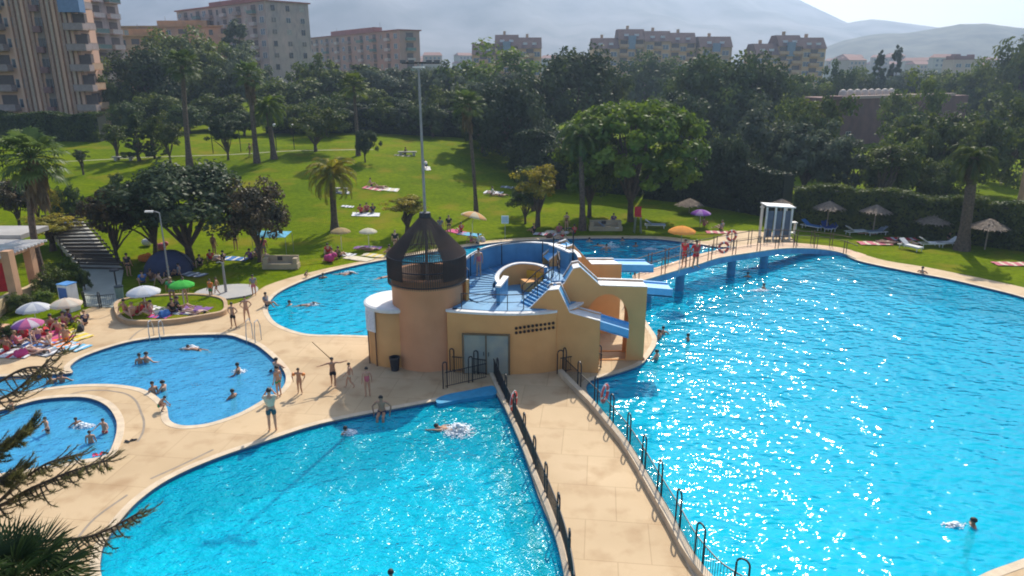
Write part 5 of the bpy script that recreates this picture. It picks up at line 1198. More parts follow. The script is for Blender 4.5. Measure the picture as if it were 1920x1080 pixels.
def body_mesh(P_):
    V = {k: Vector(v) for k, v in P_.items()}; vs = []; rd = []; ed = []; ix = {}
    def add(k, p, r, par=None):
        ix[k] = len(vs); vs.append(tuple(p)); rd.append(r)
        if par is not None: ed.append((ix[par], ix[k]))
    add('pel', V['pel'], (.15,.105)); add('spn', V['spn'], (.125,.095), 'pel'); add('chs', V['chs'], (.155,.105), 'spn'); add('nck', V['nck'], .052, 'chs'); 
    add('jaw', V['nck'].lerp(V['hed'], .62), (.062,.068), 'nck'); add('hed', V['hed'], (.078,.094), 'jaw'); add('crn', V['crn'], (.062,.074), 'hed')
    for s in 'LR':
        add('sh'+s, V['sh'+s], .062, 'chs'); add('ua'+s, V['sh'+s].lerp(V['el'+s], .5), .05, 'sh'+s); add('el'+s, V['el'+s], .038, 'ua'+s); add('fa'+s, V['el'+s].lerp(V['wr'+s], .35), .04, 'el'+s); add('wr'+s, V['wr'+s], .025, 'fa'+s)
        d = (V['wr'+s]-V['el'+s]).normalized(); lat = d.cross(Vector((1,0,.2))).normalized(); nrm = d.cross(lat); sg = 1 if s == 'L' else -1
        pm = V['wr'+s]+d*.06; add('pm'+s, pm, (.034,.018), 'wr'+s)
        for f, (o_, ln) in enumerate(((-.027,.062), (-.009,.075), (.009,.07), (.027,.055))):
            a = pm+d*.035+lat*o_; add('f%d%s' % (f, s), a, .0095, 'pm'+s); add('g%d%s' % (f, s), a+d*ln*.55+nrm*.012*sg, .0085, 'f%d%s' % (f, s)); add('h%d%s' % (f, s), a+d*ln*.85+nrm*.035*sg, .007, 'g%d%s' % (f, s))
        add('t0'+s, V['wr'+s]+d*.03-lat*.04, .011, 'pm'+s); add('t1'+s, V['wr'+s]+d*.075-lat*.062, .009, 't0'+s)
        add('hp'+s, V['hp'+s], .098, 'pel'); add('th'+s, V['hp'+s].lerp(V['kn'+s], .4), .08, 'hp'+s); add('kn'+s, V['kn'+s], .054, 'th'+s); add('cf'+s, V['kn'+s].lerp(V['an'+s], .35), .054, 'kn'+s); add('an'+s, V['an'+s], .034, 'cf'+s)
        add('hl'+s, V['an'+s].lerp(V['to'+s], .45)+Vector((0,0,-.012)), (.036,.028), 'an'+s); add('to'+s, V['to'+s], (.04,.02), 'hl'+s)
    me = skin_eval(vs, rd, ed, 0, 1)
    # face: nose, eyes, ears, mouth line added to the same mesh
    face = (V['crn']-V['nck']).normalized(); fwd = Vector((0,1,0)); fwd = (fwd-face*fwd.dot(face))
    if fwd.length < .3: fwd = Vector((0,0,1))-face*face.z
    fwd.normalize(); rt = fwd.cross(face).normalized(); b = MB(); h = V['hed']
    if 'lie' in P_.get('_n', ''): pass
    b.sphere(h+fwd*.088-face*.012, .016, 8, 6, 0, (.8,1.2,1.3)); 
    for s in (-1, 1): b.sphere(h+rt*.085*s-face*.01, .02, 6, 5, 0, (.5,.9,1.3)); b.sphere(h+fwd*.079+rt*.03*s+face*.015, .011, 6, 5, 1)
    b.sphere(h+fwd*.078-face*.05, .014, 6, 4, 2, (1.7,.6,.5))
    bm = bmesh.new(); bm.from_mesh(me); f0 = len(bm.faces); tm = bpy.data.meshes.new('t'); tm.from_pydata(b.v, [], b.f); bm.from_mesh(tm); bm.faces.ensure_lookup_table()
    for i, mi in enumerate(b.m): bm.faces[f0+i].material_index = mi
    for f in bm.faces: f.smooth = True
    bm.to_mesh(me); bm.free(); bpy.data.meshes.remove(tm); me.materials.clear()
    for m in (SKINS[0], M_EYE, C('lips', .40,.14,.10, .5)): me.materials.append(m)
    me.name = 'body'
    hb = MB(); n = 14; rows = 8; top = h+face*.035-fwd*.012; vs = []; 
    for i in range(rows+1):
        t = (pi*.62)*i/rows
        for k in range(n):
            a = 2*pi*k/n; low = 1.0 if i < rows-2 else 1.0; r = .099
            tt = t*(1-.30*max(0, cos(a))); dirv = face*cos(tt)+(fwd*cos(a)+rt*sin(a)*.9)*sin(tt)*1.05
            vs.append(top+dirv*r*(1+.04*sin(5*a+i)))
    hb.add(vs, [(i*n+k, i*n+(k+1)%n, (i+1)*n+(k+1)%n, (i+1)*n+k) for i in range(rows) for k in range(n)]); hair = hb.mesh('hair', HAIRM[0], True)
    return me, hair
def cloth_mesh(P_, kind):
    V = {k: Vector(v) for k, v in P_.items()}; vs = []; rd = []; ed = []; ix = {}
    def add(k, p, r, par=None):
        ix[k] = len(vs); vs.append(tuple(p)); rd.append(r)
        if par is not None: ed.append((ix[par], ix[k]))
    if kind in ('shorts', 'trunks', 'long'):
        L = dict(shorts=.62, trunks=.3, long=.95)[kind]
        add('pel', V['pel'], (.165,.12)); add('w', V['pel'].lerp(V['spn'], .55), (.145,.108), 'pel')
        for s in 'LR': add('a'+s, V['hp'+s], .115, 'pel'); add('b'+s, V['hp'+s].lerp(V['kn'+s], L*.5), .10, 'a'+s); add('c'+s, V['hp'+s].lerp(V['kn'+s], L), .092, 'b'+s)
    elif kind == 'bikini':
        add('pel', V['pel'], (.163,.118)); add('w', V['pel'].lerp(V['spn'], .25), (.15,.11), 'pel')
        for s in 'LR': add('a'+s, V['hp'+s].lerp(V['kn'+s], .08), .106, 'pel')
    elif kind == 'suit':
        add('pel', V['pel'], (.163,.118)); add('m', V['spn'], (.138,.108), 'pel'); add('t', V['chs'], (.166,.118), 'm')
        for s in 'LR': add('a'+s, V['hp'+s].lerp(V['kn'+s], .08), .106, 'pel')
    elif kind == 'shirt':
        add('pel', V['pel'].lerp(V['spn'], .1), (.172,.128)); add('m', V['spn'], (.155,.12), 'pel'); add('t', V['chs'], (.175,.128), 'm'); add('n', V['chs'].lerp(V['nck'], .6), (.09,.08), 't')
        for s in 'LR': add('a'+s, V['sh'+s], .078, 't'); add('b'+s, V['sh'+s].lerp(V['el'+s], .6), .066, 'a'+s)
    me = skin_eval(vs, rd, ed, 0, 1); me.name = kind; me.materials.clear(); me.materials.append(CL['dark'])
    for p in me.polygons: p.use_smooth = True
    return me
BODY = {}; CLOTH = {}
def person(p, pose_, h, rz, label, skin=0, wear=(('shorts','dark'),), hair=0, group=None, z=None):
    """p: Vector foot point; h: standing height of the person"""
    if pose_ not in BODY: BODY[pose_] = body_mesh(POSES[pose_])
    e = empty('person', p, label, 'person', group, rz=rz); s = h/1.74; e.scale = (s, s, s)
    wv = R.uniform(.94, 1.12); e.scale = (s*wv, s*wv*R.uniform(.97,1.1), s)
    if h < 1.4: e.scale = (s*1.08, s*1.08, s)
    o = link('body', BODY[pose_][0], e); setmat(o, 0, SKINS[skin])
    q = link('hair', BODY[pose_][1], e); setmat(q, 0, HAIRM[hair])
    for kind, col in wear:
        key = (pose_, kind)
        if key not in CLOTH: CLOTH[key] = cloth_mesh(POSES[pose_], kind)
        nm = {'shorts':'shorts','trunks':'swim_trunks','long':'trousers','bikini':'swim_bottom','suit':'swimsuit','shirt':'shirt'}[kind]
        c = link(nm, CLOTH[key], e); setmat(c, 0, CL[col])
    return e
def pp(pxf, pyf, pyt, pose_, face, label, z=None, **k):
    """standing person by foot point and head row; face: world heading in degrees (0 = away from viewer, 90 = left)"""
    b = Wp(pxf, pyf) if z is None else G(pxf, pyf, z); h = min(1.92, max(.85, AT(pxf, pyt, b.y).z-b.z)); return person(b, pose_, h, radians(face), label, **k)
ph = pp(512,808,728,'photo',15,'man seen from behind at the front pool edge in pale shirt and dark knee shorts', skin=1, wear=(('shirt','cream'),('shorts','teal')))
arm = pp(563,739,690,'fists',178,'small child with orange inflatable armbands walking on the deck', skin=0, wear=(('bikini','orange'),), hair=1)
for s in (-1, 1):
    b = MB(); q = Vector((.28*s,.0,1.32)); dd = Vector((.20*s,.02,-.20)).normalized(); b.tube([q-dd*.085, q-dd*.06, q+dd*.06, q+dd*.085], [.075,.105,.105,.075], 12); b.build('armband', C('armband_orange', .85,.24,.03,.4), arm, smooth=True)
boy = pp(626,726,670,'spread',200,'boy in dark shorts swinging a long thin pole on the deck', skin=0, wear=(('shorts','dark'),))
bb = boy.location; q0 = AT(618,671,bb.y); q1 = AT(585,641,bb.y+.1); pole = empty('wooden_pole', q0, 'long thin wooden pole held up by the boy in dark shorts', 'pole')
b = MB(); b.tube([(0,0,0), q1-q0], [.025,.018], 6); b.build('stick', C('stick_wood', .38,.22,.10), pole)
b = MB(); b.tube([(0,0,0), (q0-q1)*.12], [.03,.03], 6); b.build('grip', C('grip_dark', .05,.04,.03), pole)
pp(657,727,680,'walk',100,'child half in the tower shadow walking on the deck', skin=1, wear=(('trunks','cream'),), hair=1)
pp(690,744,688,'stand',20,'girl in a pink swimsuit standing in the shadow of the tower', skin=1, wear=(('suit','pink'),))
person(G(716,777)+Vector((0,.05,0)), 'edge', 1.72, radians(180), 'man sitting with spread elbows on the far rim of the front pool', skin=0, wear=(('trunks','navy'),))
pp(524,744,686,'stand',60,'child in green shorts standing on the rim of the left pool', skin=1, wear=(('trunks','green'),), hair=0)
pp(439,616,567,'hips',165,'bare-chested man in dark trunks with hands on hips, left of the woman with black bottoms', skin=0, wear=(('shorts','black'),))
pp(464,605,555,'hips',195,'bather in black bottoms with hands on hips beside the man in dark trunks', skin=1, wear=(('bikini','black'),), hair=1)
pp(477,554,515,'stand',30,'person in a dark shirt at the edge of the shower pad', skin=0, wear=(('shirt','grey'),('shorts','pink')))
person(G(501,574), 'sit', 1.7, radians(-110), 'person sitting at the left tip of the rear-left pool', skin=0, wear=(('shirt','grey'),('trunks','navy')))
pp(573,521,503,'crouch',-60,'child bending down on the lawn edge above the rear-left pool', skin=0, wear=(('trunks','olive'),))
pp(397,562,523,'stand',160,'person in an orange shirt and green shorts by the shower post', skin=0, wear=(('shirt','orange'),('shorts','green')))
pp(408,553,520,'walk',100,'bare-chested person just behind the orange shirt by the shower', skin=0, wear=(('trunks','brown'),))
z_ = 1.32
for px, fy, lab, f in ((1282,500,'lifeguard in a long red top standing under the orange parasol on the footbridge',150),(1303,502,'second lifeguard in red, right of the orange parasol on the footbridge',210)):
    p = G(px, fy, z_+.05); person(p, 'hips' if px > 1290 else 'stand', 1.9, radians(f), lab, skin=0, wear=(('shirt','red'),('shorts','red')))
pp(1131,640,556+24,'stand',150,'bather seen through the round arch, left of the two', skin=2, wear=(('trunks','dark'),)) if False else None
for px, fy, lab, f in ((1116,590,'bather on the rear deck seen through the round arch, left one',90),(1134,592,'bather on the rear deck seen through the round arch, right one',120)):
    p = G(px, fy); person(p, 'stand', 1.6, radians(f), lab, skin=2, wear=(('trunks','dark'),))
person(Vector((-1.75,36.0,3.55)), 'stand', 1.55, radians(20), 'child on the blue spiral steps behind the tower', skin=1, wear=(('suit','pink'),), hair=1)
# --- people in the water
def wader(px, py, label, rz=0, depth=1.2, h=1.7, skin=0, wear='trunks', col='dark', pose_='wade', hair=0):
    p = G(px, py, -.14); return person(Vector((p.x, p.y, -.14-depth)), pose_, h, radians(rz), label, skin=skin, wear=((wear, col),), hair=hair)
WD = [ # left pool
 (263,681,'swimmer at the left of a pair in the middle of the left pool',1.12,30),(276,679,'swimmer at the right of a pair in the middle of the left pool',1.1,-40),
 (447,700,'bather with raised arms near the right side of the left pool',1.1,100),(288,738,'bather at the lower rim of the left pool, left of two',1.05,-120),(307,732,'bather at the lower rim of the left pool, right of two',1.15,90),
 (437,745,'lone head of a swimmer low in the left pool',1.25,70),(508,697,'bather against the right wall of the left pool behind the child in green',1.05,80),(519,694,'second bather at the right wall of the left pool',1.0,-30),
 (117,716,'bather in the narrow left arm of the left pool, right of two',1.15,0),(97,718,'bather in the narrow left arm of the left pool, left of two',1.2,40),
 # kids pool
 (90,812,'child wading in the middle of the small toddler pool',.42,150),(144,797,'child splashing behind the wading one in the toddler pool',.80,60),(171,830,'child sitting low in the toddler pool near its right rim',.62,20),(197,812,'small child standing at the right rim of the toddler pool',.5,170),(23,770,'child at the far rim of the toddler pool',.6,90),
 # front pool
 (648,812,'swimmer near the far rim of the front pool',1.35,40),
 # rear left
 (543,572,'swimmer near the left tip of the rear-left pool',1.35,70),(606,522,'swimmer at the far rim of the rear-left pool',1.25,20),
 # main pool
 (1236,634,'bather by the curved deck below the round arch, topmost',1.15,60),(1243,626,'bather right behind the topmost one below the arch',1.2,-20),(1290,637,'swimmer alone in the glitter right of the arch',1.3,90),
 (1202,678,'bather at the deck corner below the arch, left of two',1.1,120),(1231,673,'bather at the deck corner below the arch, right of two',1.15,60),
 (1402,519,'swimmer under the footbridge between two piers',1.3,0),(1432,541,'swimmer in front of the footbridge in the glitter',1.3,100),(1728,515,'bather leaning at the right rim of the big pool',1.05,-50),(1824,985,'swimmer with dark hair in the bright glitter at the lower right',1.38,80),
 (733,1082,'head of a swimmer at the bottom edge of the picture',1.4,0),
 (1010+127,470,'bather landing from the rear chute',1.1,0),(1192,462,'dark head in the shaded rear pool',1.3,30),(1167,452,'small dark head at the far rim of the shaded rear pool',1.3,0),(1105,453,'dark head at the left of the shaded rear pool',1.3,0),
]
for i, (px, py, lab, dp, rz) in enumerate(WD):
    kid = 'child' in lab; wader(px, py, lab, rz, dp*(1 if not kid else 1), 1.15 if kid else 1.66, skin=i % 3, col=['dark','navy','blue','red','black'][i % 5], pose_='wade' if i % 3 else 'stand', hair=0)
def swim(px, py, rz, lab, **k):
    p = G(px, py, -.14); return person(Vector((p.x, p.y, -.14)), 'swim', 1.7, radians(rz), lab, wear=(('trunks', 'dark'),), **k)
swim(372,656,75,'swimmer doing front crawl in a white splash in the left pool', skin=0)
swim(566,573,-80,'swimmer stretched out with foam in the rear-left pool', skin=0)
swim(640,514,-100,'swimmer in a white top near the far rim of the rear-left pool', skin=1)
swim(716,521,-60,'swimmer close to the tower in the rear-left pool', skin=0)
swim(850,806,80,'swimmer hidden in the big splash of the front pool', skin=0)
swim(1136,462,70,'swimmer with raised arm in the shaded rear pool', skin=1)
person(G(303,770), 'crouch', 1.1, radians(-80), 'child climbing out onto the rim between the left and toddler pools', skin=0, wear=(('trunks','green'),))
# splashes: real foam drops
M_FOAM = mat('foam', (.86,.90,.93), .5, scale=8)
def splash(px, py, rx, ry, n, label, seed, h=.16):
    rr = random.Random(seed); p = G(px, py, -.14); b = MB()
    for i in range(int(n*2.6)):
        a = rr.uniform(0, 6.28); r = rr.random()**.8; x = rx*r*cos(a); y = ry*r*sin(a); s = rr.uniform(.012,.05)*(1.25-r); b.sphere((x, y, rr.random()**2*h*(1.2-r)), s, 6, 4, 0, (1.7,1.7,.6))
    o = b.build('water_splash', M_FOAM, loc=p, smooth=True); struct(o, 'stuff'); return o
splash(860,809,.75,.7,220,'big white splash in the front pool near the walkway',1,.3)
splash(358,653,.45,.3,90,'white splash round the crawl swimmer in the left pool',2)
splash(449,697,.4,.3,60,'small splash round the bather at the right of the left pool',3)
splash(585,572,.45,.25,60,'foam trail in the rear-left pool left of the tower',4)
splash(655,512,.7,.2,60,'foam streak at the far rim of the rear-left pool',5)
splash(655,812,.35,.3,50,'small splash by the swimmer at the far rim of the front pool',6)
splash(157,800,.5,.25,60,'white splash behind the children in the toddler pool',7)
splash(1146,464,.9,.4,90,'white foam in the shaded rear pool behind the chute',8,.4)
splash(1218,468,.8,.2,80,'white foam at the end of the rear chute',9)
splash(1790,985,.5,.2,50,'foam streak left of the lower right swimmer',10,.1)
splash(1425,545,.8,.3,70,'foam left of the swimmer in front of the footbridge',11,.1)
# ================================================================ parasols
def parasol(foot, h, dia, label, cols, tilt=0, tdir=0, gores=8, name='beach_parasol', group=None):
    e = empty(name, foot, label, 'parasol', group, rz=tdir); b = MB(); b.tube([(0,0,0),(0,0,h*.62)], .022, 8); b.build('pole', M_WHITE, e)
    cn = bpy.data.objects.new('canopy', None); n = gores*4; b = MB(); R0 = dia/2; vs = [(0,0,R0*.36)]; rings = 7
    for j in range(1, rings+1):
        t = j/rings
        for k in range(n):
            a = 2*pi*k/n; sc = 1-.045*(1-abs(cos(a*gores/2)))*1; r = R0*t*sc; z = R0*.36*(1-t**2.0)-.02*(1-abs(cos(a*gores/2)))*t; vs.append((r*cos(a), r*sin(a), z))
    fs = [(0, 1+k, 1+(k+1)%n) for k in range(n)]
    for j in range(rings-1):
        for k in range(n): fs.append((1+j*n+k, 1+(j+1)*n+k, 1+(j+1)*n+(k+1)%n, 1+j*n+(k+1)%n))
    o = len(vs)
    for k in range(n): a = 2*pi*k/n; r = R0*(1-.045*(1-abs(cos(a*gores/2)))); vs.append((r*cos(a)*1.005, r*sin(a)*1.005, -.09+.03*abs(sin(a*gores))))
    for k in range(n): fs.append((1+(rings-1)*n+k, o+k, o+(k+1)%n, 1+(rings-1)*n+(k+1)%n))
    b.v = vs; b.f = fs
    for f in fs:
        k = (min(i-1 for i in f if i > 0)) % n; b.m.append((k//4) % len(cols))
    b.tube([(0,0,R0*.34),(0,0,R0*.36+.07)], .02, 6, 0)
    cm = b.mesh('canopy', [cmat(c) for c in cols], True)
    c = link('canopy', cm, e, (0,0,h*.62)); c.rotation_euler = (0, tilt, 0); c.location = (sin(tilt)*h*.3, 0, h-R0*.36 if not tilt else h*.62+cos(tilt)*h*.30)
    b = MB(); b.tube([(0,0,h*.6), tuple(c.location)], .018, 6); b.build('upper_pole', M_GREY, e)
    return e
def cmat(c):
    """parasol cloth, light shines through"""
    k = 'canopy_%.2f_%.2f_%.2f' % c
    if k in MATS: return MATS[k]
    m = bpy.data.materials.new(k); m.use_nodes = True; n = m.node_tree.nodes; l = m.node_tree.links; n.remove(n['Principled BSDF'])
    d = n.new('ShaderNodeBsdfDiffuse'); t = n.new('ShaderNodeBsdfTranslucent'); d.inputs[0].default_value = (*c, 1); t.inputs[0].default_value = (*c, 1); x = n.new('ShaderNodeMixShader'); x.inputs[0].default_value = .35
    l.new(d.outputs[0], x.inputs[1]); l.new(t.outputs[0], x.inputs[2]); l.new(x.outputs[0], n['Material Output'].inputs[0]); MATS[k] = m; return m
def par(px, pyf, pyt, wpx, label, cols, z=None, tilt=0, tdir=0, gores=8):
    p = Wp(px, pyf) if z is None else G(px, pyf, z); h = AT(px, pyt, p.y).z-p.z; return parasol(p, h, wpx/ppm(p.y, p.z+h), label, cols, tilt, tdir, gores)
WHT = (.70,.71,.74); GRY = (.45,.48,.58)
par(276,592,537,60,'white parasol over the sunbathers on the round planter', [WHT, (.62,.66,.74)])
par(347,580,526,46,'bright green parasol on the round planter', [(.10,.52,.10)])
par(70,612,568,58,'white and blue-grey parasol at the terrace on the left', [WHT, GRY])
par(130,603,560,56,'cream parasol with pink tinge beside the blue-white kiosk umbrella', [(.72,.60,.50),(.72,.66,.58)])
par(62,655,598,54,'pink and purple striped parasol at the left sunbathing crowd', [(.55,.16,.32),(.62,.55,.62),(.25,.12,.35)])
par(692,466,428,34,'small cream parasol on the lawn left of the tower', [(.74,.68,.52)])
par(641,470,427,38,'small tan parasol by the date palm on the lawn', [(.48,.36,.20)])
par(886,448,402,50,'tilted orange and cream parasol on the lawn behind the tower', [(.80,.45,.22),(.75,.62,.45)], tilt=.25, tdir=.5)
par(1312,425,393,38,'small purple parasol on the far lawn', [(.36,.14,.55),(.55,.35,.68)])
par(1273,512,424,52,'orange parasol standing on the footbridge beside two lifeguards', [(.88,.36,.10)], z=1.3)
# thatched parasols
def thatch(px, pyf, pyt, wpx, label):
    p = Wp(px, pyf); h = AT(px, pyt, p.y).z-p.z; D = wpx/ppm(p.y, h); e = empty('thatched_parasol', p, label, 'thatched parasol', 'thatched parasols by the hedge'); rr = random.Random(px)
    b = MB(); b.tube([(0,0,0),(0,0,h-.2)], .055, 8); b.build('pole', mat('pole_wood', (.34,.27,.20), .9, scale=5), e)
    b = MB(); R0 = D/2; hh_ = R0*.52; b.lathe([(R0*.92,h-hh_),(0.03,h)], n=20)
    for k in range(620):
        a = rr.uniform(0, 6.28); t = rr.random()**.7; r = R0*t; z = h-hh_*t+.03; d = Vector((cos(a), sin(a), -hh_/R0)).normalized(); s_ = Vector((-sin(a), cos(a), 0))*.03; c = Vector((r*cos(a), r*sin(a), z)); L = rr.uniform(.2,.42); l_ = rr.uniform(0,.07)
        o = len(b.v); b.v += [tuple(c-s_), tuple(c+s_), tuple(c+d*L+s_*.6+Vector((0,0,l_))), tuple(c+d*L-s_*.6+Vector((0,0,l_)))]; b.f.append((o,o+1,o+2,o+3)); b.m.append(0)
    b.build('thatch', mat('thatch_straw', (.36,.28,.21), .95, col2=(.19,.145,.11), scale=6), e)
for a in ((1549,432,377,50,'thatched parasol over blue loungers, leftmost of the hedge row'),(1636,440,384,50,'thatched parasol over white loungers, second in the hedge row'),(1746,449,400,62,'largest thatched parasol beside the white loungers with towels'),(1846,468,410,62,'thatched parasol at the right end of the row in the hedge shade'),
  (1461,420,373,34,'thatched parasol top behind the white framed cabin'),(1292,400,372,46,'dark thatched parasol in the shade left of the purple one')): thatch(*a)
# loungers
def make_lounger(p, rz, label, fab, frame=None, back=35, group=None):
    e = empty('sun_lounger', p, label, 'sun lounger', group, rz=rz); m = frame or M_WHITE; f = MB()
    for y in (-.3, .3): f.box((0,y,.3), (1.9,.05,.06))
    for x in (-.9, 0, .9): f.box((x,0,.3), (.05,.6,.05))
    f.build('frame', m, e)
    for x in (-.8, .75):
        for y in (-.28, .28): b = MB(); b.tube([(x,y,0),(x,y,.3)], .028, 6); b.build('leg', m, e)
    b = MB(); b.box((-.3,0,.36), (1.25,.58,.06)); b.build('seat', fab, e)
    a = radians(back); b = MB(); b.box((.33+.34*cos(a),0,.37+.34*sin(a)), (.72,.58,.06), tilt=(-a,'Y')); b.build('backrest', fab, e); return e
Fb = C('fabric_blue', .05,.20,.52); Fw = C('fabric_white', .62,.62,.62); Fg = C('fabric_greyblue', .25,.30,.38)
for px, py, rz, lab, fab in ((1521,430,2.2,'pale blue lounger left of the leftmost thatched parasol',Fb),(1548,432,1.4,'dark blue lounger under the leftmost thatched parasol',C('fabric_navy', .02,.06,.30)),(1562,431,1.0,'second dark blue lounger under the leftmost thatched parasol',C('fabric_navy', .02,.06,.30)),
  (1604,440,3.3,'white lounger left of the second thatched parasol',Fw),(1642,441,.2,'white lounger under the second thatched parasol',Fg),(1706,468,2.0,'white lounger with a striped towel nearest the pool edge',Fw),(1745,463,3.1,'white lounger under the largest thatched parasol',Fw),(1774,462,.1,'white lounger right of the largest thatched parasol pole',Fw),
  (1228,428,3.0,'grey lounger in the shade behind the rear pool',Fg),(1140,432,3.1,'grey lounger beside the beige bench block behind the rear pool',Fg)):
    make_lounger(Wp(px, py), rz, lab, fab)
# ================================================================ towels, bags, loose things
def towel(p, rz, w, l, m, label, seed, group=None, zz=.03):
    rr = random.Random(seed); b = MB(); nx, ny = 6, 10; vs = []
    for j in range(ny+1):
        for i in range(nx+1):
            x = (i/nx-.5)*w+rr.uniform(-.02,.02); y = (j/ny-.5)*l+rr.uniform(-.02,.02); vs.append((x, y, zz+.03*rr.random()+.015*sin(i*1.3+j)))
    b.add(vs, [(j*(nx+1)+i, j*(nx+1)+i+1, (j+1)*(nx+1)+i+1, (j+1)*(nx+1)+i) for j in range(ny) for i in range(nx)])
    for k, f in enumerate(b.f): b.m[k] = 1 if (k//nx) % 3 == 1 else 0
    o = b.build('towel', m, loc=p, rz=rz, smooth=True); tag(o, label, 'towel', group); return o
def slope_align(o):
    x, y = o.location.x, o.location.y; dzx = (T(x+.6,y)-T(x-.6,y))/1.2; dzy = (T(x,y+.6)-T(x,y-.6))/1.2; n = Vector((-dzx, -dzy, 1)).normalized()
    q = Vector((0,0,1)).rotation_difference(n); o.rotation_mode = 'QUATERNION'; e = o.rotation_euler.to_quaternion() if False else Matrix.Rotation(o.rotation_euler.z, 3, 'Z').to_quaternion(); o.rotation_quaternion = q @ e
TWL = [(686,403,.1,2.6,1.3,'white','white','white picnic cloth under three seated people on the lawn'),(700,354,1.3,1.1,2.2,'pink','cream','pink and cream towel beside the lying couple on the lawn'),(728,356,1.5,1.2,2.3,'cream','white','long cream towel right of the lying couple on the lawn'),
 (640,362,1.5,.9,1.9,'grey','white','grey towel in the palm shadow on the lawn'),(652,388,1.4,.6,1.2,'white','grey','small pale towel right of the date palm'),(925,362,1.3,1.4,2.0,'white','grey','white and black towel heap in the shade right of the very tall palm'),(957,352,1.4,1.0,2.2,'grey','white','blue-grey towel in the deep shade right of the white heap'),
 (800,316,.2,.9,1.8,'white','cream','small white towel high on the lawn behind the mast'),(755,292,1.5,1.0,2.2,'olive','cream','pale bench-like towel at the top of the lawn near the mast'),(880,440,1.2,1.0,2.0,'sky','sky','turquoise towel on the lawn behind the tower'),(858,436,1.0,1.0,2.0,'magenta','pink','magenta towel left of the turquoise one'),
 (690,466,1.4,1.1,2.2,'purple','grey','violet-grey towel under the small cream parasol'),(672,486,1.1,1.0,2.4,'cream','cream','long cream towel on the pool lawn left of the tower'),(702,480,1.2,.9,2.0,'cream','yellow','pale yellow towel beside the long cream one'),(645,478,1.2,.9,1.9,'white','grey','white towel behind the seated group by the date palm'),
 (1640,457,1.5,1.2,2.6,'pink','cream','pale pink towel spread on the right lawn'),(1690,449,1.5,1.1,2.6,'red','white','red and white towel by the hedge lawn'),(1668,455,1.3,1.0,2.0,'pink','brown','pink towel with a dark bag, next to the pale one'),(1895,496,1.5,1.1,2.4,'pink','cream','pale pink towel alone at the right edge of the lawn'),
 (1345,436,1.5,1.0,2.0,'pink','cream','pinkish towel by the white cabin path'),(1045,436,1.3,1.2,2.2,'cream','white','cream towel in the group behind the slide building'),(1022,440,1.3,1.0,2.0,'white','pink','white towel left of the group behind the slide building'),
 (440,486,1.4,1.0,2.2,'blue','white','pale blue towel in the shade of the large spreading tree'),(360,515,1.2,1.0,2.2,'grey','white','grey towel in the tree shade behind the green parasol'),
 (345,592,1.4,1.0,2.2,'white','purple','mauve and white towel on the right half of the planter'),(292,588,1.0,1.0,2.0,'white','grey','pale towel in the middle of the planter'),(300,601,1.4,.7,1.3,'magenta','blue','magenta and blue towel at the front rim of the planter'),(368,586,1.3,.9,1.9,'purple','purple','dark purple towel at the right of the planter'),
 (60,648,1.3,1.1,2.2,'blue','white','blue and white towel at the front of the left crowd'),(25,665,1.5,1.2,2.2,'white','red','white and red towel at the left edge of the crowd'),(140,630,1.0,1.0,2.2,'yellow','cream','yellow towel in the left crowd beside the deck'),(118,645,1.0,1.0,1.8,'orange','white','orange towel in the left crowd nearest the pool'),
 (105,632,1.0,1.2,2.0,'magenta','pink','bright pink towel in the middle of the left crowd'),(80,660,1.2,1.0,2.0,'grey','white','grey-white towel at the deck edge of the left crowd'),(45,630,1.0,1.2,2.0,'pink','white','faded pink towel under the striped parasol'),(136,652,1.2,1.0,1.8,'sky','white','pale turquoise towel at the tip of the left crowd'),(15,640,1.2,1.0,2.0,'purple','pink','purple towel at the far left of the crowd')]
rr = random.Random(31)
for i, (px, py, rz, w, l, c1, c2, lab) in enumerate(TWL):
    p = Wp(px, py); zz = .22 if 215 < px < 400 and py > 570 else .03
    o = towel(p+Vector((0,0,.0)), rz, w, l, [CL[c1], CL[c2]], lab, i, zz=zz)
    if p.z > .02: slope_align(o)
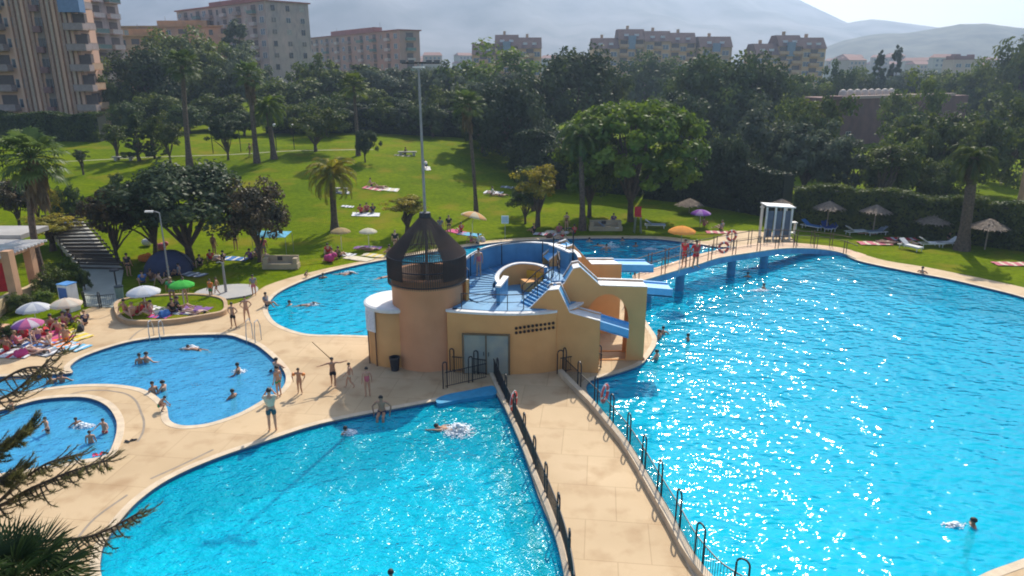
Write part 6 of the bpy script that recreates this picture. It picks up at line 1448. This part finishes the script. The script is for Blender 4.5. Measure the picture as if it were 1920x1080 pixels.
# seated and lying people on the grass: (px, foot row, pose, heading, height, shirt/suit, colour, label)
PL = [(677,401,'sit',-20,'shirt','red','seated person at the left of the white picnic cloth'),(688,398,'sit',10,'shirt','pink','seated person in the middle of the white picnic cloth'),(699,400,'sit',30,'shirt','navy','seated person in dark at the right of the picnic cloth'),
 (696,350,'sit',-60,'trunks','dark','seated sunbather on the pink towel on the lawn'),(712,353,'lie',90,'bikini','dark','sunbather lying right of the seated one on the lawn'),(799,317,'crouch',40,'shirt','white','person in white bending on the upper lawn'),(760,290,'sit',60,'shirt','black','distant person sitting at the top of the lawn'),
 (922,366,'sit',90,'shirt','white','person in white sitting in the shade right of the tall palm'),(938,368,'lie',80,'trunks','black','person lying on the white heap in the shade'),(842,440,'stand',20,'shirt','dark','standing person in dark behind the tower, left one'),(826,444,'stand',-10,'shirt','grey','standing person in grey behind the tower, at the cage edge'),
 (864,436,'sit',30,'shirt','red','person in red under the tilted orange parasol'),(884,456,'sit',-40,'suit','magenta','seated person in magenta at the foot of the very tall palm'),(896,458,'sit',60,'shirt','cream','seated person right of the one in magenta at the palm foot'),
 (690,470,'lie',80,'bikini','purple','sunbather under the small cream parasol'),(615,478,'sit',20,'shirt','red','person in red of the group by the date palm'),(636,484,'sit',-30,'shirt','olive','person in olive of the group by the date palm'),(622,488,'sit',140,'suit','pink','person in pink nearest the pool in the date palm group'),(730,480,'sit',30,'trunks','dark','dark figure sitting left of the cage on the lawn'),
 (742,472,'stand',0,'shirt','dark','person standing behind the left flank of the cage'),(1076,440,'sit',20,'shirt','red','person in red in the group behind the slide building, rightmost'),(1062,434,'stand',-20,'suit','brown','standing bather in the group behind the slide building'),(1048,438,'sit',10,'shirt','pink','person in pink in the group behind the slide building'),
 (1054,448,'sit',100,'suit','red','bather in red nearest the wall in the group behind the slide building'),(1000,438,'sit',30,'shirt','dark','dark-clad person under the yellow-leaved tree'),(1150,418,'sit',0,'shirt','purple','shaded person beside the beige bench block'),(1320,425,'sit',-40,'suit','pink','person sitting under the purple parasol'),
 (1352,432,'sit',40,'shirt','grey','person in grey on the lawn left of the cabin'),(1630,440,'lie',90,'shirt','white','person in white lying on the second lounger group'),(1664,457,'lie',70,'bikini','brown','sunbather on the pink towel of the right lawn'),(1780,455,'sit',200,'shirt','black','person in black at the loungers with towels'),
 (1712,459,'lie',10,'trunks','yellow','person in yellow resting on the striped lounger'),
 (443,490-20,'stand',10,'shirt','black','person in black standing right of the large spreading tree'),(395,490,'sit',30,'shirt','red','person in red in the shade group under the spreading tree'),(403,480,'stand',-20,'suit','brown','standing bather in the shade group under the spreading tree'),(418,492,'sit',70,'shirt','dark','dark-clad person sitting in the tree shade'),
 (470,488,'sit',-20,'shirt','purple','person in purple under the reddish tree'),(482,480,'sit',50,'shirt','grey','person in grey under the reddish tree'),(496,485,'stand',20,'shirt','pink','person in pink standing under the reddish tree'),(500,492,'sit',10,'suit','dark','bather sitting at the right under the reddish tree'),
 (243,520,'stand',0,'shirt','dark','dark-clad person standing by the lower end of the path'),(268,532,'sit',40,'shirt','blue','person in blue in the shade behind the white parasol'),(285,528,'sit',0,'shirt','brown','person in brown in the shade behind the white parasol'),(302,534,'sit',-40,'suit','dark','shaded bather left of the lamp post'),
 (318,522,'sit',10,'shirt','navy','person in navy by the dark tent'),(335,518,'sit',90,'shirt','grey','person in grey right of the dark tent'),(352,505,'sit',-30,'suit','brown','bather in brown under the spreading tree trunk'),(376,500,'sit',20,'shirt','dark','dark figure at the foot of the spreading tree'),
 (238,596,'sit',-30,'suit','pink','person on the left end of the planter'),(250,602,'sit',60,'bikini','red','reddish sunbather on the left rim of the planter'),(276,590,'sit',10,'suit','red','person sitting below the white parasol on the planter'),(284,598,'sit',100,'suit','pink','person in pink below the white parasol on the planter'),
 (326,594,'sit',30,'shirt','black','person in black beside the green parasol pole'),(350,578,'stand',200,'suit','magenta','person in magenta standing under the green parasol'),(326,578,'stand',20,'shirt','green','person in green standing left of the green parasol'),(365,596,'lie',80,'suit','purple','sunbather lying on the mauve towel of the planter'),(338,590,'sit',-60,'shirt','dark','person in dark between the planter towels'),
 (122,612,'sit',10,'suit','magenta','person in magenta under the cream parasol'),(134,608,'sit',-30,'shirt','purple','person in purple under the cream parasol'),(160,610,'sit',60,'shirt','navy','person in navy sitting at the deck end of the left crowd'),(98,618,'sit',40,'suit','red','person in red between the two left parasols'),(112,626,'sit',10,'suit','pink','sunbather in pink beside the bright pink towel'),
 (50,640,'sit',0,'shirt','red','person in red in front of the striped parasol pole'),(72,640,'sit',60,'suit','purple','person in purple right of the striped parasol'),(35,652,'sit',-40,'shirt','pink','person in pink at the left of the crowd'),(92,650,'sit',90,'suit','white','person in white in the middle of the left crowd'),(14,660,'sit',20,'suit','red','person in red at the very left of the crowd'),(66,662,'lie',70,'bikini','magenta','sunbather lying at the deck edge of the left crowd'),(124,640,'sit',30,'bikini','orange','sunbather with orange swimwear in the left crowd'),
 (478+0,292-0,'stand',0,'shirt','pink','distant person in pink between the lawn-crest palms'),(470,296,'walk',80,'suit','brown','distant bather walking at the lawn-crest palms')]
for i, (px, py, ps, hd, wr, col, lab) in enumerate(PL):
    p = Wp(px, py)
    if 215 < px < 400 and py > 570: p.z = .22
    w = [(wr, col)]
    if wr == 'shirt': w.append(('trunks', ['dark','navy','grey','brown'][i % 4]))
    person(p+Vector((0,0,.03)), ps, 1.72, radians(hd), lab, skin=i % 4, wear=tuple(w), hair=[0,0,1,0,2][i % 5])
# bags, balls, flip-flops
def bag(p, c, label, rz=0, s=.4):
    e = empty('beach_bag', p, label, 'bag', rz=rz); b = MB(); pr = [(-.5,-.3),(.5,-.3),(.5,.3),(-.5,.3)]
    vs = [(x*s, y*s, 0) for x, y in pr]+[(x*s*1.15, y*s*1.1, s*.35) for x, y in pr]+[(x*s*.95, y*s*.4, s*.75) for x, y in pr]
    b.add(vs, [(0,1,5,4),(1,2,6,5),(2,3,7,6),(3,0,4,7),(4,5,9,8),(5,6,10,9),(6,7,11,10),(7,4,8,11),(8,9,10,11)]); b.build('bag_body', CL[c], e)
    for y in (-.12, .12): b = MB(); b.tube([(-.25*s, y*s*1.4, s*.7), (-.2*s, y*s*1.4, s*1.1), (.2*s, y*s*1.4, s*1.1), (.25*s, y*s*1.4, s*.7)], .012, 5); b.build('strap', CL['cream'], e)
for px, py, c, lab, z in ((620,474,'red','red beach bag of the date palm group',0),(1030,446,'brown','brown beach bag behind the slide building',0),(310,600,'blue','blue beach bag on the front rim of the planter',.22),(262,592,'red','red beach bag on the left of the planter',.22),(86,628,'red','red beach bag in the left crowd',0),(152,622,'dark','dark beach bag at the deck end of the left crowd',0),(408,488,'white','white beach bag in the shade group',0),(905,452,'white','white beach bag at the foot of the very tall palm',0),(40,668,'magenta','magenta beach bag at the front of the left crowd',0),(1684,456,'dark','dark beach bag on the right lawn towels',0)):
    p = Wp(px, py); p.z = max(p.z, z); bag(p, c, lab, rz=px % 3, s=.5)
def flipflop(p, c, label, rz=0):
    e = empty('flip_flop', p, label, 'flip-flop', 'flip-flops left on the deck', rz=rz); b = MB(); out = smooth_loop([(0,-.13),(.05,-.08),(.04,.02),(.055,.1),(0,.14),(-.05,.1),(-.035,.02),(-.045,-.08)], 2); b.prism(out, .012, .035); b.build('sole', CL[c], e)
    b = MB(); b.tube([(-.045,0,.03),(0,.08,.075),(.045,0,.03)], .01, 5); b.build('strap', CL['dark'], e)
for px, py, c, rz, lab in ((176,855,'magenta',.5,'pink flip-flop on the rim of the toddler pool, leftmost'),(181,854,'red',.9,'second pink-red flip-flop on the toddler pool rim'),(190,852,'red',.2,'red flip-flop near the right end of the toddler pool rim'),(198,851,'dark',1.5,'dark flip-flop at the right end of the toddler pool rim'),(239,829,'dark',1.2,'lone dark flip-flop on the deck, left of two'),(251,826,'dark',2.0,'lone dark flip-flop on the deck, right of two')):
    q = G(px, py); q.z = .014; e = None; flipflop(q, c, lab, rz); COL.objects[-1]
# inflatables hanging behind the crowd (pink toys) and red cloths: small beach balls on a cart
for px, py, c, lab in ((278,462,'white','white inflatable toy standing in the grass'),(305,470,'pink','pink inflatable toy beside the lamp post'),(272,492,'orange','orange inflatable toy behind the dark tent'),(620,492,'magenta','magenta beach ball at the date palm group')):
    p = Wp(px, py); b = MB(); b.sphere((0,0,.32), .32, 14, 10, 0, (1,1,1)); b.sphere((.32,0,.55), .2, 12, 8, 0, (1.1,.8,1)); b.sphere((-.3,.05,.3), .22, 12, 8, 0, (1,.8,1.2)); o = b.build('inflatable_toy', CL[c], loc=p, smooth=True); tag(o, lab, 'inflatable')
# dark tent in the shade
p = Wp(318,508); e = empty('beach_tent', p, 'dark blue dome tent under the spreading tree', 'beach tent'); b = MB(); b.lathe([(1.7,0),(1.62,.5),(1.25,1.05),(.7,1.4),(0,1.5)], n=12); b.build('tent_cloth', C('tent_navy', .035,.045,.10), e, smooth=True)
b = MB(); b.tube([(1.72*cos(t), 0, 1.52*sin(t)) for t in [pi*k/12 for k in range(13)]], .02, 5); b.build('tent_pole', M_IRON, e)
# turquoise tent shelter
p = Wp(512,478); e = empty('beach_shelter', p, 'turquoise cloth shelter under the reddish tree', 'beach shelter'); b = MB()
b.add([(-1.3,-.6,1.5),(1.3,-.7,1.55),(1.4,.8,1.7),(-1.2,.8,1.75),(0,0,1.85)], [(0,1,4),(1,2,4),(2,3,4),(3,0,4)]); b.build('shelter_cloth', CL['sky'], e)
for x, y in ((-1.3,-.6),(1.3,-.7),(1.4,.8),(-1.2,.8)): b = MB(); b.tube([(x,y,0),(x,y,1.55)], .02, 5); b.build('pole', M_GREY, e)
# ================================================================ furniture of the pool
def lifebuoy(c, label, rz=0, r=.34):
    e = empty('lifebuoy', c, label, 'lifebuoy', rz=rz); b = MB(); n, m = 24, 8
    vs = [((r+.09*cos(2*pi*j/m))*cos(2*pi*i/n), .055*sin(2*pi*j/m), (r+.09*cos(2*pi*j/m))*sin(2*pi*i/n)) for i in range(n) for j in range(m)]
    for i in range(n):
        for j in range(m): b.f.append((i*m+j, ((i+1)%n)*m+j, ((i+1)%n)*m+(j+1)%m, i*m+(j+1)%m)); b.m.append(1 if i % 6 == 0 else 0)
    b.v = vs; b.build('ring', [C('buoy_red', .75,.07,.05,.5), M_WHITE], e, smooth=True)
    b = MB(); b.tube([((r+.12)*cos(a), 0, (r+.12)*sin(a)) for a in [2*pi*k/16 for k in range(17)]], .012, 4); b.build('rope', CL['white'], e)
def edge_pt(line, px, py):
    g = G(px, py); return min((Vector((x, y, 0)) for x, y in line), key=lambda q: (q-g).length)
q = AT(1134,738,31.6); lifebuoy(AT(1134,738,G(1118,768).y), 'red lifebuoy hanging on the right railing of the walkway', rz=radians(60))
lifebuoy(AT(963,752,G(948,772).y), 'red lifebuoy hanging on the left railing of the walkway', rz=radians(70))
for px, py, lab in ((1357,464,'red lifebuoy on the near side railing of the footbridge'),(1372,442,'red lifebuoy on the far side of the footbridge')):
    lifebuoy(AT(px, py, G(px, py+22, 1.3).y), lab, rz=.2)
def ladder(px, py, label, rz, h=.95):
    p = G(px, py); e = empty('pool_ladder', p, label, 'pool ladder', rz=rz)
    for x in (-.28, .28):
        b = MB(); b.tube([(x,-.45,0),(x,-.45,h*.7),(x,-.3,h),(x,-.05,h*.95),(x,.05,.4),(x,.05,-.9)], .026, 8); b.build('handrail', C('steel', .55,.55,.55,.3, metal=.8), e)
    for z in (-.3,-.6): b = MB(); b.box((0,.05,z), (.56,.09,.03)); b.build('rung', M_GREY, e)
ladder(291,634,'dark pool ladder at the far rim of the left pool below the planter', radians(180))
ladder(472,641,'thin chrome pool ladder at the far right rim of the left pool', radians(160), 1.2)
# shower pad with post, planter, lamp
o = MB(); pts = smooth_loop(gl([(360,556),(375,545),(410,537),(450,534),(478,537),(484,545),(470,554),(430,561),(385,565),(362,562)]), 4); o.prism(pts, -.02, .07); struct(o.build('shower_pad', mat('pad_concrete', (.34,.33,.32), .8, col2=(.40,.38,.34), scale=.8)))
p = G(424,549); e = empty('shower_post', Vector((p.x,p.y,.07)), 'grey shower post standing on the round shower pad', 'shower'); h = AT(417,492,p.y).z
b = MB(); b.tube([(0,0,0),(0,0,h-.07)], [.09,.07], 10); b.build('column', M_GREY, e); b = MB(); b.tube([(0,0,h-.1),(-.12,-.1,h),(-.3,-.22,h-.03)], .035, 6); b.build('shower_head', M_GREY, e)
pl_ = smooth_loop(gl([(216,588),(217,575),(240,566),(300,560),(370,558),(418,565),(428,580),(420,592),(380,600),(320,609),(250,611),(225,604)]), 5)
b = MB(); b.prism(pl_, -.02, .28); bo = empty('planter', Vector((pl_[0][0],pl_[0][1],0)), 'low kerbed grass planter with sunbathers between the left pool and the trees', 'planter')
def shift(mb, O): mb.v = [(v[0]-O.x, v[1]-O.y, v[2]-O.z) for v in mb.v]; return mb
b2 = MB(); inn = offset(pl_, -.22); n = len(pl_)
for i in range(n):
    j = (i+1)%n; b2.add([(*pl_[i],-.02),(*pl_[j],-.02),(*pl_[j],.30),(*pl_[i],.30),(*inn[j],.30),(*inn[i],.30),(*inn[j],.1),(*inn[i],.1)], [(0,1,2,3),(3,2,4,5),(5,4,6,7)])
shift(b2, bo.location).build('kerb', mat('kerb_tan', (.50,.34,.20), .85, scale=2), bo)
b3 = MB(); b3.sheet(offset(pl_, -.2), [], .22); shift(b3, bo.location).build('grass', M_GRASS, bo)
def lamp(px, pyf, pyt, armpx, label):
    p = Wp(px, pyf); tp_ = AT(armpx, pyt, p.y); h = tp_.z-p.z; e = empty('street_lamp', p, label, 'lamp post'); dx = 0
    b = MB(); b.tube([(0,0,0),(0,0,h)], [.07,.04], 8); b.build('post', M_GREY, e); b = MB(); b.tube([(0,0,h-.05),(-.25,0,h+.05),(-.55,0,h+.05)], .03, 6); b.build('arm', M_GREY, e); b = MB(); b.box((-.65,0,h+.05), (.5,.18,.1)); b.build('lamp_head', M_WHITE, e)
lamp(321,548,398,300,'tall thin street lamp beside the dark tent')
# concrete bench block (right of tree) and rear bench block
def bench_block(px, py, w, label):
    p = Wp(px, py); e = empty('bench_block', p, label, 'bench'); m = mat('beige_block', (.42,.34,.22), .9, col2=(.34,.27,.18), scale=1.5)
    b = MB(); b.box((0,0,.2), (w,.7,.4)); b.build('seat', m, e)
    b = MB(); b.box((0,.30,.65), (w*.96,.12,.5)); b.build('backrest', m, e)
    for x in (-w*.42, w*.42): b = MB(); b.box((x,-.02,.6), (.3,.55,.4)); b.build('armrest', m, e)
    b = MB(); b.box((-w*.05,.23,.68), (w*.14,.03,.3)); b.build('dark_panel', C('panel_dark', .05,.04,.04), e)
bench_block(528,503,2.6,'beige masonry bench block on the lawn above the rear-left pool')
bench_block(1135,432,3.0,'beige masonry bench block in the shade behind the rear pool')
p = Wp(1195,436); e = empty('lifeguard_chair', p, 'red lifeguard post with sign in the shade behind the rear pool', 'lifeguard stand')
for x, y in ((-.3,-.3),(.3,-.3),(-.3,.3),(.3,.3)): b = MB(); b.tube([(x,y,0),(x*.7,y*.7,1.5)], .03, 6); b.build('leg', M_GREY, e)
b = MB(); b.box((0,0,1.5), (.6,.6,.06)); b.build('seat', CL['red'], e); b = MB(); b.box((0,.26,1.9), (.6,.05,.8)); b.build('backrest', CL['red'], e)
# lawn sign
p = Wp(947,448); e = empty('lawn_sign', p, 'white square notice on a post at the lawn edge behind the slide building', 'sign'); h = AT(947,404,p.y).z-p.z
b = MB(); b.tube([(0,0,0),(0,0,h-.1)], .03, 6); b.build('post', M_GREY, e); b = MB(); b.box((0,-.05,h-.35), (.62,.04,.68)); b.build('panel', M_WHITE, e); b = MB(); b.box((0,-.075,h-.35), (.5,.01,.54)); b.build('notice', C('notice_grey', .50,.53,.55), e)
# white framed cabin
p = Wp(1452,446); e = empty('changing_cabin', p+Vector((0,0,.0)), 'white framed open changing cabin with dark panels at the end of the bridge path', 'cabin'); h = AT(1452,384,p.y).z-p.z
for x, y in ((-1.1,-.6),(-.35,-.6),(.4,-.6),(1.05,-.6),(-1.1,.7),(1.05,.7)): b = MB(); b.box((x,y,h*.48), (.14,.14,h*.96)); b.build('post', M_WHITE, e)
b = MB(); b.box((0,0,h-.05), (2.5,1.6,.1), tilt=(.06,'Y')); b.build('roof', M_WHITE, e)
for x in (-.72, .02, .74): b = MB(); b.box((x,-.5,h*.45), (.5,.04,h*.8)); b.build('panel', C('panel_bluegrey', .10,.13,.19,.4), e)
b = MB(); b.box((1.6,-.2,.9), (.08,.5,1.1)); b.box((1.45,-.2,1.4), (.5,.5,.07)); b.box((1.3,-.2,.5),(.5,.5,.07)); b.build('side_rack', M_WHITE, e)
p = Wp(1425,444); e = empty('shower_column', p, 'thin white shower column left of the framed cabin', 'shower'); h = AT(1425,388,p.y).z-p.z
b = MB(); b.tube([(0,0,0),(0,0,h)], .07, 8); b.build('column', M_WHITE, e); b = MB(); b.box((-.08,-.05,h), (.34,.2,.1)); b.build('shower_head', M_WHITE, e)
# ---------------- stepped path and restaurant at the left
s0 = [Wp(100,452), Wp(148,452)]; 
A0 = G(160,575); A1 = G(222,578); Bp = Wp(150,505); B1 = Wp(232,508); Cp = Wp(88,455); C1 = Wp(160,450)
b = MB(); b.add([tuple(A0+Vector((0,0,.03))), tuple(A1+Vector((0,0,.03))), tuple(B1+Vector((0,0,.05))), tuple(Bp+Vector((0,0,.05)))], [(0,1,2,3)]); struct(b.build('path', mat('path_concrete', (.36,.38,.33), .85, col2=(.30,.32,.28), scale=.6)))
b = MB(); NS = 13
for i in range(NS):
    t0 = i/NS; t1 = (i+1)/NS; a, c = Bp.lerp(Cp, t0), B1.lerp(C1, t0); a2, c2 = Bp.lerp(Cp, t1), B1.lerp(C1, t1); z = Bp.z+.05+(.15*(i+1)); z0 = z-.16
    vs = [(a.x,a.y,z0-.3),(c.x,c.y,z0-.3),(c2.x,c2.y,z0-.3),(a2.x,a2.y,z0-.3),(a.x,a.y,z),(c.x,c.y,z),(c2.x,c2.y,z),(a2.x,a2.y,z)]
    b.add(vs, [(0,1,5,4),(1,2,6,5),(2,3,7,6),(3,0,4,7),(4,5,6,7)]); b.m[-5] = 1  # front risers take a dark colour with their shade painted in
st_ = b.build('path_steps', [mat('step_tread', (.46,.45,.40), .85, scale=2), C('step_riser_shade', .10,.09,.08)]); struct(st_)
# slatted pergola above the steps throws stripes of its own
pg = empty('pergola', (Bp+Cp)/2, 'dark slatted timber pergola over the stepped path', 'pergola')
c0 = (Bp+Cp)/2
for k in range(15):
    t = k/14; a = Bp.lerp(Cp, t); c = B1.lerp(C1, t); z = .25+Bp.z+.15*NS*t+.0
    b = MB(); d = (c-a); m_ = (a+c)/2; b.box((m_.x-c0.x, m_.y-c0.y, z-c0.z+.35), (d.length+.1, .10, .10), rz=atan2(d.y, d.x)); b.build('slat', C('timber_dark', .06,.045,.035), pg)
for a, c in ((Bp, Cp), (B1, C1)):
    b = MB(); b.tube([Vector((a.x-c0.x, a.y-c0.y, Bp.z+.5-c0.z)), Vector((c.x-c0.x, c.y-c0.y, Bp.z+.5+.15*NS-c0.z))], .05, 6); b.build('beam', C('timber_dark', .06,.045,.035), pg)
    for t in (0,.5,1): q = a.lerp(c, t); b = MB(); b.tube([(q.x-c0.x, q.y-c0.y, q.z-c0.z-.1), (q.x-c0.x, q.y-c0.y, Bp.z+.5+.15*NS*t-c0.z)], .045, 6); b.build('post', C('timber_dark', .06,.045,.035), pg)
hoop_fence([G(160,576), G(190,577), G(218,574)], 'low dark gate at the foot of the stepped path', 'path_gate', 1.0, h=1.0, w=.12)
# restaurant terrace
RO = G(-60,620); rs_ = empty('restaurant_terrace', Vector((RO.x, RO.y, 0)), 'salmon pillared restaurant terrace with white slatted roof and red awning at the left edge', 'terrace building')
def rl(px, py, Y=None): p = AT(px, py, Y if Y else RO.y); return p-Vector((RO.x, RO.y, 0))
M_SAL = mat('salmon_pillar', (.60,.34,.20), .85, scale=1)
for px, pyf, pyt, Y in ((52,530,462,44.5),(12,585,470,41.5),(4,680,610,36)):
    t_ = AT(px, pyt, Y); b = MB(); b.box((t_.x-RO.x, Y-RO.y, t_.z/2), (.5,.5,t_.z)); b.build('pillar', M_SAL, rs_)
b = MB(); a = AT(52,462,44.5); c = AT(-120,478,41); 
for k in range(14):
    t = k/13; x0 = a.x+.3-RO.x-.0; b.box((a.x-4.9-RO.x+.2, 41.2+4.4*t-RO.y, a.z+.12+.0), (10.5,.09,.12))
b.build('roof_slats', M_WHITE, rs_)
b = MB(); b.box((a.x+.0-RO.x, 43.2-RO.y, a.z-.08), (.3,5.4,.26)); b.box((a.x-5-RO.x, 41.0-RO.y, a.z-.08), (10,.25,.26)); b.build('roof_beam', M_SAL, rs_)
b = MB(); b.box((a.x-7.4-RO.x, 47.5-RO.y, a.z+.25), (12,3.0,.3)); b.build('flat_roof', mat('roof_gravel', (.40,.38,.36), .9, scale=1), rs_)
b = MB(); b.box((a.x-8.2-RO.x, 46.5-RO.y, a.z/2), (11,.3,a.z)); b.build('back_wall', M_SAL, rs_)
b = MB(); q = G(30,530); 
vs = []
for i in range(9):
    for z in (.3, 2.2): vs.append((a.x-4.6+3.9*i/8-RO.x, 43.6+.12*sin(i*2.1)-RO.y, z))
b.add(vs, [(2*i, 2*i+2, 2*i+3, 2*i+1) for i in range(8)]); b.build('awning', CL['red'], rs_)
wl_ = smooth_loop(gl([(-30,650),(-10,600),(25,575),(60,562),(80,548)]), 4, False)
curb_along(wl_, .4, .9, 'garden_wall', mat('sand_wall', (.55,.42,.24), .9, scale=1), label='curved sand-coloured garden wall below the restaurant terrace', cat='garden wall')
# small kiosk/umbrella stand blue-white near (130,545)
p = Wp(134,582); e = empty('ice_cream_freezer', p, 'tall blue and white drinks cabinet beside the cream parasol', 'drinks cabinet', rz=-.3); h = AT(134,532,p.y).z
b = MB(); b.box((0,0,h/2), (.75,.7,h)); b.build('cabinet', M_WHITE, e); b = MB(); b.box((0,-.36,h*.55), (.62,.03,h*.7)); b.build('door', C('cabinet_blue', .03,.14,.45,.3), e); b = MB(); b.box((0,0,h+.02), (.8,.75,.05)); b.build('lid', C('cabinet_top', .10,.30,.65,.4), e)
p = Wp(226,560); e = empty('waste_bin', p, 'pale green waste bin at the right side of the path foot', 'waste bin'); b = MB(); b.lathe([(0,0),(.22,0),(.26,.75),(.2,.78),(0,.78)], n=16); b.build('bin_body', C('bin_green', .20,.28,.24), e); b = MB(); b.lathe([(.27,.76),(.27,.84),(.1,.9),(0,.9)], n=16); b.build('lid', C('bin_lid', .06,.08,.09), e)
p = Wp(222,555); e = empty('path_lamp', p, 'short dark lamp post by the waste bin at the path foot', 'lamp post'); h = AT(220,508,p.y).z; b = MB(); b.tube([(0,0,0),(0,0,h)], .05, 8); b.build('post', M_IRON, e); b = MB(); b.lathe([(.05,h-.02),(.3,h+.02),(.26,h+.12),(0,h+.16)], n=14); b.build('lamp_head', M_IRON, e)
# garden lamps with white globes on the lawn crest
for i, (px, pf, py) in enumerate(((452,285,242),(519,282,238),(552,280,239),(400,288,245))):
    p = Wp(px, pf); h = AT(px, py, p.y).z-p.z; e = empty('globe_lamp', p, ['white globe lamp at the crest left of the feather palm','white globe lamp just right of the feather palm','white globe lamp right of the feather palm, farther right','white globe lamp between the crest trees'][i], 'garden lamp')
    b = MB(); b.tube([(0,0,0),(0,0,h)], .05, 6); b.build('post', M_IRON, e); b = MB(); b.sphere((0,0,h+.2), .24, 12, 8); b.build('globe', M_WHITE, e, smooth=True)
# stone rings / benches on the lawn
for i, (px, py, w) in enumerate(((22,350,2.6),(232,301,2.6),(640,361,1.4),(764,291,2.4))):
    p = Wp(px, py); e = empty('stone_bench', p, ['long pale stone bench at the left edge of the lawn','low stone seat ring by the young tree','short stone slab in the date palm shadow','stone bench at the top of the lawn near the mast'][i], 'stone bench')
    b = MB(); b.box((0,0,.42), (w,.55,.12)); b.build('seat', mat('stone_pale', (.46,.42,.36), .9, scale=3), e)
    for x in (-w*.35, w*.35): b = MB(); b.box((x,0,.15), (.3,.45,.42)); b.build('leg', mat('stone_pale', (.46,.42,.36)), e)
# yellow canopy and pole at the right edge
p = AT(1936,300,70); e = empty('yellow_canopy', Vector((p.x,70,T(p.x,70))), 'yellow canopy on a brick pier showing among trees at the right edge', 'canopy'); z = p.z-T(p.x,70)
b = MB(); b.box((0,0,z/2), (.8,.8,z)); b.build('pier', M_SAL, e); b = MB(); b.box((1.2,-.2,z+.1), (2.2,1.5,.7)); b.build('canopy', CL['yellow'], e)
# blue raised lip at the corner of the front pool
lp = [G(818,746,.1),G(835,738,.1),(G(858,733,.1)),G(890,727,.1),G(912,722,.1),G(926,722,.1),G(930,736,.1),G(900,741,.1),G(860,747,.1),G(824,754,.1)]
b = MB(); ll = smooth_loop([(p.x,p.y) for p in lp], 4); b.prism(ll, -.6, .04); tag(b.build('pool_step', mat('step_blue', (.02,.30,.52), .5, scale=3)), 'low blue step at the walkway corner of the front pool', 'pool step')
# ================================================================ haze
b = MB(); b.box((0, 1500, 215), (5200, 3400, 436)); hz = b.build('haze', None); struct(hz, 'stuff')
hm_ = bpy.data.materials.new('haze_air'); hm_.use_nodes = True; n_ = hm_.node_tree.nodes; l_ = hm_.node_tree.links; n_.remove(n_['Principled BSDF'])
pv = n_.new('ShaderNodeVolumePrincipled'); pv.inputs['Color'].default_value = (.55,.73,1,1); pv.inputs['Density'].default_value = .00044; pv.inputs['Anisotropy'].default_value = .42
l_.new(pv.outputs[0], n_['Material Output'].inputs['Volume']); hz.data.materials.clear(); hz.data.materials.append(hm_)
bpy.context.view_layer.update()
